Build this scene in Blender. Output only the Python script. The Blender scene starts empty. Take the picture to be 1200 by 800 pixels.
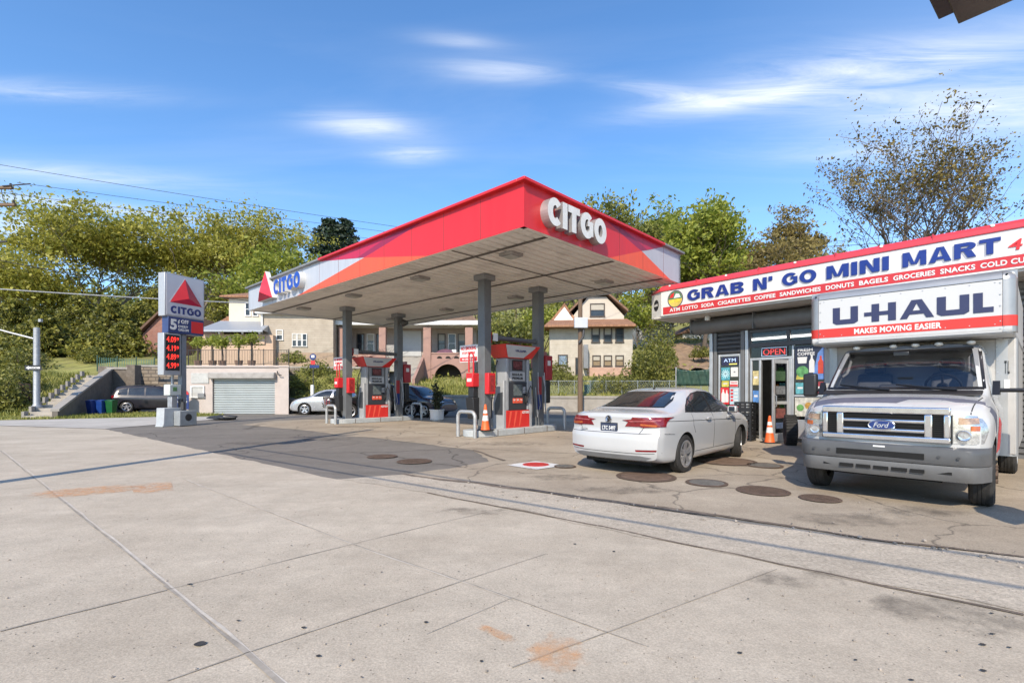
import bpy, bmesh, math, random
from mathutils import Vector, Matrix
from mathutils.bvhtree import BVHTree
PI = math.pi; rad = math.radians
SC = bpy.context.scene; COL = SC.collection
rnd = random.Random(11)
F, HZ, CH = 575.0, 457.0, 1.4            # focal length in photo pixels, horizon row, eye height
def gp(u, v, z=0.0):
    Y = F*(CH-z)/(v-HZ); return Vector(((u-600)/F*Y, Y, z))
def ax(u, Y): return (u-600)/F*Y
def az(v, Y): return CH+(HZ-v)*Y/F
def lerp(a, b, t): return a+(b-a)*t
def interp(tab, x):
    if x <= tab[0][0]: return tab[0][1]
    for i in range(len(tab)-1):
        x0, y0 = tab[i]; x1, y1 = tab[i+1]
        if x <= x1:
            t = (x-x0)/(x1-x0)
            def slope(k):
                if k <= 0 or k >= len(tab)-1: return None
                a = (tab[k][1]-tab[k-1][1])/(tab[k][0]-tab[k-1][0]); b = (tab[k+1][1]-tab[k][1])/(tab[k+1][0]-tab[k][0])
                return 0 if a*b <= 0 else 2*a*b/(a+b)
            m = (y1-y0)/(x1-x0); m0 = slope(i); m1 = slope(i+1)
            m0 = m if m0 is None else m0; m1 = m if m1 is None else m1; h = x1-x0
            return (2*t**3-3*t*t+1)*y0+(t**3-2*t*t+t)*h*m0+(-2*t**3+3*t*t)*y1+(t**3-t*t)*h*m1
    return tab[-1][1]

# ---------------------------------------------------------------- materials
MATS = {}
def mat(name, col, rough=.6, metal=0., var=.12, scale=4., bump=0., bscale=60., coat=0., emit=None, es=0., dirt=0., dirtcol=(.08,.06,.045), stretch=None):
    if name in MATS: return MATS[name]
    m = bpy.data.materials.new(name); MATS[name] = m; m.use_nodes = True
    nt = m.node_tree; N = nt.nodes; L = nt.links; b = N['Principled BSDF']
    tc = N.new('ShaderNodeTexCoord'); src = tc.outputs['Object']
    if stretch:
        mp = N.new('ShaderNodeMapping'); mp.inputs['Scale'].default_value = stretch; L.new(src, mp.inputs[0]); src = mp.outputs[0]
    nz = N.new('ShaderNodeTexNoise'); nz.inputs['Scale'].default_value = scale; nz.inputs['Detail'].default_value = 6; nz.inputs['Roughness'].default_value = .65
    L.new(src, nz.inputs['Vector'])
    rp = N.new('ShaderNodeValToRGB'); rp.color_ramp.elements[0].position = .3; rp.color_ramp.elements[1].position = .7
    rp.color_ramp.elements[0].color = tuple(max(0, c*(1-var)) for c in col)+(1,)
    rp.color_ramp.elements[1].color = tuple(min(1, c*(1+var)) for c in col)+(1,)
    L.new(nz.outputs['Fac'], rp.inputs[0]); out = rp.outputs[0]
    if dirt:
        n2 = N.new('ShaderNodeTexNoise'); n2.inputs['Scale'].default_value = scale*.6+.7; n2.inputs['Detail'].default_value = 8; n2.inputs['Roughness'].default_value = .7
        L.new(src, n2.inputs['Vector'])
        r2 = N.new('ShaderNodeValToRGB'); r2.color_ramp.elements[0].position = .5; r2.color_ramp.elements[1].position = .78
        r2.color_ramp.elements[0].color = (0,0,0,1); r2.color_ramp.elements[1].color = (dirt,)*3+(1,)
        L.new(n2.outputs['Fac'], r2.inputs[0])
        mx = N.new('ShaderNodeMixRGB'); L.new(r2.outputs[0], mx.inputs[0]); L.new(out, mx.inputs[1]); mx.inputs[2].default_value = dirtcol+(1,); out = mx.outputs[0]
    L.new(out, b.inputs['Base Color'])
    b.inputs['Roughness'].default_value = rough; b.inputs['Metallic'].default_value = metal
    mr = N.new('ShaderNodeMapRange'); mr.inputs[3].default_value = max(.02, rough-.08); mr.inputs[4].default_value = min(1, rough+.1)
    L.new(nz.outputs['Fac'], mr.inputs[0]); L.new(mr.outputs[0], b.inputs['Roughness'])
    if coat: b.inputs['Coat Weight'].default_value = coat; b.inputs['Coat Roughness'].default_value = .06
    if bump:
        n3 = N.new('ShaderNodeTexNoise'); n3.inputs['Scale'].default_value = bscale; n3.inputs['Detail'].default_value = 4; L.new(src, n3.inputs['Vector'])
        bp = N.new('ShaderNodeBump'); bp.inputs['Strength'].default_value = bump; bp.inputs['Distance'].default_value = .02
        L.new(n3.outputs['Fac'], bp.inputs['Height']); L.new(bp.outputs[0], b.inputs['Normal'])
    if emit: b.inputs['Emission Color'].default_value = emit+(1,); b.inputs['Emission Strength'].default_value = es
    return m

def glass_mat(name, tint=(.02,.025,.03), alpha=.35, rough=.03, ior=1.5):
    if name in MATS: return MATS[name]
    m = bpy.data.materials.new(name); MATS[name] = m; m.use_nodes = True
    nt = m.node_tree; N = nt.nodes; L = nt.links; N.remove(N['Principled BSDF']); out = N['Material Output']
    tr = N.new('ShaderNodeBsdfTransparent'); tr.inputs[0].default_value = (alpha, alpha*1.02, alpha*1.04, 1)
    gl = N.new('ShaderNodeBsdfGlossy'); gl.inputs['Roughness'].default_value = rough; gl.inputs[0].default_value = (.9,.95,1,1)
    nz = N.new('ShaderNodeTexNoise'); nz.inputs['Scale'].default_value = 1.5
    bp = N.new('ShaderNodeBump'); bp.inputs['Strength'].default_value = .03; L.new(nz.outputs['Fac'], bp.inputs['Height']); L.new(bp.outputs[0], gl.inputs['Normal'])
    fr = N.new('ShaderNodeFresnel'); fr.inputs['IOR'].default_value = ior
    mx = N.new('ShaderNodeMixShader'); L.new(fr.outputs[0], mx.inputs[0]); L.new(tr.outputs[0], mx.inputs[1]); L.new(gl.outputs[0], mx.inputs[2]); L.new(mx.outputs[0], out.inputs[0])
    return m

def leaf_mat(name, c1, c2, trans=.35, scale=.35):
    if name in MATS: return MATS[name]
    m = bpy.data.materials.new(name); MATS[name] = m; m.use_nodes = True
    nt = m.node_tree; N = nt.nodes; L = nt.links; b = N['Principled BSDF']; out = N['Material Output']
    tc = N.new('ShaderNodeTexCoord')
    nz = N.new('ShaderNodeTexNoise'); nz.inputs['Scale'].default_value = scale; nz.inputs['Detail'].default_value = 5; nz.inputs['Roughness'].default_value = .75; L.new(tc.outputs['Object'], nz.inputs['Vector'])
    geo = N.new('ShaderNodeNewGeometry'); ad = N.new('ShaderNodeMath'); ad.operation = 'MULTIPLY_ADD'; ad.inputs[1].default_value = .5
    sb = N.new('ShaderNodeMath'); sb.operation = 'SUBTRACT'; sb.inputs[1].default_value = .25
    L.new(geo.outputs['Random Per Island'], ad.inputs[0]); L.new(nz.outputs['Fac'], sb.inputs[0]); L.new(sb.outputs[0], ad.inputs[2])
    rp = N.new('ShaderNodeValToRGB'); rp.color_ramp.elements[0].position = .28; rp.color_ramp.elements[1].position = .72
    rp.color_ramp.elements[0].color = c1+(1,); rp.color_ramp.elements[1].color = c2+(1,); L.new(ad.outputs[0], rp.inputs[0])
    L.new(rp.outputs[0], b.inputs['Base Color']); b.inputs['Roughness'].default_value = .55
    t = N.new('ShaderNodeBsdfTranslucent'); L.new(rp.outputs[0], t.inputs[0])
    mx = N.new('ShaderNodeMixShader'); mx.inputs[0].default_value = trans; L.new(b.outputs[0], mx.inputs[1]); L.new(t.outputs[0], mx.inputs[2]); L.new(mx.outputs[0], out.inputs[0])
    return m

def ground_mat(name, c1, c2, speck=.5, crack=0., stain=.35, staincol=(.06,.045,.035), sscale=.35, bump=.35, agg=90., rough=.85, sunk=None):
    if name in MATS: return MATS[name]
    m = bpy.data.materials.new(name); MATS[name] = m; m.use_nodes = True
    nt = m.node_tree; N = nt.nodes; L = nt.links; b = N['Principled BSDF']
    geo = N.new('ShaderNodeNewGeometry'); P = geo.outputs['Position']
    def noise(s, d=6, r=.6):
        n = N.new('ShaderNodeTexNoise'); n.inputs['Scale'].default_value = s; n.inputs['Detail'].default_value = d; n.inputs['Roughness'].default_value = r; L.new(P, n.inputs['Vector']); return n.outputs['Fac']
    def ramp(src, p0, p1, a=(0,0,0), c=(1,1,1)):
        r = N.new('ShaderNodeValToRGB'); r.color_ramp.elements[0].position = p0; r.color_ramp.elements[1].position = p1
        r.color_ramp.elements[0].color = tuple(a)+(1,); r.color_ramp.elements[1].color = tuple(c)+(1,); L.new(src, r.inputs[0]); return r.outputs[0]
    def mix(fac, a, c, mode='MIX'):
        x = N.new('ShaderNodeMixRGB'); x.blend_type = mode
        if isinstance(fac, float): x.inputs[0].default_value = fac
        else: L.new(fac, x.inputs[0])
        L.new(a, x.inputs[1])
        if isinstance(c, tuple): x.inputs[2].default_value = c+(1,)
        else: L.new(c, x.inputs[2])
        return x.outputs[0]
    col = ramp(noise(.5, 8, .62), .3, .7, c1, c2)
    col = mix(.5, col, ramp(noise(5, 8, .7), .3, .7, (.8,.8,.8), (1.12,1.11,1.1)), 'MULTIPLY')
    col = mix(.75, col, ramp(noise(agg, 3, .8), .25, .72, (1-speck,)*3, (1+speck*.55,)*3), 'MULTIPLY')
    # pits and spots
    vo = N.new('ShaderNodeTexVoronoi'); vo.inputs['Scale'].default_value = 17; L.new(P, vo.inputs['Vector'])
    pit = ramp(vo.outputs['Distance'], .05, .11, (1,1,1), (0,0,0)); col = mix(pit, col, tuple(x*.3 for x in c1))
    v2 = N.new('ShaderNodeTexVoronoi'); v2.inputs['Scale'].default_value = 1.3; L.new(P, v2.inputs['Vector'])
    gum = ramp(v2.outputs['Distance'], .010, .024, (.7,.7,.7), (0,0,0)); col = mix(gum, col, tuple(x*.35 for x in c1))
    mpn = N.new('ShaderNodeMapping'); mpn.inputs['Rotation'].default_value = (0,0,rad(37.5)); mpn.inputs['Scale'].default_value = (.10,1.7,1); L.new(P, mpn.inputs[0])
    trk_ = N.new('ShaderNodeTexNoise'); trk_.inputs['Scale'].default_value = 1; trk_.inputs['Detail'].default_value = 5; trk_.inputs['Roughness'].default_value = .6; L.new(mpn.outputs[0], trk_.inputs['Vector'])
    col = mix(.5, col, ramp(trk_.outputs['Fac'], .32, .68, (.80,.79,.78), (1.1,1.09,1.08)), 'MULTIPLY')
    col = mix(.4, col, ramp(noise(1.6, 10, .78), .36, .62, (.78,.77,.75), (1.06,1.06,1.06)), 'MULTIPLY')
    st = ramp(noise(sscale, 9, .7), .52, .74, (0,0,0), (stain,)*3); col = mix(st, col, staincol)
    if crack:
        v3 = N.new('ShaderNodeTexVoronoi'); v3.feature = 'DISTANCE_TO_EDGE'; v3.inputs['Scale'].default_value = .33
        nd = N.new('ShaderNodeTexNoise'); nd.inputs['Scale'].default_value = 1.2; nd.inputs['Detail'].default_value = 6; L.new(P, nd.inputs['Vector'])
        va = N.new('ShaderNodeVectorMath'); va.operation = 'MULTIPLY_ADD'; va.inputs[1].default_value = (.9,.9,0); L.new(nd.outputs['Color'], va.inputs[0]); L.new(P, va.inputs[2]); L.new(va.outputs[0], v3.inputs['Vector'])
        ck = ramp(v3.outputs['Distance'], .0015, .006, (crack,)*3, (0,0,0)); col = mix(ck, col, (.035,.03,.026))
    L.new(col, b.inputs['Base Color']); b.inputs['Roughness'].default_value = rough; b.inputs['Specular IOR Level'].default_value = .25
    bp = N.new('ShaderNodeBump'); bp.inputs['Strength'].default_value = bump; bp.inputs['Distance'].default_value = .012
    L.new(noise(agg*.6, 4, .75), bp.inputs['Height']); L.new(bp.outputs[0], b.inputs['Normal'])
    return m

def tile_mat(name, c1, c2, mortar, sx, sy, rough=.75, off=.5, msize=.02, bump=.4, plane='xz'):
    """bricks, shingles, siding, block walls"""
    if name in MATS: return MATS[name]
    m = bpy.data.materials.new(name); MATS[name] = m; m.use_nodes = True
    nt = m.node_tree; N = nt.nodes; L = nt.links; b = N['Principled BSDF']
    tc = N.new('ShaderNodeTexCoord'); sep = N.new('ShaderNodeSeparateXYZ'); cmb = N.new('ShaderNodeCombineXYZ'); L.new(tc.outputs['Object'], sep.inputs[0])
    if plane == 'xz':
        a = N.new('ShaderNodeMath'); a.operation = 'ADD'; L.new(sep.outputs[0], a.inputs[0]); L.new(sep.outputs[1], a.inputs[1])
        L.new(a.outputs[0], cmb.inputs[0]); L.new(sep.outputs[2], cmb.inputs[1])
    else:
        L.new(sep.outputs[0], cmb.inputs[0]); L.new(sep.outputs[1], cmb.inputs[1])
    br = N.new('ShaderNodeTexBrick'); br.offset = off; br.inputs['Scale'].default_value = 1
    br.inputs['Brick Width'].default_value = sx; br.inputs['Row Height'].default_value = sy; br.inputs['Mortar Size'].default_value = msize*sy; br.inputs['Mortar Smooth'].default_value = .2
    br.inputs['Color1'].default_value = c1+(1,); br.inputs['Color2'].default_value = c2+(1,); br.inputs['Mortar'].default_value = mortar+(1,); br.inputs['Bias'].default_value = 0
    L.new(cmb.outputs[0], br.inputs['Vector'])
    nz = N.new('ShaderNodeTexNoise'); nz.inputs['Scale'].default_value = 1.3; nz.inputs['Detail'].default_value = 8; nz.inputs['Roughness'].default_value = .7; L.new(tc.outputs['Object'], nz.inputs['Vector'])
    rp = N.new('ShaderNodeValToRGB'); rp.color_ramp.elements[0].position = .3; rp.color_ramp.elements[0].color = (.72,.7,.68,1); rp.color_ramp.elements[1].position = .7; rp.color_ramp.elements[1].color = (1.08,1.08,1.08,1); L.new(nz.outputs['Fac'], rp.inputs[0])
    mx = N.new('ShaderNodeMixRGB'); mx.blend_type = 'MULTIPLY'; mx.inputs[0].default_value = .8; L.new(br.outputs['Color'], mx.inputs[1]); L.new(rp.outputs[0], mx.inputs[2])
    L.new(mx.outputs[0], b.inputs['Base Color']); b.inputs['Roughness'].default_value = rough
    bp = N.new('ShaderNodeBump'); bp.inputs['Strength'].default_value = bump; bp.inputs['Distance'].default_value = .02; bp.invert = True
    L.new(br.outputs['Fac'], bp.inputs['Height']); L.new(bp.outputs[0], b.inputs['Normal'])
    return m

def splotch_mat(name, col, lo=.45, hi=.6, scale=3., amount=1., rough=.8):
    """worn paint / stain: procedural cover with gaps"""
    if name in MATS: return MATS[name]
    m = bpy.data.materials.new(name); MATS[name] = m; m.use_nodes = True
    nt = m.node_tree; N = nt.nodes; L = nt.links; b = N['Principled BSDF']
    geo = N.new('ShaderNodeNewGeometry'); tc = N.new('ShaderNodeTexCoord')
    nz = N.new('ShaderNodeTexNoise'); nz.inputs['Scale'].default_value = scale; nz.inputs['Detail'].default_value = 9; nz.inputs['Roughness'].default_value = .75; L.new(geo.outputs['Position'], nz.inputs['Vector'])
    # fade to nothing at the rim of the sheet (generated coordinates)
    mp = N.new('ShaderNodeVectorMath'); mp.operation = 'SUBTRACT'; mp.inputs[1].default_value = (.5,.5,.5); L.new(tc.outputs['Generated'], mp.inputs[0])
    mz = N.new('ShaderNodeVectorMath'); mz.operation = 'MULTIPLY'; mz.inputs[1].default_value = (2,2,0); L.new(mp.outputs[0], mz.inputs[0])
    ln = N.new('ShaderNodeVectorMath'); ln.operation = 'LENGTH'; L.new(mz.outputs[0], ln.inputs[0])
    mr = N.new('ShaderNodeMapRange'); mr.inputs[1].default_value = .45; mr.inputs[2].default_value = 1.0; mr.inputs[3].default_value = 0; mr.inputs[4].default_value = .35; L.new(ln.outputs['Value'], mr.inputs[0])
    sb = N.new('ShaderNodeMath'); sb.operation = 'SUBTRACT'; L.new(nz.outputs['Fac'], sb.inputs[0]); L.new(mr.outputs[0], sb.inputs[1])
    rp = N.new('ShaderNodeMapRange'); rp.inputs[1].default_value = lo; rp.inputs[2].default_value = hi; rp.inputs[4].default_value = amount; L.new(sb.outputs[0], rp.inputs[0])
    b.inputs['Base Color'].default_value = col+(1,); b.inputs['Roughness'].default_value = rough
    L.new(rp.outputs[0], b.inputs['Alpha'])
    return m

# ---------------------------------------------------------------- mesh builder
class MB:
    def __init__(s): s.v = []; s.f = []; s.m = []
    def add(s, vs, fs, mi=0, T=None):
        o = len(s.v)
        for p in vs:
            p = Vector(p); s.v.append(T @ p if T else p)
        for f in fs: s.f.append([o+i for i in f]); s.m.append(mi)
        return s
    def box(s, x0, x1, y0, y1, z0, z1, mi=0, T=None):
        return s.add([(x0,y0,z0),(x1,y0,z0),(x1,y1,z0),(x0,y1,z0),(x0,y0,z1),(x1,y0,z1),(x1,y1,z1),(x0,y1,z1)],
              [(0,3,2,1),(4,5,6,7),(0,1,5,4),(1,2,6,5),(2,3,7,6),(3,0,4,7)], mi, T)
    def prism(s, poly, axis, a, b, mi=0, T=None):
        n = len(poly)
        def p3(p, t): return (t,p[0],p[1]) if axis == 'x' else ((p[0],t,p[1]) if axis == 'y' else (p[0],p[1],t))
        vs = [p3(p,a) for p in poly]+[p3(p,b) for p in poly]
        fs = [tuple(range(n)), tuple(range(2*n-1,n-1,-1))]+[(i,(i+1)%n,n+(i+1)%n,n+i) for i in range(n)]
        return s.add(vs, fs, mi, T)
    def tube(s, pts, r, n=8, mi=0, T=None, cap=True, flat=1.):
        pts = [Vector(p) for p in pts]; k = len(pts); rs = r if isinstance(r,(list,tuple)) else [r]*k
        vs = []; up = Vector((0,0,1))
        d0 = (pts[1]-pts[0]).normalized(); ref = Vector((1,0,0)) if abs(d0.z) > .9 else up
        for i,p in enumerate(pts):
            d = (pts[min(i+1,k-1)]-pts[max(i-1,0)]).normalized()
            a = d.cross(ref)
            if a.length < 1e-4: a = d.cross(Vector((0,1,0)))
            a.normalize(); b = a.cross(d).normalized(); ref = b
            for j in range(n):
                t = 2*PI*j/n; vs.append(p+a*math.cos(t)*rs[i]+b*math.sin(t)*rs[i]*flat)
        fs = [(i*n+j, i*n+(j+1)%n, (i+1)*n+(j+1)%n, (i+1)*n+j) for i in range(k-1) for j in range(n)]
        if cap: fs += [tuple(range(n-1,-1,-1)), tuple((k-1)*n+j for j in range(n))]
        return s.add(vs, fs, mi, T)
    def lathe(s, prof, n=24, mi=0, T=None, c=(0,0,0), axis='z', a0=0, a1=2*PI, cap=True):
        full = abs(a1-a0-2*PI) < 1e-6; m = n if full else n+1; vs = []
        for (r,h) in prof:
            for j in range(m):
                t = a0+(a1-a0)*j/n; x, y = r*math.cos(t), r*math.sin(t)
                p = (x,y,h) if axis == 'z' else ((x,h,y) if axis == 'y' else (h,x,y))
                vs.append((p[0]+c[0],p[1]+c[1],p[2]+c[2]))
        fs = [(i*m+j, i*m+(j+1)%m, (i+1)*m+(j+1)%m, (i+1)*m+j) for i in range(len(prof)-1) for j in range(n)]
        if full and cap:
            if prof[0][0] > 1e-5: fs.append(tuple(range(m-1,-1,-1)))
            if prof[-1][0] > 1e-5: fs.append(tuple((len(prof)-1)*m+j for j in range(m)))
        return s.add(vs, fs, mi, T)
    def grid(s, rows, mi=0, T=None, closed=False):
        n = len(rows[0]); vs = [p for r in rows for p in r]
        fs = [(i*n+j, i*n+(j+1)%n, (i+1)*n+(j+1)%n, (i+1)*n+j) for i in range(len(rows)-1) for j in range(n if closed else n-1)]
        return s.add(vs, fs, mi, T)
    def poly(s, pts, mi=0, T=None): return s.add(pts, [tuple(range(len(pts)))], mi, T)
    def sphere(s, c, r, mi=0, n=12, T=None, sc=(1,1,1)):
        prof = [(max(1e-6, math.sin(PI*i/(n//2+1)))*r, -math.cos(PI*i/(n//2+1))*r) for i in range(n//2+2)]
        vs = []
        for (q,h) in prof:
            for j in range(n): vs.append((c[0]+q*math.cos(2*PI*j/n)*sc[0], c[1]+q*math.sin(2*PI*j/n)*sc[1], c[2]+h*sc[2]))
        fs = [(i*n+j, i*n+(j+1)%n, (i+1)*n+(j+1)%n, (i+1)*n+j) for i in range(len(prof)-1) for j in range(n)]
        return s.add(vs, fs, mi, T)
    def mesh(s, name, mats, fix=True, ang=35, smooth=True, merge=0):
        me = bpy.data.meshes.new(name); me.from_pydata([tuple(p) for p in s.v], [], s.f)
        for m in (mats if isinstance(mats,(list,tuple)) else [mats]): me.materials.append(m)
        me.polygons.foreach_set('material_index', s.m)
        if fix or merge:
            bm = bmesh.new(); bm.from_mesh(me)
            if merge: bmesh.ops.remove_doubles(bm, verts=bm.verts, dist=merge)
            if fix: bmesh.ops.recalc_face_normals(bm, faces=bm.faces)
            bm.to_mesh(me); bm.free()
        if smooth:
            me.shade_smooth(); me.set_sharp_from_angle(angle=rad(ang))
        return me
    def build(s, name, mats, parent=None, loc=(0,0,0), rz=0, bevel=0, seg=2, **k):
        return link(name, s.mesh(name, mats, **k), parent, loc, rz, bevel, seg)
def link(name, me, parent=None, loc=(0,0,0), rz=0, bevel=0, seg=2):
    o = bpy.data.objects.new(name, me); COL.objects.link(o); o.parent = parent
    o.location = loc; o.rotation_euler = (0,0,rz)
    if bevel:
        b = o.modifiers.new('edge', 'BEVEL'); b.width = bevel; b.segments = seg; b.limit_method = 'ANGLE'; b.angle_limit = rad(40); b.harden_normals = False
    return o
def tag(o, label=None, cat=None, group=None, kind=None):
    if label: o['label'] = label
    if cat: o['category'] = cat
    if group: o['group'] = group
    if kind: o['kind'] = kind
    return o
def thing(name, label, cat, loc=(0,0,0), rz=0, group=None):
    o = bpy.data.objects.new(name, None); COL.objects.link(o); o.empty_display_size = .2
    o.location = loc; o.rotation_euler = (0,0,rz); return tag(o, label, cat, group)
def dup(root, loc=None, rz=None, label=None, sc=None):
    r = root.copy(); COL.objects.link(r)
    if loc is not None: r.location = loc
    if rz is not None: r.rotation_euler = (0,0,rz)
    if sc is not None: r.scale = sc
    if label: r['label'] = label
    for ch in list(root.children):
        c = ch.copy(); COL.objects.link(c); c.parent = r
        for g in list(ch.children):
            d = g.copy(); COL.objects.link(d); d.parent = c
    return r
def TX(loc=(0,0,0), rz=0, rx=0, ry=0): return Matrix.Translation(loc) @ Matrix.Rotation(rz,4,'Z') @ Matrix.Rotation(ry,4,'Y') @ Matrix.Rotation(rx,4,'X')

def text_mesh(body, w, h, ext=.01, bold=.03, T=None, mi=0, shear=0, align='C', mb=None):
    """lettering fitted to a w x h box, centred on T's origin, in T's x-z plane, facing -y"""
    cu = bpy.data.curves.new('t', 'FONT'); cu.body = body; cu.size = 1; cu.offset = bold; cu.extrude = .05; cu.shear = shear; cu.resolution_u = 3; cu.space_character = 1.0+bold*1.6
    o = bpy.data.objects.new('t', cu); COL.objects.link(o); dg = bpy.context.evaluated_depsgraph_get()
    me = bpy.data.meshes.new_from_object(o.evaluated_get(dg)); bpy.data.objects.remove(o); bpy.data.curves.remove(cu)
    xs = [v.co.x for v in me.vertices]; ys = [v.co.y for v in me.vertices]
    x0, x1, y0, y1 = min(xs), max(xs), min(ys), max(ys); sy = h/(y1-y0); sx = w/(x1-x0) if w else sy
    mb = mb or MB(); off = 0 if align == 'C' else ((x1-x0)*sx/2)
    vs = [((v.co.x-(x0+x1)/2)*sx+off, -ext if v.co.z > 0 else .0005, (v.co.y-(y0+y1)/2)*sy) for v in me.vertices]
    mb.add(vs, [tuple(p.vertices) for p in me.polygons], mi, T); bpy.data.meshes.remove(me)
    return mb
def text(body, w, h, m, parent, T, ext=.01, bold=.03, name='lettering', shear=0, align='C'):
    return text_mesh(body, w, h, ext, bold, T, 0, shear, align).build(name, m, parent, fix=False, smooth=False)

def block_text(body, w, h, ext, T, t=.25, gap=.13, mb=None, mi=0, side=None):
    """heavy poster capitals drawn from strokes, each stroke a hair apart in depth"""
    mb = mb or MB(); wid = dict(I=t*1.05, M=1.22, N=1.0, T=.92, A=1.08, O=1.12, G=1.10, C=1.02, B=.98, R=1.0); wid["'"] = t*.9; wid[' '] = .42
    tot = sum(wid[c] for c in body)+gap*(len(body)-1); k = w/tot; x = -tot/2; cnt = [0]
    def pr(pts):
        e = ext+cnt[0]*.0004; cnt[0] = (cnt[0]+1) % 5
        P_ = [((x+px)*k, (pz-.5)*h) for px,pz in pts]; n = len(P_)
        vs = [(p[0],-e,p[1]) for p in P_]+[(p[0],.0005,p[1]) for p in P_]
        fs = [tuple(range(n))]; mb.add(vs, fs, mi, T); mb.add(vs, [(i,(i+1)%n,n+(i+1)%n,n+i) for i in range(n)], mi if side is None else side, T)
    def ring(cx, cz, rx, rz, a0, a1, tx, tz, n=22):
        for i in range(n):
            q0, q1 = rad(lerp(a0,a1,i/n)), rad(lerp(a0,a1,(i+1)/n))
            pts = [(cx+rx*math.cos(q0),cz+rz*math.sin(q0)),(cx+rx*math.cos(q1),cz+rz*math.sin(q1)),(cx+(rx-tx)*math.cos(q1),cz+(rz-tz)*math.sin(q1)),(cx+(rx-tx)*math.cos(q0),cz+(rz-tz)*math.sin(q0))]
            e = ext; P_ = [((x+px)*k,(pz-.5)*h) for px,pz in pts]; vs = [(p[0],-e,p[1]) for p in P_]+[(p[0],.0005,p[1]) for p in P_]
            mb.add(vs, [(0,1,2,3)], mi, T); mb.add(vs, [(0,1,5,4),(3,2,6,7)]+([(0,4,7,3)] if i == 0 else [])+([(1,2,6,5)] if i == n-1 else []), mi if side is None else side, T)
    def bar(x0,x1,z0,z1): pr([(x0,z0),(x1,z0),(x1,z1),(x0,z1)])
    tz = t*.78
    for c in body:
        W = wid[c]
        if c == 'I': bar(0,W,0,1)
        elif c == "'": pr([(0,.62),(W,.66),(W,1),(0,1)])
        elif c == 'T': bar(0,W,1-tz,1); bar(W/2-t/2,W/2+t/2,0,1-tz)
        elif c == 'N': bar(0,t,0,1); bar(W-t,W,0,1); pr([(t*.5,1),(t*1.25,1),(W-t*.5,0),(W-t*1.25,0)])
        elif c == 'M': bar(0,t,0,1); bar(W-t,W,0,1); pr([(t*.4,1),(t*1.2,1),(W/2+t*.12,.12),(W/2-t*.5,.12)]); pr([(W-t*.4,1),(W-t*1.2,1),(W/2-t*.12,.12),(W/2+t*.5,.12)])
        elif c == 'A': pr([(0,0),(t*1.05,0),(W/2+t*.12,1),(W/2-t*.6,1)]); pr([(W,0),(W-t*1.05,0),(W/2-t*.12,1),(W/2+t*.6,1)]); bar(W*.24,W*.76,.17,.17+tz*.8)
        elif c == 'O': ring(W/2,.5,W/2,.52,0,360,t*1.05,tz,30)
        elif c == 'C': ring(W*.53,.5,W*.53,.52,42,318,t*1.05,tz)
        elif c == 'G': ring(W*.51,.5,W*.51,.52,45,322,t*1.05,tz); bar(W-t*1.0,W-.02,.12,.5); bar(W*.55,W-.02,.5-tz*.05,.5+tz*.72)
        elif c in 'BR':
            bar(0,t,0,1); bar(t,W*.62,1-tz,1); bar(t,W*.62,.46-tz*.1,.46+tz*.75); ring(W*.60,.5+.25-.0,W*.38,.25,-90,90,t,tz*.9,10)
            if c == 'R': pr([(W*.42,.46),(W*.42+t*1.2,.46),(W,0),(W-t*1.25,0)])
            else: bar(t,W*.62,0,tz); ring(W*.60,.25,W*.40,.26,-90,90,t,tz*.9,10)
        x += W+gap
    return mb
# ---------------------------------------------------------------- shared materials
white_paint = mat('white_paint', (.66,.66,.64), .45, var=.06, dirt=.15)
red_paint = mat('red_paint', (.58,.02,.025), .38, var=.10, scale=1.2, dirt=.16, dirtcol=(.30,.02,.02), stretch=(3,3,.5))
orange_paint = mat('orange_paint', (.74,.09,.03), .38, var=.08, scale=1.5, dirt=.1, dirtcol=(.4,.06,.03), stretch=(3,3,.5))
crimson_paint = mat('crimson_paint', (.46,.012,.055), .35, var=.05, scale=1.5)
deep_crimson = mat('deep_crimson', (.27,.01,.05), .35, var=.05, scale=1.5)
silver_paint = mat('silver_paint', (.46,.48,.52), .4, metal=.15, var=.07, scale=1.5, dirt=.2, dirtcol=(.25,.25,.25), stretch=(3,3,.5))
grey_paint = mat('grey_paint', (.20,.205,.21), .45, var=.12, dirt=.25)
column_paint = mat('column_paint', (.125,.13,.135), .45, var=.12, dirt=.35, dirtcol=(.07,.06,.05))
light_grey = mat('light_grey_paint', (.46,.47,.48), .45, var=.08, dirt=.2)
dark_grey = mat('dark_grey_plastic', (.05,.05,.052), .5, var=.15)
black_plastic = mat('black_plastic', (.018,.018,.019), .45, var=.2)
rubber = mat('tyre_rubber', (.022,.021,.02), .8, var=.25, scale=9, dirt=.5, dirtcol=(.09,.08,.07))
chrome = mat('chrome', (.75,.76,.78), .12, metal=1., var=.04)
steel = mat('steel', (.5,.5,.5), .38, metal=.8, var=.12, dirt=.2)
galv = mat('galvanised', (.36,.37,.38), .5, metal=.5, var=.15, scale=8, dirt=.15)
navy = mat('navy_paint', (.012,.032,.15), .4, var=.06)
blue_paint = mat('blue_paint', (.012,.06,.36), .4, var=.06)
sign_red = mat('sign_red', (.58,.025,.03), .4, var=.06)
sign_white = mat('sign_white', (.64,.64,.63), .4, var=.03, scale=1, dirt=.1, dirtcol=(.4,.37,.33))
rust = mat('rusty_iron', (.10,.065,.045), .8, var=.35, scale=14, bump=.4, bscale=80)
wood_pole = mat('weathered_pole_wood', (.15,.10,.065), .85, var=.3, scale=5, stretch=(6,6,.5), bump=.4, bscale=12)
window_glass = mat('dark_window_glass', (.025,.032,.04), .06, var=.5, scale=.8)
led_red = mat('red_led', (.5,.01,.01), .4, emit=(1,.05,.035), es=1.1)
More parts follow.
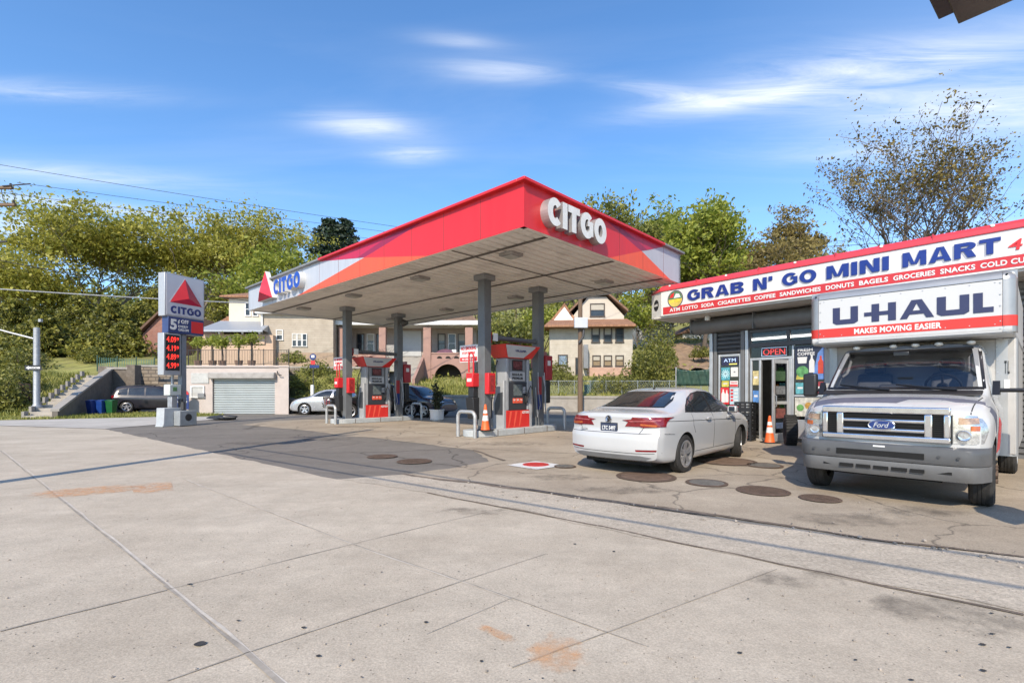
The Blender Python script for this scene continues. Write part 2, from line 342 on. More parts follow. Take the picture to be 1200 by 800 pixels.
# ================================================================ camera, sun, sky
cam = bpy.data.cameras.new('camera'); camo = bpy.data.objects.new('camera', cam); COL.objects.link(camo)
camo.location = (0,0,CH); camo.rotation_euler = (rad(90),0,0); cam.sensor_width = 36; cam.lens = F/1200*36; cam.shift_y = (HZ-400)/1200; cam.clip_end = 2000; cam.clip_start = .05
SC.camera = camo
ELEV = 38.0; SUNDIR = Vector((-.27,-.96,0)).normalized()*math.cos(rad(ELEV))+Vector((0,0,math.sin(rad(ELEV))))
sl = bpy.data.lights.new('sun', 'SUN'); sl.energy = 4.3; sl.angle = rad(.3); sl.color = (1,.885,.72)
so = bpy.data.objects.new('sun', sl); COL.objects.link(so); so.rotation_euler = (-SUNDIR).to_track_quat('-Z','Y').to_euler(); so.location = (-20,-60,60)
w = bpy.data.worlds.new('World'); SC.world = w; w.use_nodes = True
N = w.node_tree.nodes; L = w.node_tree.links; bg = N['Background']
sk = N.new('ShaderNodeTexSky'); sk.sky_type = 'NISHITA'; sk.sun_disc = False; sk.sun_elevation = rad(ELEV); sk.sun_rotation = math.atan2(SUNDIR.x, SUNDIR.y) % (2*PI); sk.air_density = 1.0; sk.dust_density = .4; sk.ozone_density = 2.5; sk.altitude = 60
tc = N.new('ShaderNodeTexCoord'); sep = N.new('ShaderNodeSeparateXYZ'); L.new(tc.outputs['Generated'], sep.inputs[0])
def mth(op, a, b=None, c=None):
    n = N.new('ShaderNodeMath'); n.operation = op
    for i, x in enumerate((a,b,c)):
        if x is None: continue
        if isinstance(x,(int,float)): n.inputs[i].default_value = x
        else: L.new(x, n.inputs[i])
    return n.outputs[0]
# cirrus: noise on a plane high overhead (direction / z), stretched along the wind
zc = mth('MAXIMUM', sep.outputs[2], .04); cx = mth('DIVIDE', sep.outputs[0], zc); cy = mth('DIVIDE', sep.outputs[1], zc)
cv = N.new('ShaderNodeCombineXYZ'); L.new(cx, cv.inputs[0]); L.new(cy, cv.inputs[1])
mp = N.new('ShaderNodeMapping'); mp.inputs['Rotation'].default_value = (0,0,rad(-24)); mp.inputs['Scale'].default_value = (.5,1.9,1); mp.inputs['Location'].default_value = (3.7,1.9,0); L.new(cv.outputs[0], mp.inputs[0])
def wn(s, d, r, dist=0, off=None):
    n = N.new('ShaderNodeTexNoise'); n.inputs['Scale'].default_value = s; n.inputs['Detail'].default_value = d; n.inputs['Roughness'].default_value = r; n.inputs['Distortion'].default_value = dist
    L.new(mp.outputs[0], n.inputs['Vector']); return n.outputs['Fac']
n1 = wn(.75, 9, .58, .7); n2 = wn(.33, 3, .5, .2)
cl = mth('MULTIPLY', mth('SUBTRACT', n1, .47), 3.0); cl = mth('MULTIPLY', mth('MAXIMUM', cl, 0), mth('MAXIMUM', mth('MULTIPLY', mth('SUBTRACT', n2, .40), 5.0), 0))
# more veil towards the right-hand side of the sky
def blob(u, v, a, b, rot, k):
    px_, py_ = (u-600)/(HZ-v), 575/(HZ-v); c, s = math.cos(rad(rot)), math.sin(rad(rot)); dx, dy = mth('SUBTRACT', cx, px_), mth('SUBTRACT', cy, py_)
    e = mth('DIVIDE', mth('ADD', mth('MULTIPLY', dx, c), mth('MULTIPLY', dy, s)), a); f = mth('DIVIDE', mth('SUBTRACT', mth('MULTIPLY', dy, c), mth('MULTIPLY', dx, s)), b)
    return mth('MULTIPLY', mth('EXPONENT', mth('MULTIPLY', mth('ADD', mth('MULTIPLY', e, e), mth('MULTIPLY', f, f)), -1.0)), k)
blobs = None  # patches of cirrus at their bearings
for q in ((585,84,.17,.05,4,1.2),(428,147,.19,.09,6,1.2),(482,181,.15,.08,-10,1.0),(850,120,.30,.075,-14,1.3),(780,108,.20,.04,14,.8),(1010,92,.45,.13,-14,1.05),(1160,125,.5,.2,-4,1.3),(1090,60,.5,.1,-10,.6),(60,108,.35,.06,4,.8),(70,205,.7,.12,10,.8),(40,235,.8,.11,24,1.1),(170,275,.9,.16,30,.9),(300,330,1.2,.3,30,.7),(540,48,.12,.03,8,.7),(20,268,.4,.3,0,1.2),(990,180,.4,.10,0,.5)):
    o_ = blob(*q); blobs = o_ if blobs is None else mth('ADD', blobs, o_)
mp2 = N.new('ShaderNodeMapping'); mp2.inputs['Rotation'].default_value = (0,0,rad(-16)); mp2.inputs['Scale'].default_value = (1.1,5.5,1); mp2.inputs['Location'].default_value = (1.3,.4,0); L.new(cv.outputs[0], mp2.inputs[0]); n3n = N.new('ShaderNodeTexNoise'); n3n.inputs['Scale'].default_value = 1.4; n3n.inputs['Detail'].default_value = 10; n3n.inputs['Roughness'].default_value = .66; n3n.inputs['Distortion'].default_value = 1.1; L.new(mp2.outputs[0], n3n.inputs['Vector']); n3 = n3n.outputs['Fac']; blobs = mth('MULTIPLY', blobs, mth('MAXIMUM', mth('MULTIPLY', mth('SUBTRACT', mth('ADD', mth('MULTIPLY', n3, .75), mth('MULTIPLY', n1, .25)), .30), 2.3), 0))
side = mth('MAXIMUM', mth('MULTIPLY', mth('SUBTRACT', sep.outputs[0], .3), .55), 0)
veil = mth('MULTIPLY', side, mth('MULTIPLY', n1, 1.7))
fac = mth('MINIMUM', mth('ADD', mth('ADD', mth('MULTIPLY', cl, .22), mth('MULTIPLY', veil, .6)), mth('MULTIPLY', blobs, .75)), .85)
hs = N.new('ShaderNodeHueSaturation'); hs.inputs['Saturation'].default_value = 1.13; hs.inputs['Value'].default_value = 1.0; tn = N.new('ShaderNodeMixRGB'); tn.blend_type = 'MULTIPLY'; tn.inputs[0].default_value = 1; tn.inputs[2].default_value = (1.19,1.27,1.36,1); L.new(sk.outputs[0], tn.inputs[1]); L.new(tn.outputs[0], hs.inputs['Color'])
mxc = N.new('ShaderNodeMixRGB'); L.new(fac, mxc.inputs[0]); L.new(hs.outputs[0], mxc.inputs[1]); mxc.inputs[2].default_value = (5.6,5.9,6.4,1); L.new(mxc.outputs[0], bg.inputs[0])
bg.inputs[1].default_value = .15
SC.view_settings.view_transform = 'Standard'; SC.view_settings.look = 'None'; SC.view_settings.exposure = 0.38; SC.view_settings.gamma = 1
SC.render.engine = 'CYCLES'; SC.cycles.max_bounces = 6; SC.cycles.transparent_max_bounces = 24; SC.cycles.use_denoising = True

# ================================================================ ground
asphalt = ground_mat('asphalt', (.185,.168,.145), (.245,.222,.195), speck=.6, stain=.3, sscale=.25, crack=.8, agg=70, bump=.5)
concrete = ground_mat('pavement_concrete', (.455,.39,.305), (.575,.505,.405), speck=.46, stain=.22, sscale=.45, staincol=(.2,.17,.14), agg=85, bump=.3)
forecourt = ground_mat('forecourt_concrete', (.335,.275,.205), (.475,.405,.315), speck=.48, stain=.5, sscale=.4, staincol=(.13,.10,.075), crack=.6, agg=60, bump=.35)
roughc = ground_mat('broken_concrete', (.44,.38,.30), (.565,.495,.40), speck=.6, stain=.3, sscale=.9, staincol=(.2,.17,.14), agg=45, bump=.8)
farwalk = ground_mat('bright_sidewalk', (.44,.41,.37), (.56,.53,.48), speck=.25, stain=.2, agg=60, bump=.2)
joint = mat('joint_filler', (.30,.265,.22), .9, var=.35, scale=6)
lip_m = mat('kerb_lip_concrete', (.50,.45,.38), .85, var=.2, scale=6)
def ragged(pts, am=.035):
    out = []
    for i,p in enumerate(pts):
        p = Vector((p[0],p[1],0)); q = Vector((pts[(i+1)%len(pts)][0],pts[(i+1)%len(pts)][1],0)); ln = (q-p).length
        if ln > 60 or max(p.length,q.length) > 40: out.append(p); continue
        n = max(1,int(ln/.22)); d = (q-p).normalized(); nn = Vector((-d.y,d.x,0))
        for k in range(n): out.append(p.lerp(q,k/n)+nn*(rnd.gauss(0,am)*.5+.6*am*math.sin(k*.9+i)))
    return out
def sheet(name, pts, z, m, kind='structure', rag=0):
    if rag: pts = ragged(pts, rag)
    return tag(MB().poly([(p[0],p[1],z) for p in pts]).build(name, m, smooth=False), kind=kind)
def P(*uv): return [gp(u,v) for u,v in uv]
sheet('ground', [(-500,-60),(500,-60),(500,700),(-500,700)], 0, asphalt)
sheet('forecourt', P((395,562),(475,556),(575,541),(555,527.5),(437,512.5),(406,511),(368,505),(284,497.5),(320,493),(360,491.5))+[Vector((-5.5,25.0,0)),Vector((9,24.2,0)),Vector((26,24,0)),Vector((30,-9,0)),Vector((7,-4,0)),gp(1200,690)], .004, forecourt, rag=.04)
fw = P((123,502.8),(395,562),(470,561))+[gp(1200,700),Vector((10,-4,0)),Vector((6,-30,0)),Vector((-60,-30,0)),Vector((-70,22,0)),gp(0,499)]
sheet('pavement', fw, .008, concrete, rag=.03)
sheet('broken_strip', P((398,562.3),(472,556.6),(600,573),(800,602.5),(1000,633),(1200,655),(1330,676),(1330,745),(1200,716),(1000,680),(800,640),(600,597),(500,577)), .012, roughc, rag=.045)
sheet('sidewalk', P((0,492.2),(60,491.0),(186,488.2),(240,487.5),(262,486.6),(250,491.5),(190,497),(123,502.4),(60,500.5),(0,498.6))+[Vector((-70,19.5,0)),Vector((-70,23,0))], .012, farwalk)
# joints and shallow lips in the slabs
mb = MB()
def strip(u0, v0, u1, v1, wd, z=.0125):
    a, b = gp(u0,v0), gp(u1,v1); n = int((b-a).length/.35)+2; d = (b-a).normalized(); q = Vector((-d.y,d.x,0)); rows = []
    for i in range(n):
        p = a.lerp(b, i/(n-1)); j = (rnd.random()-.5)*wd*.9; h = wd*(.3+.5*rnd.random()); rows.append([(p+q*(h+j))[:2]+(z,), (p+q*(-h+j))[:2]+(z,)])
    mb.grid(rows)
for s in ((0,528,195,687,.016),(195,687,345,817,.020),(0,741,195,692.5,.014),(195,692.5,500,617,.008),(500,617,640,585,.006),(215,562,415,639,.006),(415,639,600,702,.008),(600,702,760,760,.006),
          (195,800,280,770,.008),(280,770,530,686,.008),(530,686,640,650,.006),(600,784,910,668,.007),(600,702,500,745,.003)): strip(*s)
tag(mb.build('pavement_joints', joint, smooth=False), kind='structure')
mb = MB()
for s in ((3,528,199,686,.016),(199,686,352,817,.018),(420,641,600,703,.022),(218,562.6,418,640,.02)): strip(*s, z=.0105)
tag(mb.build('pavement_lips', lip_m, smooth=False), kind='structure')
# crumbled dirty gutter line between pavement and forecourt
mb = MB()
for s in ((470,556,620,575,.10),(620,575,840,604,.13),(840,604,1010,631,.06),(1010,631,1200,653,.05),(500,578,700,617,.03),(700,617,1200,722,.035),(555,527.5,590,540,.05)): strip(*s, z=.0145)
tag(mb.build('gutter_dirt', mat('gutter_dirt', (.16,.125,.095), .95, var=.5, scale=12, bump=.5), smooth=False), kind='stuff')
mb = MB()
for _ in range(110):
    t = rnd.random(); u = lerp(470,1200,t); v = lerp(556,655,t)+rnd.gauss(0,5)+3; p = gp(u,v); r = .006+.016*rnd.random()**2
    mb.sphere((p.x,p.y,.012+r*.5), r, n=5, sc=(1,1.3,.7))
for _ in range(260):
    p = gp(rnd.uniform(0,1200), rnd.uniform(560,800)); r = .003+.006*rnd.random()**2; mb.sphere((p.x,p.y,.010+r*.4), r, n=5)
tag(mb.build('gravel', mat('gravel', (.30,.26,.22), .9, var=.5, scale=8), smooth=False), kind='stuff')

# sprayed utility marks, worn
spray = splotch_mat('worn_orange_spray', (.70,.37,.17), .37, .60, 9, .55)
def mark(pts, z=.0150, m=spray, name='paint_mark', label=None, cat='paint mark', group=None, kind=None):
    o = MB().poly([(p.x,p.y,z) for p in pts]).build(name, m, smooth=False); return tag(o, label, cat, group, kind)
mark(P((535,727),(548,726),(625,757),(612,763)), label='faint orange sprayed line on the pavement, nearest the slab joint', group='orange utility marks')
mark(P((600,745),(650,735),(705,770),(715,800),(600,806)), label='blotchy orange sprayed arrow mark at the bottom of the pavement', group='orange utility marks')
mark(P((0,590),(0,580),(190,565),(200,572)), label='long pale orange sprayed streak on the far pavement', group='orange utility marks')
mark(P((150,566),(200,562),(205,580),(160,584)), label='small orange sprayed patch at the end of the long streak', group='orange utility marks')
stain = splotch_mat('oil_stain', (.055,.045,.036), .42, .66, 3, .42, .8)
def blot(u, v, rx, ry, name='oil_stain', m=stain, label=None):
    c = gp(u,v); mb = MB(); mb.poly([(c.x+rx*math.cos(t*PI/12), c.y+ry*math.sin(t*PI/12), .0165) for t in range(24)])
    return tag(mb.build(name, m, smooth=False), kind='structure')
for a in ((1120,720,.8,.5),(900,546,.9,.7),(1000,610,1.1,.5),(740,575,1.2,.5),(850,525,1.5,.9),(600,520,1.6,.8),(420,500,1.8,.9),(1080,600,.9,.4),(560,600,.8,.3),(660,560,.9,.5),(940,680,.7,.3),(380,515,1.4,.6),(300,520,1.5,.7),(700,520,1.4,1.)): blot(*a)
gumm = mat('chewing_gum', (.035,.032,.03), .8, var=.4, scale=20)
mb = MB()
c = gp(234,757); mb.poly([(c.x+.026*math.cos(t*PI/5)*(1+.4*rnd.random()), c.y+.020*math.sin(t*PI/5)*(1+.4*rnd.random()), .0175) for t in range(10)])
for _ in range(90):
    p = gp(rnd.uniform(0,1200), rnd.uniform(575,800)); r = .003+.010*rnd.random()**3
    mb.poly([(p.x+r*math.cos(t*PI/4)*(1+.5*rnd.random()), p.y+r*.8*math.sin(t*PI/4)*(1+.5*rnd.random()), .0172) for t in range(8)])
tag(mb.build('pavement_spots', gumm, smooth=False), kind='stuff')
# painted diamond round the fuel fill point
sheet('painted_square', P((593,545.5),(628,541),(663,546),(628,551)), .0175, splotch_mat('worn_white_paint', (.7,.69,.66), .05, .3, 5, .85), 'structure')

# covers let into the forecourt
redcover = mat('red_cover', (.45,.035,.03), .6, var=.15, scale=8, dirt=.35); grey_iron = mat('grey_iron', (.13,.12,.105), .75, var=.3, scale=12, bump=.3)
def cover(u, v, r, m, label, ring=rust, z=.017):
    c = gp(u,v); t = thing('manhole_cover', label, 'cover', (c.x,c.y,0), rnd.random(), 'covers in the forecourt')
    MB().lathe([(r*.86,z),(r*.88,z+.006),(r,z+.006),(r+.012,z)],32).build('ring', ring, t)
    b = MB(); b.lathe([(0.0001,z+.006),(r*.84,z+.006),(r*.86,z+.001)],32)
    k = max(3,int(r/.05))
    for i in range(-k,k+1):
        for j in range(-k,k+1):
            x, y = i*r*.8/k, j*r*.8/k
            if x*x+y*y < (r*.76)**2: b.box(x-.012,x+.012,y-.012,y+.012,z+.0062,z+.010)
    b.build('lid', m, t)
cover(448,535.3,.30,rust,'rusty round cover in the dark asphalt, nearer the left of the pair')
cover(485.5,541,.33,rust,'rusty round cover in the dark asphalt at its right corner')
cover(628,545,.24,redcover,'red fuel fill cover inside the white painted diamond',redcover)
cover(662,547,.19,grey_iron,'small dull cover beside the white painted diamond')
cover(757,559,.46,mat('brown_cover',(.13,.085,.06),.8,var=.25,scale=8),'large brown cover just behind the white car')
cover(851,541,.55,mat('brown_cover2',(.15,.10,.07),.8,var=.25,scale=8),'large brown cover beside the front wheel of the white car')
cover(828,566.5,.29,grey_iron,'grey patterned cover between the white car and the truck, farther left')
cover(894,576,.33,rust,'brown round cover nearest the truck shadow')
cover(961,585,.23,rust,'small brown cover in front of the truck bumper')
cover(896,546,.30,grey_iron,'faint worn cover in the forecourt left of the truck wheel')

# ================================================================ hillside
grass_m = mat('rough_grass', (.22,.215,.055), .95, var=.45, scale=.9, dirt=.7, dirtcol=(.27,.21,.11), bump=.8, bscale=9)
def sm(a, b, x):
    t = min(1,max(0,(x-a)/(b-a))); return t*t*(3-2*t)
def wob(x, y): return .35*math.sin(x*.31+1)*math.sin(y*.23)+.2*math.sin(x*.77+y*.5)
def hcom(x, y): return 3.5+.22*(y-45)+wob(x,y)
def xl(y): return -22.7-max(0,min(8.9,y-24.3))*.494
def hill(x, y):
    if x < xl(y)+.01:
        if y < 24.5: return 0
        loc = .03+.28*(y-24.5)+.5*sm(0,4,xl(y)-1.5-x)*sm(24.5,28,y)*(1-sm(30,35,y))
        loc += .12*wob(x*2,y*2)*sm(24.5,27,y)
        return lerp(loc, hcom(x,y), sm(36,52,y))
    if x < -9:
        if y < 36: return 0
        return lerp(2.75+.05*(y-36), hcom(x,y), sm(42,56,y))
    if y < 32: return 0
    loc = .95+.17*(y-32)+.05*wob(x,y)
    return lerp(loc, hcom(x,y), sm(42,58,y))
def zone(x0, x1, y0, edge=False):
    mb = MB(); xs = []; x = x0
    nx = max(6,int(min(60,(x1-x0)/1.6))); rows = []
    ys = [y0+.0, y0+.25]; y = y0+.8
    while y < 60: ys.append(y); y += .8
    while y < 190: ys.append(y); y += 6
    for y in ys:
        xe = xl(y) if edge else x1
        rows.append([(x0+(xe-x0)*(i/nx)**(.5 if edge else 1), y, hill(min(max(x0+(xe-x0)*(i/nx)**(.5 if edge else 1),x0+1e-3),xe-1e-3), y+1e-4)) for i in range(nx+1)])
    return mb.grid(rows)
for z_ in ((-150,-27.1,24.5,True),(-27.1,-9,36),(-9,60,32),(60,160,32)): tag(zone(*z_).build('hillside', grass_m, fix=False), kind='structure')

# grass blades on the near verges and slopes
gl_m = leaf_mat('grass_blade', (.14,.17,.03), (.36,.34,.09), .3, .5)
mb = MB()
def blades(n, fx, h=.16, wd=.02):
    for _ in range(n):
        x, y = fx(); z = hill(x,y); a = rnd.random()*PI; hh = h*(.5+rnd.random()); dx, dy = math.cos(a)*wd, math.sin(a)*wd; lx, ly = rnd.gauss(0,.35)*hh, rnd.gauss(0,.35)*hh
        mb.add([(x-dx,y-dy,z),(x+dx,y+dy,z),(x+lx,y+ly,z+hh)], [(0,1,2)])
def bl_(): y = rnd.uniform(24.6,33); return (xl(y)-1.4-7*rnd.random(), y)
blades(7000, bl_, .22, .04)
blades(3500, lambda: (rnd.uniform(-9,2), rnd.uniform(32.2,36.5)), .22, .04)
blades(2500, lambda: (rnd.uniform(-9,12), rnd.uniform(32.3,40)), .3, .05)
tag(mb.build('grass', gl_m, fix=False, smooth=False), kind='stuff')
# low verge between sidewalk and the driveways at the far left
verge_px = [(0,489.5),(60,489.5),(62,487.2),(132,485.5),(190,483.6),(250,485.4),(262,486.4),(240,488.3),(186,488.6),(60,491.4),(0,492.6)]
sheet('verge', P(*verge_px)+[Vector((-70,23,0)),Vector((-70,24.5,0))], .016, grass_m)
mb = MB(); k = 0
while k < 3800:
    u = rnd.uniform(0,262); v = rnd.uniform(484,492)
    top = 489.5 if u < 62 else lerp(487,483.6,min(1,(u-62)/128)) if u < 190 else lerp(483.6,486.4,(u-190)/72)
    bot = lerp(492.4,488.4,min(1,u/186)) if u < 186 else lerp(488.4,487,(u-186)/76)
    if not top < v < bot: continue
    k += 1; p = gp(u,v); a = rnd.random()*PI; hh = .05+.13*rnd.random(); dx = math.cos(a)*.025; dy = math.sin(a)*.025
    mb.add([(p.x-dx,p.y-dy,.016),(p.x+dx,p.y+dy,.016),(p.x+rnd.gauss(0,.04),p.y+rnd.gauss(0,.04),.016+hh)], [(0,1,2)])
tag(mb.build('grass', gl_m, fix=False, smooth=False), kind='stuff')
# ================================================================ station canopy (local x runs back along the short side, y along the long side)
C0 = Vector((.256,10.5,0)); CANG = math.atan2(.729,.684); LX, LY, ZB, ZT = 7.7, 16.3, 4.9, 5.85
can = thing('station_canopy', 'large red and silver fuel station canopy on four grey columns over the pumps', 'canopy', C0, CANG)
soffit_m = mat('soffit_metal', (.82,.76,.67), .5, metal=.0, var=.12, scale=1.1, dirt=.42, dirtcol=(.26,.215,.17))
mb = MB()
prof = []; n = int(LY/.30)
for i in range(n+1):
    y0 = .12+i*(LY-.24)/n; d = (LY-.24)/n
    prof += [(y0, ZB+.03), (y0+.02, ZB+.09), (y0+.075, ZB+.09), (y0+.095, ZB+.03)] if i < n else [(y0, ZB+.03)]
mb.grid([[(.12,y,z) for y,z in prof],[LX-.12 and (LX-.12,y,z) for y,z in prof]])
mb.build('soffit', soffit_m, can, fix=False, ang=10)
mb = MB()
for x in (.95,3.85,6.75): mb.box(x-.05,x+.05,.15,LY-.15,ZB+.008,ZB+.028)
for y in (2.6,): mb.box(.15,LX-.15,y-.02,y+.02,ZB+.012,ZB+.028)
mb.build('soffit_seam', mat('stained_seam', (.10,.085,.07), .7, var=.4, scale=2), can, bevel=.008)
mb = MB()  # roof deck
mb.box(.1,LX-.1,.1,LY-.1,ZT-.25,ZT-.2); mb.build('roof_deck', light_grey, can)
# fascia: one panel per side, colours as let-in polygons of the panel itself
FM = [red_paint, orange_paint, crimson_paint, deep_crimson, silver_paint]
def fascia(polys, T, Ln, nm='fascia'):
    b = MB(); H = ZT-ZB
    for mi, pts in polys:
        b.poly([(t,0,ZB+h*H) for t,h in pts], mi, T)
    b.add([(0,0,ZB),(Ln,0,ZB),(Ln,.12,ZB),(0,.12,ZB)], [(0,1,2,3)], 5, T)
    b.add([(0,.12,ZB),(Ln,.12,ZB),(Ln,.12,ZT-.02),(0,.12,ZT-.02)], [(0,1,2,3)], 4, T)
    return b.build(nm, FM+[soffit_m], can, fix=False, smooth=False)
T_short = TX()                                     # y=0 side: t = x, outward -y
T_long = Matrix(((0,1,0,0),(1,0,0,0),(0,0,1,0),(0,0,0,1)))   # x=0 side: t = y, outward -x
fascia([(0,[(0,0),(3.4,0),(5.13,.56),(4.9,.60),(3.2,1),(0,1)]), (1,[(3.4,0),(7.0,0),(5.13,.56)]),
        (3,[(3.2,1),(4.9,.60),(5.13,.56),(5.5,.66),(4.0,1)]), (2,[(4.0,1),(5.5,.66),(6.5,1)]), (2,[(5.5,.66),(5.13,.56),(6.1,.82)]),
        (4,[(7.0,0),(LX,0),(LX,1),(6.5,1),(5.13,.56)])], T_short, LX)
fascia([(0,[(0,0),(3.35,0),(6.55,.57),(6.1,.63),(3.5,1),(0,1)]), (1,[(3.35,0),(11.3,0),(6.55,.57)]),
        (3,[(3.5,1),(6.1,.63),(6.55,.57),(7.0,.64),(4.9,1)]), (2,[(4.9,1),(7.0,.64),(9.5,1)]),
        (4,[(11.3,0),(LY,0),(LY,1),(9.5,1),(6.55,.57)])], T_long, LY)
mb = MB(); mb.box(.0,LX,LY-.12,LY,ZB,ZT-.01); mb.box(LX-.12,LX,0,LY-.125,ZB,ZT-.01); mb.build('rear_fascia', silver_paint, can)
b = MB()
for x in (1.3,2.6,3.9,5.2,6.5): b.box(x-.005,x+.005,-.0025,.02,ZB+.01,ZT-.005)
for i in range(1,12): y = i*LY/12; b.box(-.0025,.02,y-.006,y+.006,ZB+.01,ZT-.005)
b.build('panel_joint', mat('fascia_joint', (.16,.04,.04), .6, var=.1), can, smooth=False)
# cap rail, red towards the corner and grey beyond
def cap(x0,x1,y0,y1,m): MB().box(x0,x1,y0,y1,ZT,ZT+.07).build('cap_rail', m, can, bevel=.012)
cap(-.12,6.4,-.12,.10,red_paint); cap(6.402,LX+.1,-.12,.10,grey_paint); cap(-.12,.10,.102,9.4,red_paint); cap(-.12,.10,9.402,LY+.1,grey_paint)
cap(.102,LX+.1,LY-.1,LY+.1,grey_paint); cap(LX-.1,LX+.1,.102,LY-.102,grey_paint)
# channel letters
Ts = TX((1.70,0,ZB+.485))
for i, ch in enumerate('CITGO'):
    pass
def letters(T, w_, h_, face, side):
    o = block_text('CITGO', w_, h_, .22, T, t=.35, gap=.07, mi=0, side=1).build('lettering', [face, side], can, fix=False, smooth=False)
letters(TX((1.72,0,ZB+.47)), 2.36, .60, white_paint, mat('letter_return', (.40,.40,.40), .35, metal=.5))
Tl = T_long @ TX() 
def flipT(yc, z, off): # facing -x, reading towards smaller y
    return Matrix.Translation((-off,yc,z)) @ Matrix.Rotation(rad(-90),4,'Z')
letters(flipT(11.75, ZB+.50, 0), 2.4, .56, blue_paint, white_paint)
# three-sided pyramid emblem, standing proud of the fascia
b = MB(); A, B_, D = (-.20,14.62,ZB+.16), (-.20,13.12,ZB+.16), (-.20,13.85,ZB+1.30); Pk = (-.46,13.75,ZB+.42)
b.add([A,B_,D,Pk,(-.01,14.62,ZB+.16),(-.01,13.12,ZB+.16),(-.01,13.85,ZB+1.30)], [(0,3,2)], 0); b.add([A,B_,D,Pk], [(3,1,2)], 1); b.add([A,B_,D,Pk], [(0,1,3)], 2)
b.add([A,B_,D,(-.01,14.62,ZB+.16),(-.01,13.12,ZB+.16),(-.01,13.85,ZB+1.30)], [(0,1,4,3),(1,2,5,4),(2,0,3,5)], 3)
b.build('emblem', [sign_red, mat('emblem_bright', (.70,.03,.05), .35), crimson_paint, white_paint], can, fix=False, smooth=False)
# columns and their collars
for (x,y) in ((2.6,3.95),(5.15,3.95),(2.6,12.4),(5.15,12.4)):
    c = MB().box(x-.15,x+.15,y-.15,y+.15,.15,ZB+.03).build('column', column_paint, can, bevel=.02)
    MB().box(x-.24,x+.24,y-.24,y+.24,ZB-.14,ZB+.025).build('collar', grey_paint, c, bevel=.01)
    MB().box(x-.22,x+.22,y-.22,y+.22,.15,.19).build('base_plate', grey_paint, c, bevel=.01)
spk_m = mat('bird_spike_wire', (.16,.15,.14), .5, metal=.6)
SPK = MB().tube([(0,0,0),(0,0,.16)],[.008,.004],4).mesh('bird_spike', spk_m)
for y in (3.95,12.4):
    b = MB(); b.tube([(2.75,y,3.05),(5.0,y,3.05)],.075,10); b.tube([(2.75,y+.16,3.12),(5.0,y+.16,3.12)],.025,6)
    bar = b.build('crossbar', column_paint, can)
    for i in range(34):
        x = lerp(2.8,4.95,rnd.random()); s = -1 if rnd.random() < .35 else 1
        o = link('bird_spike', SPK, bar, (x,y,3.05+s*.07)); o.rotation_euler = (rnd.gauss(0,.5)+(PI if s < 0 else 0),rnd.gauss(0,.5),0); o.scale = (1,1,.5+rnd.random())
lamp_glass = mat('lamp_lens', (.42,.40,.36), .35, var=.2)
for x in (1.4,5.8):
    for y in (1.7,5.6,9.7,13.9):
        l = MB().prism([(x-.23,y-.23),(x+.23,y-.23),(x+.23,y+.23),(x-.23,y+.23)],'z',ZB-.05,ZB+.05).build('soffit_light', mat('lamp_housing', (.30,.28,.26), .5, var=.2), can, bevel=.02)
        MB().box(x-.17,x+.17,y-.17,y+.17,ZB-.075,ZB-.052).build('lens', lamp_glass, l, bevel=.01)
# loudspeaker / camera bracket on the far column
t = thing('floodlight', 'dark round floodlight on a bracket high on the second column from the sign', 'floodlight', C0+Vector((.684*5.15-.728*12.1,.729*5.15+.686*12.1,4.45)), CANG)
b = MB(); b.lathe([(.0001,-.12),(.07,-.12),(.12,-.02),(.17,.10),(.17,.13),(.15,.13),(.13,.11),(.0001,.11)],16,axis='y',T=TX((0,-.22,.02),rad(25))); b.build('camera_head', dark_grey, t)
MB().box(-.03,.03,-.06,.14,-.04,.04).build('bracket', steel, t, bevel=.005)

# ================================================================ pump islands
island_m = mat('island_paint', (.40,.42,.42), .6, var=.12, scale=3, dirt=.5, dirtcol=(.13,.10,.075))
hoop_m = mat('hoop_galvanised', (.45,.45,.44), .42, metal=.5, var=.15, scale=5, dirt=.2)
pump_white = mat('pump_white', (.46,.47,.48), .35, var=.05, dirt=.12); pump_red = mat('pump_red', (.62,.03,.025), .3, var=.06, dirt=.08); pump_bright = mat('pump_bright_red', (.80,.10,.06), .3, var=.05); pump_dk = mat('pump_console', (.04,.042,.048), .35, var=.1)
def cw(x,y,z=0): return Vector((C0.x+.684*x-.728*y, C0.y+.729*x+.686*y, z))
class Grp: pass
def island(loc, nearer):
    t = thing('pump_island', 'pale grey concrete pump island with rounded ends, '+('under the traffic cone' if nearer else 'nearest the dark pickup'), 'island', loc, CANG, 'pump islands')
    pts = []
    for i in range(9): a = PI/2+PI*i/8; pts.append((-1.5+.5*math.cos(a), .5*math.sin(a)))
    for i in range(9): a = -PI/2+PI*i/8; pts.append((1.5+.5*math.cos(a), .5*math.sin(a)))
    MB().prism(pts,'z',.004,.20).build('kerb', island_m, t, bevel=.02)
    b = MB()
    for x in (-1.2,0,1.15): b.box(x-.012,x+.012,-.505,.505,.02,.203)
    b.build('joint', rust, t)
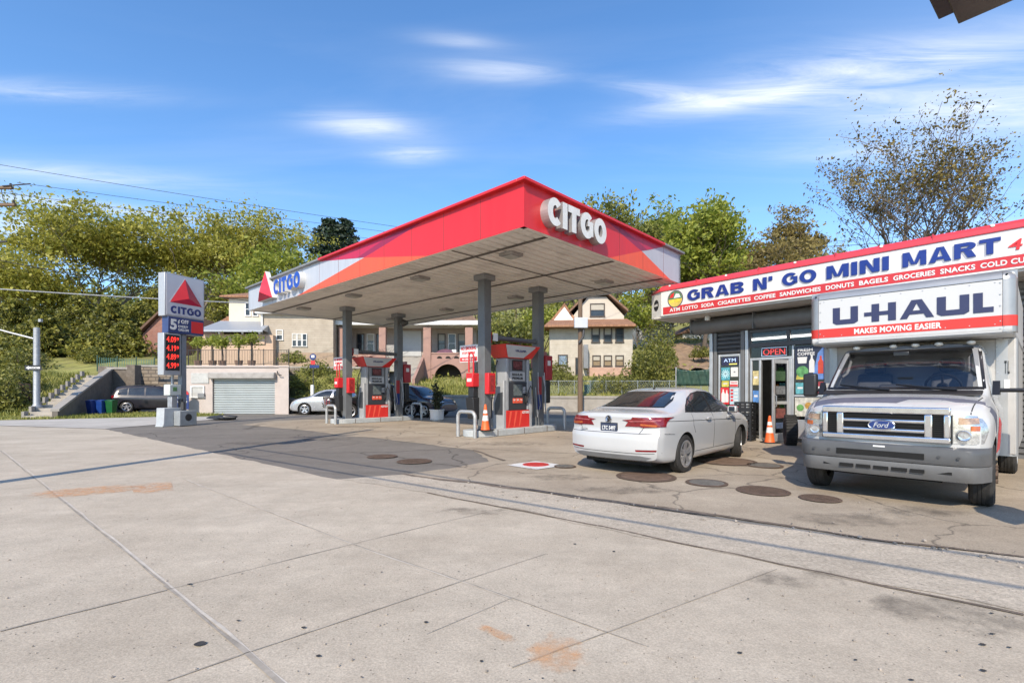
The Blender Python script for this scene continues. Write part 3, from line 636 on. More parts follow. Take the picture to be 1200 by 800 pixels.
def pump(loc, where):
    t = thing('fuel_pump', 'red and white fuel pump with grey side pillars, '+where, 'fuel pump', loc, CANG, 'fuel pumps')
    MB().box(-.56,.56,-.235,.235,.15,.75).build('base_cabinet', pump_red, t, bevel=.012)
    b = MB()
    for i in range(3): x = -.48+i*.25; b.add([(x,-.2385,.2),(x+.09,-.2385,.73),(x+.19,-.2385,.73),(x+.06,-.2385,.25)], [(0,1,2,3)])
    b.build('stripe', pump_bright, t, smooth=False)
    text('CITGO', .34, .085, white_paint, t, TX((.36,-.236,.68)), ext=.006, bold=.05)
    MB().box(-.44,.44,-.215,.215,.752,1.66).build('console', pump_dk, t, bevel=.015)
    MB().box(-.40,.40,-.19,.19,1.662,2.42).build('head', mat('pump_grey', (.22,.23,.24), .4, var=.08, dirt=.15), t, bevel=.015)
    for sx in (-1,1):
        b = MB(); b.box(sx*.50-.06,sx*.50+.06,-.235,.235,.752,2.42); 
        pl = b.build('side_pillar', mat('pillar_grey', (.33,.34,.35), .4, var=.06, dirt=.15), t, bevel=.02)
        # leaning fin at the foot of the pillar
        MB().prism([(-.24,.16),(.24,.16),(.24,1.0),(.10,1.55),(-.24,1.72)],'x',sx*.565,sx*.68).build('fin', mat('fin_grey', (.34,.35,.36), .45, var=.08, dirt=.2), pl, bevel=.02)
        MB().prism([(-.20,.62),(.16,.62),(.16,.98),(.02,1.30),(-.20,1.34)],'x',sx*.682,sx*.69).build('fin_panel', pump_dk, pl, bevel=.004)
    for s in (-1,1):
        R = TX((0,0,0), 0 if s < 0 else PI)
        sc = MB(); sc.box(-.25,.25,-.205,-.185,2.03,2.37,0,R); scr = sc.build('screen', black_plastic, t, bevel=.01)
        b = MB(); b.box(-.21,.21,-.209,-.2055,2.07,2.33,0,R); b.build('display', mat('display_picture', (.16,.05,.05), .2, var=.8, scale=7), scr)
        pn = MB(); pn.box(-.36,.36,-.205,-.186,1.70,1.99,0,R); pn_ = pn.build('price_panel', mat('price_panel', (.42,.43,.44), .4, var=.08), t, bevel=.006)
        text_mesh('REGULAR', .5,.085,.004,.04,R@TX((0,-.2055,1.905))).build('lettering', black_plastic, pn_, fix=False, smooth=False)
        text_mesh('PREMIUM', .5,.085,.004,.04,R@TX((0,-.2055,1.785))).build('lettering', black_plastic, pn_, fix=False, smooth=False)
        b = MB(); b.box(-.20,.20,-.222,-.2155,1.22,1.58,0,R); kp = b.build('keypad', mat('keypad_screen', (.12,.14,.14), .25, var=.4, scale=9), t, bevel=.004)
        b = MB()
        for i in range(3):
            for j in range(4): b.box(.235+i*.05,.270+i*.05,-.224,-.2155,1.30+j*.055,1.34+j*.055,0,R)
        b.build('key', light_grey, kp)
        gb = MB()
        for i in range(3): gb.box(-.24+i*.16,-.10+i*.16,-.232,-.2155,.98,1.14,0,R)
        g = gb.build('grade_button', mat('grade_button', (.72,.10,.05), .35, var=.15), t, bevel=.01)
        for i in range(3): text_mesh(('87','89','93')[i],.08,.055,.004,.03,R@TX((-.17+i*.16,-.2325,1.085))).build('lettering', white_paint, g, fix=False, smooth=False)
        # nozzle in its boot and the hose
        b = MB(); b.box(.30,.42,-.29,-.217,.98,1.22,0,R); nz = b.build('nozzle_boot', black_plastic, t, bevel=.01)
        b = MB(); b.tube([(.36,-.27,1.0),(.36,-.31,1.15),(.36,-.33,1.28),(.37,-.36,1.38)],[.02,.03,.035,.025],8,0,R); b.tube([(.36,-.34,1.16),(.36,-.40,1.20),(.36,-.40,1.32),(.36,-.36,1.36)],.010,6,0,R); b.build('nozzle', dark_grey, nz)
        b = MB(); pts = [(.37,-.36,1.38),(.42,-.40,1.55),(.52,-.40,1.4),(.60,-.38,1.0),(.62,-.36,.62),(.66,-.33,.50),(.70,-.30,.7),(.70,-.26,1.3),(.66,-.22,2.0),(.56,-.15,2.36)]
        b.tube(pts,.017,6,0,R); b.build('hose', black_plastic, t)
    # flared topper
    def frus(z0,z1,w0,d0,w1,d1): return [(-w0,-d0,z0),(w0,-d0,z0),(w0,d0,z0),(-w0,d0,z0),(-w1,-d1,z1),(w1,-d1,z1),(w1,d1,z1),(-w1,d1,z1)]
    b = MB(); b.add(frus(2.425,2.83,.60,.30,.86,.46), [(0,3,2,1),(4,5,6,7),(0,1,5,4),(1,2,6,5),(2,3,7,6),(3,0,4,7)])
    tp = b.build('topper', pump_red, t, bevel=.01)
    b = MB()
    for s in (-1,1):
        R = TX((0,0,0), 0 if s < 0 else PI)
        b.add([(-.56,-.306,2.44),(.18,-.306,2.44),(.60,-.432,2.76),(.60,-.455,2.81),(-.80,-.455,2.81)], [(0,1,2,3,4)], 0, R @ Matrix.Translation((0,-.004,0)))
    b.build('topper_panel', pump_white, tp, smooth=False)
    text_mesh('TriCLEAN',.52,.10,.004,.03,TX((-.08,-.41,2.66),0,rad(-21))).build('lettering', navy, tp, fix=False, smooth=False)
def hoop(loc, label):
    pts = [(0,-.38,0.004)]+[(0,-.38+.16*(1-math.cos(a*PI/12)),.60+.16*math.sin(a*PI/12)) for a in range(0,7)]+[(0,.38-.16*(1-math.cos(a*PI/12)),.60+.16*math.sin(a*PI/12)) for a in range(6,-1,-1)]+[(0,.38,0.004)]
    tag(MB().tube(pts,.055,12).build('bollard_hoop', hoop_m, None, loc, CANG), label, 'bollard', 'bent pipe guards at the pump islands')
for nearer, ay, names in ((True,3.95,('nearest the traffic cone','beside the pump close to the white car')),(False,12.4,('beside the dark pickup','beside the potted shrub'))):
    island(cw(3.875,ay), nearer)
    pump(cw(3.875,ay), 'beside the traffic cone' if nearer else 'nearest the parked dark pickup')
    hoop(cw(1.85,ay), 'bent grey pipe guard at the island end '+names[0]); hoop(cw(6.15,ay), 'bent grey pipe guard at the island end '+names[1])
    nm = 'front island' if nearer else 'island by the pickup'
    # squeegee station hung on the first column, hose box and extinguisher boxes
    t = thing('squeegee_station', 'black bin and red towel box hung on the column of the '+nm, 'squeegee station', cw(2.35,ay+.25), CANG, 'squeegee stations')
    MB().prism([(-.17,1.18),(.14,1.18),(.14,.52),(-.08,.52)],'y',-.17,.17).build('bin', black_plastic, t, bevel=.02)
    MB().box(-.16,.14,-.16,.16,1.50,1.92).build('towel_box', red_paint, t, bevel=.025)
    MB().box(-.10,.13,-.12,.12,1.182,1.498).build('hanger', black_plastic, t, bevel=.01)
    b = MB(); b.tube([(-.03,-.05,1.9),(-.03,-.05,2.45),(-.03,.02,2.56),(-.03,.12,2.56),(-.03,.16,2.45),(-.03,.16,1.95)],.025,8); b.build('handle', red_paint, t)
    MB().box(-.164,-.1605,-.1,.1,1.66,1.76).build('decal', white_paint, t)
    t = thing('fire_cabinet', 'red extinguisher box on the lit column of the '+nm, 'extinguisher box', cw(2.6,ay-.15), CANG, 'red boxes on the columns')
    MB().box(-.15,.15,-.18,0,1.28,1.92).build('case', red_paint, t, bevel=.02); MB().box(-.09,.09,-.185,-.181,1.36,1.84).build('window', mat('box_window', (.30,.03,.03), .15, var=.4, scale=8), t)
    t = thing('fire_cabinet', 'tall dark red box on the far column of the '+nm, 'extinguisher box', cw(5.32,ay-.02), CANG, 'red boxes on the columns')
    MB().box(0,.36,-.2,.2,1.75,2.60).build('case', mat('dull_red', (.34,.025,.03), .4, var=.1), t, bevel=.03); MB().box(.08,.24,-.206,-.201,2.25,2.42).build('decal', white_paint, t)
    MB().box(.06,.30,-.16,.16,.95,1.74).build('bin', black_plastic, t, bevel=.04)
    t = thing('warning_sign', 'white sign with red lettering hung beside the column of the '+nm, 'sign', cw(2.5,ay+.62), CANG-PI/2, 'red and white warning signs')
    MB().box(-.42,.42,-.012,.012,2.28,2.82).build('board', sign_white, t, bevel=.004)
    MB().box(-.40,.40,-.015,-.0125,2.31,2.44).build('band', sign_red, t)
    text('NO SMOKING', .70,.12, sign_red, t, TX((0,-.0125,2.72)), .004,.04); text('STOP ENGINE', .6,.08, sign_red, t, TX((0,-.0125,2.57)), .004,.04); text('NO OPEN FLAMES', .6,.07, sign_white, t, TX((0,-.0155,2.375)), .004,.03)
    t = thing('warning_sign', 'faded red notice board beyond the far column of the '+nm, 'sign', cw(5.6,ay+.35), CANG-PI/2, 'red and white warning signs')
    MB().box(-.36,.36,-.012,.012,2.2,2.75).build('board', mat('faded_red_board', (.40,.16,.15), .5, var=.1), t, bevel=.004); text('NO SMOKING', .56,.10, sign_white, t, TX((0,-.0125,2.55)), .004,.03)
    t = thing('notice_card', 'small red and white card taped high on the column of the '+nm, 'notice', cw(2.78,ay-.1), CANG, 'cards on the columns')
    MB().box(0,.012,-.02,.16,2.86,3.2).build('red_half', sign_red, t); MB().box(.0,.20,-.10,-.088,2.92,3.16).build('white_half', sign_white, t)
    t = thing('hose_hanger', 'blue and red banner strap with hoses on a column of the '+nm, 'hose hanger', cw(4.85,ay-.25), CANG, 'hose hangers')
    MB().box(-.03,.16,-.03,0,.75,1.25).build('blue_panel', navy, t, bevel=.006); MB().box(-.03,.16,-.03,0,1.252,1.85).build('red_panel', mat('dull_red', (1,0,0)), t, bevel=.006)
    b = MB(); b.tube([(.2,-.05,1.9),(.25,-.1,1.5),(.2,-.12,1.0),(.28,-.1,.6),(.34,-.05,1.2),(.3,-.02,2.0)],.018,6); b.tube([(-.06,-.05,2.0),(-.1,-.1,1.4),(-.02,-.12,.9),(-.12,-.08,.5),(-.16,-.02,1.5)],.015,6); b.build('hose', galv, t)

# traffic cones
cone_o = mat('cone_orange', (.80,.13,.025), .5, var=.1, dirt=.2); cone_w = mat('cone_reflective', (.72,.72,.70), .4, var=.08)
def cone(loc, label, h=.72):
    t = thing('traffic_cone', label, 'traffic cone', loc, rnd.random(), 'traffic cones'); k = h/.72
    MB().box(-.18*k,.18*k,-.18*k,.18*k,0,.03).build('base', black_plastic, t, bevel=.01)
    def r(z): return lerp(.125,.028,z/h)*k
    MB().lathe([(r(.03)+.01,.031),(r(.03),.05),(r(h*.38),h*.38)],20).build('lower_body', cone_o, t)
    MB().lathe([(r(h*.38)+.001,h*.38),(r(h*.58)+.001,h*.58)],20).build('wide_band', cone_w, t); MB().lathe([(r(h*.58),h*.58),(r(h*.66),h*.66)],20).build('middle_body', cone_o, t)
    MB().lathe([(r(h*.66)+.001,h*.66),(r(h*.78)+.001,h*.78)],20).build('narrow_band', cone_w, t); MB().lathe([(r(h*.78),h*.78),(r(h),h),(.0001,h+.004)],20).build('tip', cone_o, t)
cone(cw(2.25,3.55,.20), 'orange traffic cone with white bands on the pump island', .78)
g = gp(902,519); cone((g.x,g.y,.004), 'orange traffic cone with white bands outside the shop door', .72)

# ================================================================ roadside price sign
sg = thing('price_sign', 'tall fuel price sign with a red pyramid emblem and red price digits beside the street', 'sign', (-13.25,18.75,0), math.atan2(.945,.33))
b = MB(); b.box(-.02,1.62,0,.36,4.25,5.92); tp = b.build('logo_cabinet', mat('sign_case', (.40,.41,.43), .4, metal=.3, var=.05), sg, bevel=.02)
MB().box(.04,1.56,-.012,-.002,4.31,5.86).build('logo_face', mat('logo_face', (.50,.50,.52), .35, var=.04), tp)
b = MB(); A, B_, D, Pk = (.17,-.016,4.80),(1.50,-.016,4.80),(.78,-.016,5.80),(.86,-.13,5.03)
b.add([A,B_,D,Pk],[(0,3,2)],0); b.add([A,B_,D,Pk],[(3,1,2)],1); b.add([A,B_,D,Pk],[(0,1,3)],2)
b.add([(.10,-.015,4.79),(.22,-.015,4.79),(.82,-.015,5.74),(.77,-.015,5.85)],[(0,1,2,3)],3)
b.build('emblem', [sign_red, mat('emblem_shade', (.40,.02,.03), .35), crimson_paint, white_paint], tp, fix=False, smooth=False)
block_text('CITGO', 1.26, .28, .01, TX((.83,-.012,4.53)), t=.31, gap=.10).build('lettering', navy, tp, fix=False, smooth=False)
b = MB(); b.box(.10,1.58,-.02,.32,3.62,4.245); op = b.build('offer_panel', mat('offer_navy', (.03,.05,.15), .4, var=.1), sg, bevel=.01)
text('5', .26,.42, white_paint, op, TX((.31,-.021,3.95)), .006,.04); text('¢ OFF', .44,.19, white_paint, op, TX((.70,-.021,4.08)), .006,.03); text('EVERY', .40,.09, white_paint, op, TX((.70,-.021,3.90)), .006,.02); text('GALLON', .42,.10, white_paint, op, TX((.71,-.021,3.77)), .006,.02)
MB().box(1.04,1.55,-.024,-.0205,3.70,4.16).build('offer_card', sign_red, op)
b = MB(); b.box(-.06,.62,0,.34,1.98,3.60); pb = b.build('price_cabinet', mat('sign_case', (1,1,1)), sg, bevel=.02)
MB().box(.0,.56,-.014,-.002,2.16,3.54).build('price_face', black_plastic, pb)
for i, s in enumerate(('4.09','4.19','4.89','4.99')):
    z = 3.36-i*.335; text(s, .38,.22, led_red, pb, TX((.23,-.0145,z)), .006, .010); text('9', .07,.13, led_red, pb, TX((.485,-.0145,z+.03)), .006, .010)
MB().box(.70,.90,.06,.28,.3,3.62).build('post', mat('post_grey', (.20,.21,.23), .45, var=.1), sg, bevel=.015); MB().tube([(.42,.2,.9),(.42,.2,1.98)],.05,10).build('conduit', galv, sg)
b = MB(); b.prism([(-.16,0),(.66,0),(.62,.14),(.60,.72),(-.10,.72),(-.12,.14)],'y',-.08,.34); b.build('base', mat('base_paint', (.40,.42,.43), .5, var=.1, dirt=.3), sg, bevel=.02)
b = MB(); b.box(.25,.95,-.44,-.10,.02,.60); bx = b.build('access_box', mat('box_paint', (.26,.28,.29), .5, var=.12, dirt=.3), sg, bevel=.02); b = MB(); b.lathe([(.0001,-.106),(.13,-.106),(.14,-.102)],18,axis='y',c=(.60,-.34,.34)); b.build('opening', black_plastic, bx)
b = MB(); b.box(.12,.58,-.08,.26,1.20,1.62); m_ = b.build('meter_box', mat('meter_box', (.50,.53,.50), .4, var=.08), sg, bevel=.02); MB().box(.24,.40,-.086,-.081,1.36,1.52).build('window', mat('meter_green', (.10,.22,.08), .3, var=.4, scale=9), m_)
MB().box(.22,.46,-.04,.2,.73,1.19).build('riser', galv, sg, bevel=.02)
b = MB(); b.lathe([(.0001,0),(.085,0),(.085,.34),(.0001,.34)],14,T=TX((.62,.02,.72))); b.lathe([(.0001,0),(.07,0),(.07,.30),(.0001,.30)],14,T=TX((.52,-.25,.64))); b.build('regulator', dark_grey, sg)
# round-headed red and blue panel behind the sign and the spill by it
t = thing('ground_sign', 'blue sign with rounded red top standing behind the price sign', 'sign', (-18.75,27.9,0), rad(12)); t.scale = (.62,.62,.62)
b = MB(); pts = [(-.55,.5),(.55,.5),(.55,1.9)]+[(.55*math.cos(a*PI/10),1.9+.42*math.sin(a*PI/10)) for a in range(1,10)]+[(-.55,1.9)]; b.prism(pts,'y',-.03,.03); b.build('board', navy, t, bevel=.005)
b = MB(); pts = [(-.54,1.85),(.54,1.85)]+[(.54*math.cos(a*PI/10),1.9+.41*math.sin(a*PI/10)) for a in range(0,11)]; b.prism(pts,'y',-.036,-.031); b.build('red_head', sign_red, t); text('AIR', .6,.22, white_paint, t, TX((0,-.037,2.02)), .004,.03); text('WATER', .8,.2, white_paint, t, TX((0,-.031,1.55)), .004,.03); text('VACUUM', .8,.2, white_paint, t, TX((0,-.031,1.2)), .004,.03)
b = MB(); b.tube([(-.4,0,0),(-.4,0,.5)],.03,8); b.tube([(.4,0,0),(.4,0,.5)],.03,8); b.build('leg', galv, t)
b = MB(); rows = []
for i in range(9):
    t_ = PI*i/8; rows.append([(max(.001,math.sin(t_))*math.cos(j*PI/7)*.62*(1+.35*math.sin(j*2.1+i)), max(.001,math.sin(t_))*math.sin(j*PI/7)*.3*(1+.3*math.sin(j*1.7+i*2)), .11-.11*math.cos(t_)*(1+.25*math.sin(j*1.3))) for j in range(14)])
b.grid(rows, closed=True)
tag(b.build('rubbish_bag', mat('black_bag', (.03,.03,.03), .4, var=.3, scale=10), None, gp(262,492), ang=20), 'crumpled black bag lying on the asphalt beside the price sign', 'bag')
# ================================================================ vehicles (local x forward, y to the driver's left, z up)
car_glass = mat('car_glass', (.018,.022,.026), .03, var=.6, scale=1.5, coat=.6)
trim_black = mat('trim_black', (.012,.012,.013), .3, var=.2)
lamp_red = mat('lamp_red', (.17,.006,.010), .12, var=.35, scale=12, coat=.8); lamp_amber = mat('lamp_amber', (.40,.09,.02), .15, var=.3, scale=14, coat=.7); lamp_clear = mat('lamp_clear', (.60,.62,.64), .08, metal=.55, var=.45, scale=16, coat=.8)
alloy = mat('alloy', (.48,.48,.49), .3, metal=.75, var=.1, scale=9, dirt=.2); well_m = mat('wheel_well', (.01,.01,.01), .9, var=.2)
seam_m = mat('panel_gap', (.02,.02,.02), .7, var=.1)
def body_mesh(P, paint, nst=76):
    x0, x1 = P['zt'][0][0], P['zt'][-1][0]; rings = []
    st = sorted(set([x0+(x1-x0)*i/nst for i in range(nst+1)]+[x0+.02,x0+.05,x1-.02,x1-.05]))
    for x in st:
        W, zb, zs, zt, wr = (interp(P[k],x) for k in ('W','zb','zs','zt','wr')); zt = max(zt, zs+.012)
        g = min(1,max(0,(zt-zs-.05)/.26)); yb = .945*W; H = zt-zs
        gh = [(lerp(yb,wr,.5)+.012, zs+H*.5), (wr, zt-min(.085,H*.3)), (wr*.86, zt-min(.028,H*.1)), (wr*.5, zt-.006), (0, zt)]
        dk = [(.86*W, zs+H*.42), (.70*W, zs+H*.72), (.50*W, zs+H*.90), (.26*W, zs+H*.975), (0, zt)]
        top = [(lerp(a[0],b[0],g), lerp(a[1],b[1],g)) for a,b in zip(dk,gh)]
        hz = zs-zb
        cp = [(0,zb),(.5*W,zb),(.82*W,zb+.005),(.945*W,zb+.04),(.975*W,zb+hz*.22),(.99*W,zb+hz*.45),(W,zb+hz*.70),(.992*W,zb+hz*.86),(yb,zs)]+top
        # smooth the half ring with a Catmull-Rom curve
        half = []
        for i in range(len(cp)-1):
            p0, p1, p2, p3 = cp[max(0,i-1)], cp[i], cp[i+1], cp[min(len(cp)-1,i+2)]
            for k in range(3):
                t = k/3; half.append(tuple(.5*((2*p1[c])+(-p0[c]+p2[c])*t+(2*p0[c]-5*p1[c]+4*p2[c]-p3[c])*t*t+(-p0[c]+3*p1[c]-3*p2[c]+p3[c])*t**3) for c in (0,1)))
        half.append(cp[-1]); rings.append((x,W,half))
    def warp(x, y, z, W):
        dx = 0
        if 'rear' in P:
            f = max(0,1-(x-x0)/P.get('rfade',.55))**1.5; dx += f*(interp(P['rear'],z)+P.get('rplan',.2)*abs(y/.9)**3)
        if 'front' in P:
            f = max(0,1-(x1-x)/P.get('ffade',.55))**1.5; dx -= f*(interp(P['front'],z)+P.get('fplan',.2)*abs(y/.9)**3)
        return x+dx
    mb = MB(); n = len(rings[0][2]); full = []
    for x,W,h in rings:
        r = [(warp(x,y,z,W),-y,z) for y,z in h]+[(warp(x,y,z,W),y,z) for y,z in h[-2:0:-1]]; full.append(r)
    mb.grid(full, 0, closed=True)
    for (x,W,h), rev in ((rings[0],0),(rings[-1],1)):      # close both ends with a grid
        rows = [[(warp(x,lerp(-y,y,j/16),z,W), lerp(-y,y,j/16), z) for j in range(17)] for y,z in h[1:-1]]
        z0, z1 = h[0][1], h[-1][1]
        mb.grid(rows); 
    return mb, rings
def cut(me_obj, cutters):
    for c in cutters:
        md = me_obj.modifiers.new('cut','BOOLEAN'); md.operation = 'DIFFERENCE'; md.object = c; md.solver = 'EXACT'
    dg = bpy.context.evaluated_depsgraph_get(); me = bpy.data.meshes.new_from_object(me_obj.evaluated_get(dg)); old = me_obj.data
    me_obj.modifiers.clear(); me_obj.data = me
    for c in cutters: d = c.data; bpy.data.objects.remove(c); bpy.data.meshes.remove(d)
    bpy.data.meshes.remove(old); return me
def make_body(P, paint, parent, wheels, name='body'):
    mb, _ = body_mesh(P, paint); me = mb.mesh(name, [paint, well_m], merge=.0008, ang=28)
    bvh = BVHTree.FromPolygons([v.co.copy() for v in me.vertices], [tuple(p.vertices) for p in me.polygons])
    o = link(name, me, parent); cs = []
    for (wx, wr, ar, yi) in wheels:
        for s in (-1,1):
            c = MB(); c.lathe([(ar,0),(ar,.8)],40,axis='y',c=(wx,yi if s > 0 else -yi-.8,wr))
            cs.append(c.build('cutter', well_m, None))
    o.parent = None; me = cut(o, cs); o.parent = parent
    for p in me.polygons:
        for (wx, wr, ar, yi) in wheels:
            d = [math.hypot(me.vertices[i].co.x-wx, me.vertices[i].co.z-wr) for i in p.vertices]
            ys = [abs(me.vertices[i].co.y) for i in p.vertices]
            if all(x < ar+.004 for x in d) and (all(x > ar-.02 for x in d) or all(abs(y-yi) < .01 for y in ys)) and min(ys) > yi-.02: p.material_index = 1
    me.shade_smooth(); me.set_sharp_from_angle(angle=rad(28))
    return o, bvh
def patch_mb(mb, bvh, poly, plane, off=.005, step=.06, mi=0, skirt=.02, jump=.9):
    bm = bmesh.new(); bm.faces.new([bm.verts.new((a,b,0)) for a,b in poly])
    A = [p[0] for p in poly]; B = [p[1] for p in poly]
    for i, (lo, hi) in enumerate(((min(A),max(A)),(min(B),max(B)))):
        k = int((hi-lo)/step); 
        for j in range(1,k+1):
            no = (1,0,0) if i == 0 else (0,1,0); co = (lo+(hi-lo)*j/(k+1),0,0) if i == 0 else (0,lo+(hi-lo)*j/(k+1),0)
            bmesh.ops.bisect_plane(bm, geom=bm.verts[:]+bm.edges[:]+bm.faces[:], plane_co=co, plane_no=no)
    bmesh.ops.triangulate(bm, faces=bm.faces[:]) if False else None
    ed = [e for e in bm.edges if e.is_boundary]; bm.verts.index_update(); pos = []; inn = []
    hits = []
    for v in bm.verts:
        a, b = v.co.x, v.co.y
        if plane == 'rear': o, d = Vector((-9,a,b)), Vector((1,0,0))
        elif plane == 'front': o, d = Vector((9,a,b)), Vector((-1,0,0))
        elif plane == 'left': o, d = Vector((a,9,b)), Vector((0,-1,0))
        elif plane == 'right': o, d = Vector((a,-9,b)), Vector((0,1,0))
        else: o, d = Vector((a,b,9)), Vector((0,0,-1))
        h = bvh.ray_cast(o, d); hits.append((v.co.copy(), o, d, h))
    good = [(c,(h[0]-o).length) for c,o,d,h in hits if h[0] is not None]
    med = sorted(t for _,t in good)[len(good)//2] if good else 7
    for c,o,d,h in hits:
        t = (h[0]-o).length if h[0] is not None else 99
        if h[0] is None or abs(t-med) > jump:
            near = [g for g in good if abs(g[1]-med) <= jump] or [(c,med)]
            t = min(near, key=lambda g: (g[0]-c).length)[1]; h = bvh.find_nearest(o+d*t)
        n = h[1]; n = -n if n.dot(d) > 0 else n
        pos.append(h[0]+n*off); inn.append(h[0]-n*skirt)
    fs = [[v.index for v in f.verts] for f in bm.faces]; k = len(pos); sk = []
    ring = {}
    for e in ed: a, b = e.verts[0].index, e.verts[1].index; sk.append((a,b,k+b,k+a))
    bm.free(); mb.add(pos+inn, fs+sk, mi); return mb
def patch(bvh, poly, plane, m, parent, name, off=.005, step=.06, both=False, skirt=.02):
    o = patch_mb(MB(), bvh, poly, plane, off, step, 0, skirt).build(name, m, parent, fix=False, ang=40)
    if both: patch(bvh, poly, {'left':'right','right':'left'}[plane], m, parent, name, off, step, False, skirt)
    return o
def line(pts, w):  # thin polyline as a closed outline
    L_, R2 = [], []
    for i,p in enumerate(pts):
        a = pts[max(0,i-1)]; b = pts[min(len(pts)-1,i+1)]; d = Vector((b[0]-a[0],b[1]-a[1])); d.normalize(); q = (-d.y*w/2, d.x*w/2)
        L_.append((p[0]+q[0],p[1]+q[1])); R2.append((p[0]-q[0],p[1]-q[1]))
    return L_+R2[::-1]
def gaps(bvh, lines, parent, w=.009):
    for pl, pts in lines:
        mb = MB()
        for i in range(len(pts)-1): patch_mb(mb, bvh, line([pts[i],pts[i+1]], w), pl, .0025, .08, 0, .004)
        mb.build('panel_gap', seam_m, parent, fix=False, smooth=False)
def wheel(parent, x, y, r, w=.2, spokes=5, steer=0, rim=.70, mesh=None, rim_mat=None, paired=True):
    """tyre with a rim; outer face points to +y when y > 0"""
    s = 1 if y > 0 else -1
    T = MB(); h = w/2; k = r*rim
    T.lathe([(k,-h*.8),(k+.02,-h),(r-.05,-h),(r-.012,-h*.82),(r,-h*.6),(r-.006,-h*.33),(r-.006,-h*.28),(r,-h*.25),(r,-h*.03),(r-.008,0),(r,h*.03),(r,h*.25),(r-.006,h*.28),(r-.006,h*.33),(r,h*.6),(r-.012,h*.82),(r-.05,h),(k+.02,h),(k,h*.8)],40,axis='y',cap=False)
    w_ = T.build('wheel', rubber, parent, (x,y,r), steer, ang=30)
    b = MB(); yo = s*h
    b.lathe([(k+.006,yo*.95),(k-.012,yo*1.0),(k-.03,yo*.9),(k-.035,yo*.2),(k-.035,-yo*.5)],36,axis='y',cap=False)
    b.lathe([(.0001,yo*.86),(.05,yo*.86),(.065,yo*.78),(.065,yo*.5)],18,axis='y')
    for i in range(spokes):
        a = 2*PI*i/spokes
        for da in ((-.16,.16) if paired else (0,)):
            R = Matrix.Rotation(a+da,4,'Y'); ww = .017 if paired else .034
            b.add([(-ww*1.5,yo*.80,.05),(ww*1.5,yo*.80,.05),(ww*.9,yo*.93,k-.02),(-ww*.9,yo*.93,k-.02),(-ww*1.5,yo*.55,.05),(ww*1.5,yo*.55,.05),(ww*.9,yo*.70,k-.02),(-ww*.9,yo*.70,k-.02)],[(0,1,2,3),(7,6,5,4),(0,4,5,1),(1,5,6,2),(2,6,7,3),(3,7,4,0)],0,R)
    b.build('rim', rim_mat or alloy, w_, ang=30)
    MB().lathe([(.0001,yo*.15),(k-.04,yo*.15),(k-.04,-yo*.6)],30,axis='y').build('brake_disc', trim_black, w_)
    return w_
def plate(parent, x, y, z, txt, face=-1, m=None, tm=None, w=.305, h=.152):
    T = TX((x,y,z), rad(-90) if face < 0 else rad(90))
    o = MB().box(-w/2-.012,w/2+.012,0,.012,-h/2-.012,h/2+.012,0,T).build('licence_plate', trim_black, parent, bevel=.003)
    MB().box(-w/2,w/2,-.003,-.0005,-h/2,h/2,0,T).build('plate_face', m, o)
    text_mesh(txt, w*.84, h*.46, .003, .03, T @ TX((0,-.0035,0))).build('lettering', tm, o, fix=False, smooth=False)
    return o

# ---------------------------------------------------------------- the white saloon at the shop
car_white = mat('car_white', (.47,.47,.465), .22, var=.025, scale=1.2, coat=.7, dirt=.07, dirtcol=(.42,.38,.33))
PS = dict(zt=[(0,.96),(.06,1.02),(.30,1.055),(.60,1.075),(.85,1.165),(1.25,1.315),(1.6,1.41),(1.95,1.452),(2.3,1.462),(2.7,1.435),(3.0,1.36),(3.3,1.215),(3.62,1.05),(3.75,1.02),(4.1,.955),(4.45,.85),(4.64,.72),(4.70,.60)],
          zs=[(0,.90),(.3,.985),(.9,1.00),(1.5,.985),(2.4,.955),(3.2,.935),(3.7,.925),(4.2,.83),(4.55,.69),(4.7,.55)],
          zb=[(0,.27),(.25,.22),(.6,.20),(1.2,.19),(3.6,.19),(4.2,.20),(4.55,.22),(4.7,.28)],
          W=[(0,.83),(.2,.868),(.7,.892),(1.1,.90),(1.8,.895),(3,.895),(3.8,.90),(4.2,.88),(4.5,.82),(4.7,.70)],
          wr=[(0,.60),(.8,.60),(1.2,.585),(1.8,.600),(2.4,.605),(2.9,.61),(3.3,.66),(3.6,.72),(4.7,.6)],
          rear=[(.2,.11),(.33,.035),(.45,.0),(.62,.0),(.69,.015),(.73,.055),(.85,.05),(.96,.035),(1.03,.0),(1.1,0)], rplan=.20, rfade=.6, fplan=.30, front=[(.2,.06),(.4,0),(.6,.02),(.9,.1)])
rear_axle = Vector((2.88,8.40,0)); hd = Vector((.684,.729,0)); lf = Vector((-.729,.684,0))
org = rear_axle+lf*.78-hd*1.06
sd = thing('saloon_car', 'white four-door saloon car seen from behind, parked facing the shop door', 'car', org, math.atan2(hd.y,hd.x))
body, bv = make_body(PS, car_white, sd, [(1.06,.325,.37,.58),(3.75,.325,.37,.58)])
dlo = [(1.13,1.02),(1.30,1.13),(1.55,1.255),(1.85,1.345),(2.2,1.385),(2.6,1.372),(2.9,1.30),(3.15,1.175),(3.42,1.0),(3.30,.975),(2.4,.985),(1.6,1.005)]
patch(bv, dlo, 'right', trim_black, sd, 'window_trim', .004, both=True)
for poly in ([(1.22,1.04),(1.34,1.13),(1.50,1.215),(1.50,1.03)], [(1.56,1.03),(1.56,1.25),(1.85,1.325),(2.17,1.362),(2.23,1.005)], [(2.33,1.003),(2.28,1.362),(2.6,1.35),(2.86,1.285),(3.10,1.165),(3.30,1.02),(3.26,.995)]):
    patch(bv, poly, 'right', car_glass, sd, 'side_window', .008, both=True)
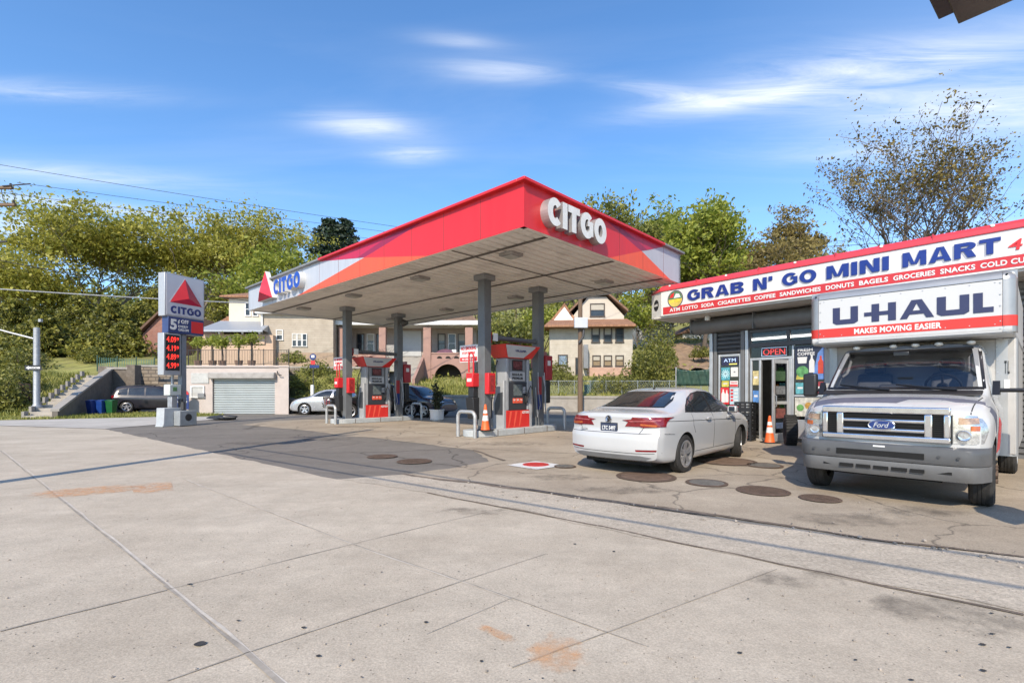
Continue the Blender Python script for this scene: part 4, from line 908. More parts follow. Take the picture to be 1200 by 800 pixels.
patch(bv, [(-.62,1.10),(.62,1.10),(.58,1.22),(.51,1.36),(.30,1.378),(-.30,1.378),(-.51,1.36),(-.58,1.22)], 'rear', trim_black, sd, 'window_trim', .003)
patch(bv, [(-.595,1.112),(.595,1.112),(.555,1.22),(.49,1.35),(.28,1.365),(-.28,1.365),(-.49,1.35),(-.555,1.22)], 'rear', car_glass, sd, 'rear_window', .007)
patch(bv, [(-.70,1.06),(.70,1.06),(.60,1.36),(.3,1.39),(-.3,1.39),(-.60,1.36)], 'front', car_glass, sd, 'windscreen', .006)
# tail lamps wrap onto the flank
def lamp(parent, m, rp, sp_, name='tail_lamp', off=.014, flank='right'):
    for s in (1,-1):
        b = MB(); patch_mb(b, bv, [(s*y,z) for y,z in rp], 'rear', off, .03)
        if sp_: patch_mb(b, bv, sp_, 'right' if s < 0 else 'left', off, .03)
        o = b.build(name, m, parent, fix=False, ang=50)
        c = MB(); patch_mb(c, bv, [(s*.55,.835),(s*.78,.815),(s*.80,.845),(s*.56,.862)], 'rear', off+.004, .05); c.build('amber_strip', lamp_amber, o, fix=False)
        c = MB(); patch_mb(c, bv, [(s*.36,.905),(s*.82,.925),(s*.82,.905),(s*.40,.890)], 'rear', off+.004, .05); c.build('light_strip', mat('lamp_bright', (.36,.10,.10), .15, var=.3, scale=12), o, fix=False)
lamp(sd, lamp_red, [(.26,.915),(.44,.935),(.80,.958),(.862,.958),(.868,.815),(.60,.80),(.52,.815),(.44,.865)], [(.06,.958),(.30,.955),(.36,.945),(.31,.90),(.26,.82),(.06,.812)])
for s in (1,-1):
    b = MB(); patch_mb(b, bv, [(s*.50,.415),(s*.80,.425),(s*.81,.455),(s*.49,.445)], 'rear', .004, .05); b.build('reflector', lamp_red, sd, fix=False)
patch(bv, [(-.62,.275),(.62,.275),(.72,.325),(.55,.350),(-.55,.350),(-.72,.325)], 'rear', mat('diffuser_grey', (.16,.16,.16), .5, var=.15), sd, 'rear_diffuser', .006)
gaps(bv, [('rear',[(-.60,1.035),(-.60,.80),(-.54,.70),(.54,.70),(.60,.80),(.60,1.035)]),('rear',[(-.84,.40),(-.50,.385),(.50,.385),(.84,.40)]),('rear',[(-.88,.70),(-.54,.70)]),('rear',[(.54,.70),(.88,.70)]),
          ('right',[(2.29,.99),(2.29,.34)]),('left',[(2.29,.99),(2.29,.34)]),('right',[(1.36,1.0),(1.34,.80),(1.43,.66)]),('left',[(1.36,1.0),(1.34,.80),(1.43,.66)]),('right',[(3.40,.97),(3.40,.36)]),('left',[(3.40,.97),(3.40,.36)]),('right',[(1.45,.335),(3.38,.335)]),('left',[(1.45,.335),(3.38,.335)]),('right',[(.30,.70),(.62,.68)]),('right',[(.36,.90),(1.3,.875),(2.3,.85),(3.3,.825),(3.7,.80)])], sd, .008)
plate(sd, -.002+.048, 0, .775, 'LTC 5497', -1, mat('plate_navy', (.03,.04,.075), .4, var=.1), mat('plate_text', (.62,.62,.60), .4))
b = MB(); T = TX((.030,0,.925), rad(-90))
b.lathe([(.046,0),(.052,-.008),(.058,-.008),(.062,0)],28,axis='y',T=T); b.lathe([(.0001,-.003),(.047,-.003)],28,axis='y',mi=1,T=T)
for a in ([(-.022,.036),(0,.004),(.022,.036)], [(-.038,.018),(-.018,-.036),(0,.0),(.018,-.036),(.038,.018)]):
    b.tube([(p[0],-.006,p[1]) for p in a],.0045,5,0,T)
b.build('badge', [chrome, trim_black], sd)
text('Jetta', .15,.045, chrome, sd, TX((.052,.50,.745),rad(-90)), .004,.02, name='badge_lettering')
for s in (-1,1):
    for x in (1.98,2.98):
        o = MB().tube([(x-.10,s*.905,.895),(x-.08,s*.928,.90),(x+.08,s*.928,.90),(x+.10,s*.905,.895)],.016,8,flat=.8).build('door_handle', car_white, sd)
    o = MB().prism([(0,.01),(.02,.12),(.12,.13),(.16,.02),(.1,-.01)],'y',s*.86,s*1.03,T=TX((3.02,0,.965))).build('wing_mirror', car_white, sd, bevel=.025, seg=3)
    MB().box(3.012,3.022,s*.90 if s > 0 else -1.01,1.01 if s > 0 else -.90,.985,1.075).build('mirror_glass', car_glass, o)
b = MB(); b.prism([(0,0),(.10,0),(.015,.05),(0,.045)],'y',-.012,.012,T=TX((1.62,0,1.405))); b.build('roof_aerial', trim_black, sd, bevel=.004)
wm = []
for (x,y,st) in ((1.06,.79,0),(1.06,-.79,0),(3.75,.79,rad(16)),(3.75,-.79,rad(16))): wheel(sd, x, y, .325, .205, 5, st)
b = MB(); b.box(.30,4.4,-.62,.62,.17,.30); b.build('underbody', well_m, sd)


# ---------------------------------------------------------------- cars parked at the back
def parked(name, label, cat, P, paint, loc, rz, axles, r, windows, rearwin, front=None, tails=None, track=.76, pl=None, lamps_f=None, frontwin=None, group=None, roofrails=None, rackcol=None):
    global bv
    t = thing(name, label, cat, loc, rz, group); o, bv2 = make_body(P, paint, t, [(a,r,r+.055,track-.22) for a in axles])
    for p in windows: patch(bv2, p, 'right', car_glass, t, 'side_window', .006, .12, both=True)
    if rearwin: patch(bv2, rearwin, 'rear', car_glass, t, 'rear_window', .006, .15)
    if frontwin: patch(bv2, frontwin, 'front', car_glass, t, 'windscreen', .006, .15)
    if tails:
        for s in (1,-1):
            b = MB(); patch_mb(b, bv2, [(s*y,z) for y,z in tails[0]], 'rear', .008, .12); patch_mb(b, bv2, tails[1], 'right' if s < 0 else 'left', .008, .12); b.build('tail_lamp', lamp_red, t, fix=False)
    if lamps_f:
        for s in (1,-1):
            b = MB(); patch_mb(b, bv2, [(s*y,z) for y,z in lamps_f[0]], 'front', .008, .12); patch_mb(b, bv2, lamps_f[1], 'right' if s < 0 else 'left', .008, .12); b.build('headlamp', lamp_clear, t, fix=False)
    for a in axles:
        for s in (1,-1): wheel(t, a, s*track, r, .22, 5, paired=False)
    if pl: plate(t, pl[0], 0, pl[1], pl[2], -1, mat('plate_pale', (.60,.58,.48), .4, var=.05), navy)
    if roofrails:
        for s in (1,-1): MB().tube(roofrails[:1]+roofrails[1:], .018, 6, T=TX((0,s*.55,0))).build('roof_rail', trim_black, t)
    MB().box(axles[0]-.5,axles[1]+.5,-.6,.6,.2,.32).build('underbody', well_m, t)
    return t, bv2
suv = dict(zt=[(0,.98),(.05,1.12),(.18,1.35),(.42,1.60),(.8,1.66),(1.8,1.68),(2.4,1.65),(2.8,1.56),(3.3,1.25),(3.55,1.10),(4.0,1.04),(4.4,.95),(4.55,.80),(4.6,.66)],
           zs=[(0,.95),(.3,1.03),(1,1.03),(2,1.0),(3,.98),(3.6,.97),(4.2,.88),(4.5,.72),(4.6,.58)], zb=[(0,.42),(.3,.30),(.8,.24),(3.8,.24),(4.4,.28),(4.6,.36)],
           W=[(0,.82),(.2,.88),(.7,.91),(1.5,.915),(3.4,.915),(4.1,.89),(4.45,.82),(4.6,.70)], wr=[(0,.62),(.4,.62),(1.0,.64),(2.4,.65),(2.9,.66),(3.5,.72),(4.6,.6)],
           rear=[(.3,.08),(.5,0),(.7,.02),(1.0,.03),(1.6,0)], rplan=.16, fplan=.26)
suv_win = [[(.48,1.09),(.55,1.40),(.98,1.50),(.98,1.08)],[(1.04,1.08),(1.04,1.51),(1.82,1.54),(1.84,1.06)],[(1.93,1.06),(1.92,1.54),(2.45,1.50),(2.80,1.38),(3.12,1.06)]]
suv_tail = [[(.48,1.00),(.80,1.05),(.86,1.05),(.86,.90),(.60,.92)],[(.06,1.05),(.36,1.06),(.28,.90),(.06,.88)]]
p = Vector((-24.9,30.6,.02))
t, _ = parked('suv', 'dark grey sport utility car parked by the stone stairs and the bins', 'car', suv, mat('car_graphite', (.018,.016,.021), .3, var=.1, coat=.4), p, rad(22), (.95,3.60), .35, suv_win, [(-.58,1.14),(.58,1.14),(.50,1.50),(-.50,1.50)], tails=suv_tail, pl=(.03,.80,'HVR 281'), roofrails=[(.7,0,1.60),(.9,0,1.69),(2.2,0,1.70),(2.4,0,1.62)])
# silver saloon pointing left, its tail behind the dark pickup
sil = dict(PS); sil['front'] = [(.2,.06),(.4,0),(.6,.03),(.9,.12)]
a = gp(343,487); 
cp = Vector((-12.6,28.6,0)); hdg = math.atan2(-.12,-1)
sw = [[(1.56,1.03),(1.56,1.25),(1.85,1.325),(2.17,1.362),(2.23,1.005)],[(2.33,1.003),(2.28,1.362),(2.6,1.35),(2.86,1.285),(3.10,1.165),(3.30,1.02),(3.26,.995)]]
hl = [[(.42,.66),(.80,.78),(.80,.66)],[(4.05,.80),(4.40,.74),(4.52,.66),(4.10,.68)]]
nose = Vector((ax(342,28.4),28.4,0)); org2 = nose-Vector((math.cos(hdg),math.sin(hdg),0))*4.7
parked('saloon_car', 'silver saloon car parked side-on in front of the grassy bank', 'car', sil, mat('car_silver', (.50,.51,.53), .25, metal=.5, var=.06, coat=.6), org2, hdg, (1.06,3.75), .325, sw, [(-.55,1.12),(.55,1.12),(.48,1.34),(-.48,1.34)], lamps_f=hl, frontwin=[(-.66,1.07),(.66,1.07),(.58,1.35),(-.58,1.35)], tails=[[(.40,.90),(.84,.94),(.84,.82),(.5,.82)],[(.06,.94),(.30,.94),(.24,.82),(.06,.82)]])
# dark pickup seen from its tail behind the far pump
pick = dict(zt=[(0,1.02),(.05,1.06),(1.2,1.07),(1.62,1.08),(1.68,1.30),(1.80,1.74),(2.1,1.80),(2.9,1.80),(3.3,1.70),(3.75,1.34),(3.95,1.20),(4.5,1.14),(4.9,1.05),(5.1,.9),(5.15,.7)], zs=[(0,1.0),(1,1.03),(2,1.06),(3.4,1.06),(4.2,1.02),(4.9,.9),(5.15,.66)],
            zb=[(0,.55),(.4,.42),(4.6,.40),(5.15,.46)], W=[(0,.86),(.2,.92),(1,.94),(4,.94),(4.8,.88),(5.15,.76)], wr=[(0,.7),(1.7,.66),(2.4,.68),(3.4,.68),(4,.75),(5.15,.7)], rear=[(.4,.04),(.6,0),(1.1,.02)], rplan=.10, fplan=.2)
pw = [[(1.92,1.12),(1.96,1.62),(2.55,1.66),(2.58,1.12)],[(2.66,1.12),(2.64,1.66),(3.1,1.62),(3.55,1.14)]]
p = gp(387,487.5); p.z = 0
parked('pickup_truck', 'black pickup truck with red tail lamps behind the far fuel pump', 'truck', pick, mat('car_black', (.012,.012,.014), .2, var=.2, coat=.7), Vector((-9.25,24.0,0)), rad(28), (1.1,4.1), .38, pw, [(-.52,1.20),(.52,1.20),(.48,1.64),(-.48,1.64)], tails=[[(.74,1.02),(.90,1.02),(.90,.70),(.74,.70)],[(.02,1.02),(.14,1.02),(.14,.70),(.02,.70)]], pl=(-.02,.62,'JKL 4402'), track=.80)
parked('suv', 'dark blue car with bluish lamps parked beyond the far fuel pump', 'car', suv, mat('car_navy', (.012,.018,.05), .2, var=.15, coat=.7), Vector((-7.3,27.6,0)), rad(-28), (.95,3.60), .35, suv_win, [(-.58,1.14),(.58,1.14),(.50,1.50),(-.50,1.50)], tails=suv_tail, lamps_f=[[(.40,.80),(.80,.90),(.80,.76),(.5,.74)],[(4.0,.92),(4.4,.86),(4.45,.76),(4.05,.80)]], frontwin=[(-.68,1.14),(.68,1.14),(.60,1.52),(-.60,1.52)])
# ================================================================ moving truck (local x forward, y to its left, origin under the front axle)
TF = Vector((-.733,-.680,0)); trk = thing('moving_truck', 'white rental moving truck with chrome grille and box body over the cab, facing the camera', 'truck', (5.15,6.62,0), math.atan2(TF.y,TF.x))
van_white = mat('van_white', (.46,.46,.455), .28, var=.05, scale=1.2, coat=.5, dirt=.08, dirtcol=(.42,.38,.33))
PT = dict(zt=[(-1.75,2.07),(-1.3,2.085),(-1.02,2.06),(-.90,1.99),(-.55,1.68),(-.22,1.385),(-.10,1.355),(.15,1.325),(.40,1.285),(.56,1.245),(.65,1.215),(.70,1.18)],
          zs=[(-1.75,1.28),(-.3,1.27),(.1,1.22),(.4,1.15),(.62,1.06),(.70,1.0)], zb=[(-1.75,.42),(.3,.42),(.7,.46)],
          W=[(-1.75,.99),(-.2,.99),(.2,.985),(.45,.965),(.6,.93),(.70,.885)], wr=[(-1.75,.80),(-1.0,.80),(-.55,.835),(-.2,.88),(.7,.80)],
          front=[(.4,.0),(.8,.0),(1.1,.005),(1.22,.03)], fplan=.17, ffade=.5)
mb, _ = body_mesh(PT, van_white, 60); me = mb.mesh('cab', [van_white, well_m, mat('cab_lining', (.20,.20,.205), .8, var=.08)], merge=.0008, ang=28)
tb = BVHTree.FromPolygons([v.co.copy() for v in me.vertices], [tuple(q.vertices) for q in me.polygons])
cab = link('cab', me); cs = []
for s in (-1,1):
    c = MB(); c.lathe([(.455,0),(.455,.8)],40,axis='y',c=(0,.60 if s > 0 else -1.40,.39)); cs.append(c.build('cutter', well_m))
cut(cab, cs)
cav = MB(); cav.prism([(-1.68,.95),(-.32,.95),(-.27,1.30),(-.60,1.66),(-.96,1.98),(-1.68,2.01)],'y',-.76,.76); cc = cav.build('cutter', dark_grey)
ws = MB()  # windscreen opening: wide at the foot, narrower at the head
def wq(y): return y
ws.add([(.3,-.855,1.425),(.3,.855,1.425),(.3,.775,1.985),(.3,-.775,1.985),(-1.06,-.76,1.425),(-1.06,.76,1.425),(-1.06,.70,1.985),(-1.06,-.70,1.985)],[(0,1,2,3),(7,6,5,4),(0,4,5,1),(1,5,6,2),(2,6,7,3),(3,7,4,0)])
wc = ws.build('cutter', dark_grey)
sw_ = MB(); sw_.prism([(-1.50,1.33),(-.48,1.33),(-.62,1.46),(-1.00,1.90),(-1.50,1.92)],'y',-1.3,1.3); sc_ = sw_.build('cutter', dark_grey)
me = cut(cab, [cc, wc, sc_]); cab.parent = trk
for q in me.polygons:
    vs = [me.vertices[i].co for i in q.vertices]; ctr = q.center
    if all(abs(math.hypot(v.x,v.z-.39)-.455) < .01 for v in vs) or (all(math.hypot(v.x,v.z-.39) < .46 for v in vs) and all(abs(abs(v.y)-.60) < .01 for v in vs)): q.material_index = 1
    elif -1.70 < ctr.x < -.2 and abs(ctr.y) < .79 and .94 < ctr.z < 2.03 and not any(abs(v.y) > .8 for v in vs): q.material_index = 2
me.shade_smooth(); me.set_sharp_from_angle(angle=rad(28))
veh_glass = glass_mat('cab_glass', alpha=.85, ior=1.8)
patch(tb, [(-.85,1.43),(.85,1.43),(.77,1.98),(-.77,1.98)], 'front', veh_glass, trk, 'windscreen', -.012, .08, skirt=.012)
b = MB()
for a0, a1, w_ in (((-.862,1.42),(-.78,1.98),.03),((.862,1.42),(.78,1.98),.03),((-.78,1.982),(.78,1.982),.03),((-.86,1.425),(.86,1.425),.035)): patch_mb(b, tb, line([a0,a1],w_), 'front', .004, .08, 0, .004)
b.build('windscreen_seal', trim_black, trk, fix=False)
for s in ('left','right'): patch(tb, [(-1.50,1.33),(-.48,1.33),(-.62,1.46),(-1.00,1.90),(-1.50,1.92)], s, veh_glass, trk, 'door_window', -.012, .1, skirt=.01)
# interior
seat_m = mat('seat_cloth', (.09,.092,.10), .9, var=.2, scale=12)
for y in (-.46,.46):
    st = MB().box(-1.40,-.85,y-.25,y+.25,1.0,1.22).build('seat', seat_m, trk, bevel=.05, seg=3); MB().prism([(-1.32,1.20),(-1.20,1.20),(-1.30,1.66),(-1.42,1.66)],'y',y-.23,y+.23).build('backrest', seat_m, st, bevel=.05, seg=3)
    MB().box(-1.43,-1.33,y-.14,y+.14,1.67,1.87).build('headrest', seat_m, st, bevel=.04, seg=3)
dash = MB().prism([(-.36,.96),(-.72,.96),(-.74,1.25),(-.60,1.40),(-.37,1.415)],'y',-.75,.75).build('dashboard', mat('dash_grey', (.045,.047,.05), .7, var=.15), trk, bevel=.03)
MB().prism([(-.72,1.36),(-.48,1.40),(-.52,1.49),(-.66,1.47)],'y',-.26,.12).build('instrument_hood', dark_grey, dash, bevel=.03)
b = MB(); T = TX((-.80,.42,1.45),0,0,rad(-62)); k = 28
b.tube([(.19*math.cos(2*PI*i/k),.19*math.sin(2*PI*i/k),0) for i in range(k+1)],.016,8,0,T,cap=False)
for a in (PI*.15,PI*.85,PI*1.5): b.tube([(0,0,-.03),(.19*math.cos(a+PI/2),.19*math.sin(a+PI/2),0)],.014,6,0,T)
b.lathe([(.0001,.0),(.07,-.01),(.06,-.05),(.0001,-.05)],14,T=T); b.build('steering_wheel', trim_black, trk)
b = MB()
for y0 in (.78,-.78): b.tube([(-.70,y0*.97,1.60),(-.76,y0*.90,1.66),(-.90,y0*.88,1.84),(-.92,y0*.93,1.90)],.02,8)
b.build('grab_handle', mat('pale_trim', (.22,.22,.22), .6, var=.08), trk)
tag(MB().box(-.47,-.44,-.08,.10,1.88,1.94).build('mirror', trim_black, trk, bevel=.01))
b = MB()
for y0,y1 in ((.62,-.02),(-.08,-.68)): b.tube([(-.19,y0,1.405),(-.215,lerp(y0,y1,.35),1.425),(-.285,y1,1.478)],[.022,.020,.014],6)
b.build('wiper', trim_black, trk)
MB().prism([(-.24,1.365),(-.06,1.335),(-.06,1.350),(-.24,1.402)],'y',-.86,.86).build('cowl', black_plastic, trk, bevel=.008)
# clearance lamps along the roof
for y in (-.62,-.16,.10,.36,.70):
    b = MB(); b.sphere((-.95,y,2.055),.05,n=12,sc=(1.5,1,.65)); b.build('roof_lamp', mat('cloudy_lens', (.70,.66,.58), .25, var=.1), trk)
# hood seams and the worn grey band across the hood and wing
gaps(tb, [('top',[(.55,.80),(-.14,.86)]),('top',[(.55,-.80),(-.14,-.86)]),('left',[(-.42,1.30),(-.46,.55)]),('right',[(-.42,1.30),(-.46,.55)]),('left',[(-1.56,1.30),(-1.58,.50)])], trk, .01)
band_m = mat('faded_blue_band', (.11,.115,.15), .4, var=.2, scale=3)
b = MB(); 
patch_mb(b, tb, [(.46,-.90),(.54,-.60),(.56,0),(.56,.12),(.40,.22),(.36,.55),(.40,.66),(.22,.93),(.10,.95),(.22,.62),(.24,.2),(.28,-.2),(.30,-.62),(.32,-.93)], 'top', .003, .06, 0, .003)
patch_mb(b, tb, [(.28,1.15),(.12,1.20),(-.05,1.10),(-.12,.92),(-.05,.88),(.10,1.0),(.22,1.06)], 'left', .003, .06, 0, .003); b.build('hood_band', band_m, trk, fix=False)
b = MB(); patch_mb(b, tb, [(-.46,.60),(-.46,.98),(-.60,1.05),(-1.1,.95),(-1.2,.60)], 'left', .003, .1, 0, .003); b.build('door_stripe', sign_red, trk, fix=False)
# grille
gx = .715
gr = thing('grille', None, None); gr.parent = trk
b = MB()
def ring2(y0,y1,z0,z1,w_,x0,x1): # frame
    b.box(x0,x1,y0,y1,z1-w_,z1); b.box(x0,x1,y0,y1,z0,z0+w_*.8); b.box(x0,x1,y0,y0+w_*.75,z0+w_*.8,z1-w_); b.box(x0,x1,y1-w_*.75,y1,z0+w_*.8,z1-w_)
ring2(-.645,.645,.775,1.195,.085,gx-.05,gx+.03)
for z in (.905,1.02): b.box(gx-.02,gx+.022,-.46,.46,z-.022,z+.022)
for y in (-.445,.445): b.box(gx-.02,gx+.026,y-.04,y+.04,.84,1.11)
for y in (-.545,.545): b.box(gx-.02,gx+.018,y-.018,y+.018,.84,1.11) if False else None
o = b.build('grille_frame', chrome, gr, bevel=.014, seg=3)
MB().box(gx-.06,gx-.004,-.62,.62,.79,1.18).build('grille_back', well_m, gr)
b = MB()
for i in range(9): z = .845+i*.029; b.box(gx-.0035,gx+.010,-.44,.44,z-.004,z+.004)
for s in (-1,1):
    for i in range(11): z = .845+i*.025; b.box(gx-.0035,gx+.010,min(s*.49,s*.59),max(s*.49,s*.59),z-.005,z+.005)
b.build('grille_slat', well_m, gr)
b = MB(); b.lathe([(.0001,.0),(.152,.0),(.162,-.004),(.172,.012),(.176,.02)],36,axis='x',T=TX((gx+.048,0,.968)) @ Matrix.Diagonal((-1,.84,.37,1)))
b.build('badge', chrome, gr)
MB().lathe([(.0001,.006),(.150,.004),(.156,-.002)],36,axis='x',T=TX((gx+.047,0,.968)) @ Matrix.Diagonal((1,.84,.34,1))).build('badge_oval', navy, gr)
text('Ford', .16,.062, mat('badge_script', (.75,.76,.78), .2, metal=.6), gr, TX((gx+.0525,0,.968),rad(90)), .004,.0, name='badge_lettering', shear=.35)
# headlamps
for s in (-1,1):
    b = MB(); patch_mb(b, tb, [(s*.655,.775),(s*.655,1.105),(s*.85,1.10),(s*.875,1.02),(s*.872,.80),(s*.85,.775)], 'front', .006, .05); 
    patch_mb(b, tb, [(.60,1.10),(.47,1.07),(.44,.93),(.50,.79),(.60,.775)], 'left' if s > 0 else 'right', .006, .05)
    hl_ = b.build('headlamp', mat('lamp_chrome', (.55,.56,.57), .16, metal=.75, var=.35, scale=22, coat=.8), trk, fix=False, ang=50)
    b = MB(); patch_mb(b, tb, [(s*.70,1.0),(s*.70,1.08),(s*.86,1.075),(s*.868,1.01)], 'front', .011, .05); b.build('turn_lens', mat('smoked_amber', (.36,.24,.17), .12, var=.5, scale=20, coat=.8), hl_, fix=False)
    b = MB(); patch_mb(b, tb, [(s*.80,.93),(s*.80,.985),(s*.872,.985),(s*.874,.93)], 'front', .012, .05); b.build('marker_lens', lamp_amber, hl_, fix=False)
    b = MB()
    for (yy,zz_) in ((.755,.875),): b.lathe([(.062,.0),(.055,.006),(.03,-.002),(.0001,.003)],20,axis='x',T=TX((gx-.05,s*yy,zz_)))
    b.build('reflector', mat('lamp_chrome', (1,1,1)), hl_)
    MB().box(gx-.09,gx-.0,min(s*.648,s*.655),max(s*.648,s*.655),.775,1.11).build('lamp_edge', trim_black, hl_)
# bumper: section swept across, ends wrapping back
def bump(sec, ends, n=28, y1=.97):
    rows = []
    for i in range(n+1):
        t = lerp(-1,1,i/n); y = y1*math.sin(t*PI/2)**1 if False else y1*t; bk = .05*abs(t)**2+ends*max(0,(abs(t)-.80)/.20)**2.2
        rows.append([(x-bk,y,z) for x,z in sec])
    return rows
up = [(.62,.735),(.80,.735),(.835,.715),(.84,.66),(.84,.56),(.825,.535),(.62,.53)]
lo = [(.62,.528),(.815,.528),(.822,.50),(.80,.40),(.77,.345),(.62,.335)]
b = MB(); r_ = bump(up,.30); b.grid(r_, closed=True); b.poly(r_[0]); b.poly(r_[-1]); bp_ = b.build('bumper', mat('bumper_grey', (.085,.087,.09), .42, var=.12, dirt=.25, dirtcol=(.2,.18,.16)), trk, ang=50)
b = MB(); r_ = bump(lo,.32); b.grid(r_, closed=True); b.poly(r_[0]); b.poly(r_[-1]); b.build('bumper_valance', mat('valance_grey', (.125,.125,.125), .5, var=.12, dirt=.3), trk, ang=50)
b = MB()
b.box(.80,.842,-.46,.42,.585,.655)
for (a,c) in ((-.43,-.28),(-.25,-.10),(-.07,.08),(.11,.26),(.29,.42)): b.box(.75,.810+.012-.0,a,c,.425,.465)
for (a,c) in ((-.62,-.50),(.50,.66)): b.box(.75,.792,a,c,.43,.46)
b.build('bumper_opening', mat('deep_black', (.006,.006,.006), .9), bp_)
MB().box(.8405,.846,-.07,.05,.70,.72).build('bumper_tag', white_paint, bp_)
b = MB()
for y in (-.72,-.55,.55,.72): b.lathe([(.0001,.0),(.016,.0),(.016,-.006)],10,axis='x',T=TX((.838,y,.63)))
b.build('bolt_cap', dark_grey, bp_)
# wheels
steelw = mat('steel_wheel', (.55,.55,.54), .4, metal=.2, var=.12, dirt=.3)
for s in (1,-1):
    wl = wheel(trk, 0, s*.86, .39, .235, 8, rad(3), .60, rim_mat=steelw, paired=False)
    b = MB(); 
    for i in range(8): a = i*PI/4; b.lathe([(.014,0),(.014,s*.05),(.0001,s*.055)],8,axis='y',c=(.10*math.cos(a),s*.09,.10*math.sin(a)))
    b.lathe([(.06,s*.06),(.055,s*.14),(.0001,s*.145)],14,axis='y'); b.build('hub', rust, wl)
    for yy in (.97,.70): wheel(trk, -3.55, s*yy, .39, .225, 8, 0, .60, rim_mat=steelw, paired=False)
# door mirrors
for s in (1,-1):
    yi, yo_ = (1.40,1.64) if s > 0 else (1.03,1.22)
    b = MB(); b.box(-.52,-.40,min(s*yi,s*yo_),max(s*yi,s*yo_),1.30,1.66); m_ = b.build('wing_mirror', black_plastic, trk, bevel=.03, seg=3)
    b = MB(); b.prism([(-.62,1.34),(-.38,1.34),(-.50,1.52)],'y',min(s*.93,s*1.0),max(s*.93,s*1.0)); b.tube([(-.46,s*.96,1.40),(-.46,s*(yi+.02),1.40)],.026,8); b.build('mirror_arm', trim_black, m_)
# cargo box with the part that overhangs the cab
alu = mat('box_aluminium', (.36,.36,.36), .34, metal=.55, var=.08, scale=2, dirt=.12); box_white = mat('box_white', (.52,.52,.515), .35, var=.03, scale=1.2, dirt=.10, dirtcol=(.45,.43,.4)); dull_panel = mat('box_front_panel', (.40,.39,.37), .5, var=.08, scale=2, dirt=.25)
bxr = thing('cargo_box', None, None); bxr.parent = trk
HW, XF, XB, XR, Z0, Z1, Z2 = 1.18, -.75, -1.45, -4.9, .50, 2.13, 2.97; cy = -.04
b = MB(); b.box(XR,XB,cy-HW+.02,cy+HW-.02,Z0,Z1-.003); b.build('box_body', dull_panel, bxr, bevel=.02)
b = MB(); b.box(XR,XF-.10,cy-HW+.015,cy+HW-.015,Z1,Z2-.02); b.build('overhang', box_white, bxr, bevel=.03)
b = MB(); b.box(XF-.10,XF,cy-HW+.13,cy+HW-.13,Z1+.03,Z2-.13); fr_ = b.build('front_panel', box_white, bxr)
def qcirc(cx_,cz_,r,a0,a1,n=8): return [(cx_+r*math.cos(lerp(a0,a1,i/n)),cz_+r*math.sin(lerp(a0,a1,i/n))) for i in range(n+1)]
b = MB()  # rounded top rail and corner posts
b.prism(qcirc(XF-.115,Z2-.12,.12,0,PI/2)+[(XF-.30,Z2),(XF-.30,Z2-.125),(XF-.02,Z2-.125)],'y',cy-HW+.13,cy+HW-.13)
top_ = b.build('top_rail', alu, bxr, ang=40)
for s in (-1,1):
    b = MB(); yc = cy+s*(HW-.125)
    pts = [(XF-.125+.13*math.cos(a),yc+s*.13*math.sin(a)) for a in [i*PI/16 for i in range(9)]]+[(XF-.30,yc+s*.13),(XF-.30,yc),(XF-.02,yc-s*.006)]
    b.prism(pts,'z',Z1+.03,Z2-.125); b.build('corner_post', alu, bxr, ang=40)
    # rounded cap where rail and post meet
    b = MB(); rows = []
    for i in range(7):
        el = i*PI/12; rows.append([(XF-.125+.131*math.cos(el)*math.cos(j*PI/12), yc+s*.131*math.cos(el)*math.sin(j*PI/12), Z2-.124+.124*math.sin(el)) for j in range(7)])
    b.grid(rows); b.box(XF-.30,XF-.126,min(yc,yc+s*.13),max(yc,yc+s*.13),Z2-.124,Z2-.001); b.build('corner_cap', alu, bxr, ang=40)
    b = MB(); pts = [(XB-.0+.09*math.cos(a)-.09+.012,cy+s*(HW-.20)+s*.20*math.sin(a)) for a in [i*PI/16 for i in range(9)]]+[(XB-.1,cy+s*HW),(XB-.1,cy+s*(HW-.22)),(XB+.012,cy+s*(HW-.22))]
    b.prism(pts,'z',Z0-.02,Z1-.006); b.build('corner_post', alu, bxr, ang=40)
# red band and lower rail
b = MB(); b.box(XF+.0005,XF+.004,cy-HW+.13,cy+HW-.13,2.235,2.375); band = b.build('red_band', mat('box_red', (.56,.035,.025), .35, var=.05), fr_)
for s in (-1,1):
    yc = cy+s*(HW-.125); b = MB(); b.grid([[(XF-.125+.134*math.cos(a),yc+s*.134*math.sin(a),z) for a in [i*PI/20 for i in range(11)]] for z in (2.235,2.375)]); b.build('band_wrap', MATS['box_red'], bxr, fix=False)
b = MB(); b.prism(qcirc(XF-.07,Z1+.07,.075,-PI/2,0)+[(XF+.003,Z1+.10),(XF-.05,Z1+.10),(XF-.30,Z1-.004)],'y',cy-HW+.04,cy+HW-.04); b.build('bottom_rail', mat('rail_white', (.50,.50,.49), .4, var=.06, dirt=.2), bxr, ang=40)
RV = MB().lathe([(.010,0),(.007,.004),(.0001,.005)],8,axis='x').mesh('rivet', steel)
for i in range(9):
    y = lerp(cy-HW+.2,cy+HW-.2,i/8)
    for z in (Z1+.135,Z2-.16): link('rivet', RV, bxr, (XF+.0005,y,z))
for s in (-1,1):
    for z in (2.2,2.3,2.5,2.65,2.8): link('rivet', RV, bxr, (XF+.004,cy+s*(HW-.15),z))
    for i in range(9): link('rivet', RV, bxr, (XB+.0125,cy+s*(HW-.205),lerp(.6,2.0,i/8)))
for s in (-1,1): MB().lathe([(.0001,0),(.014,0)],8,axis='x',T=TX((XF+.006,cy+s*(HW-.09),Z2-.07))).build('port', trim_black, bxr)
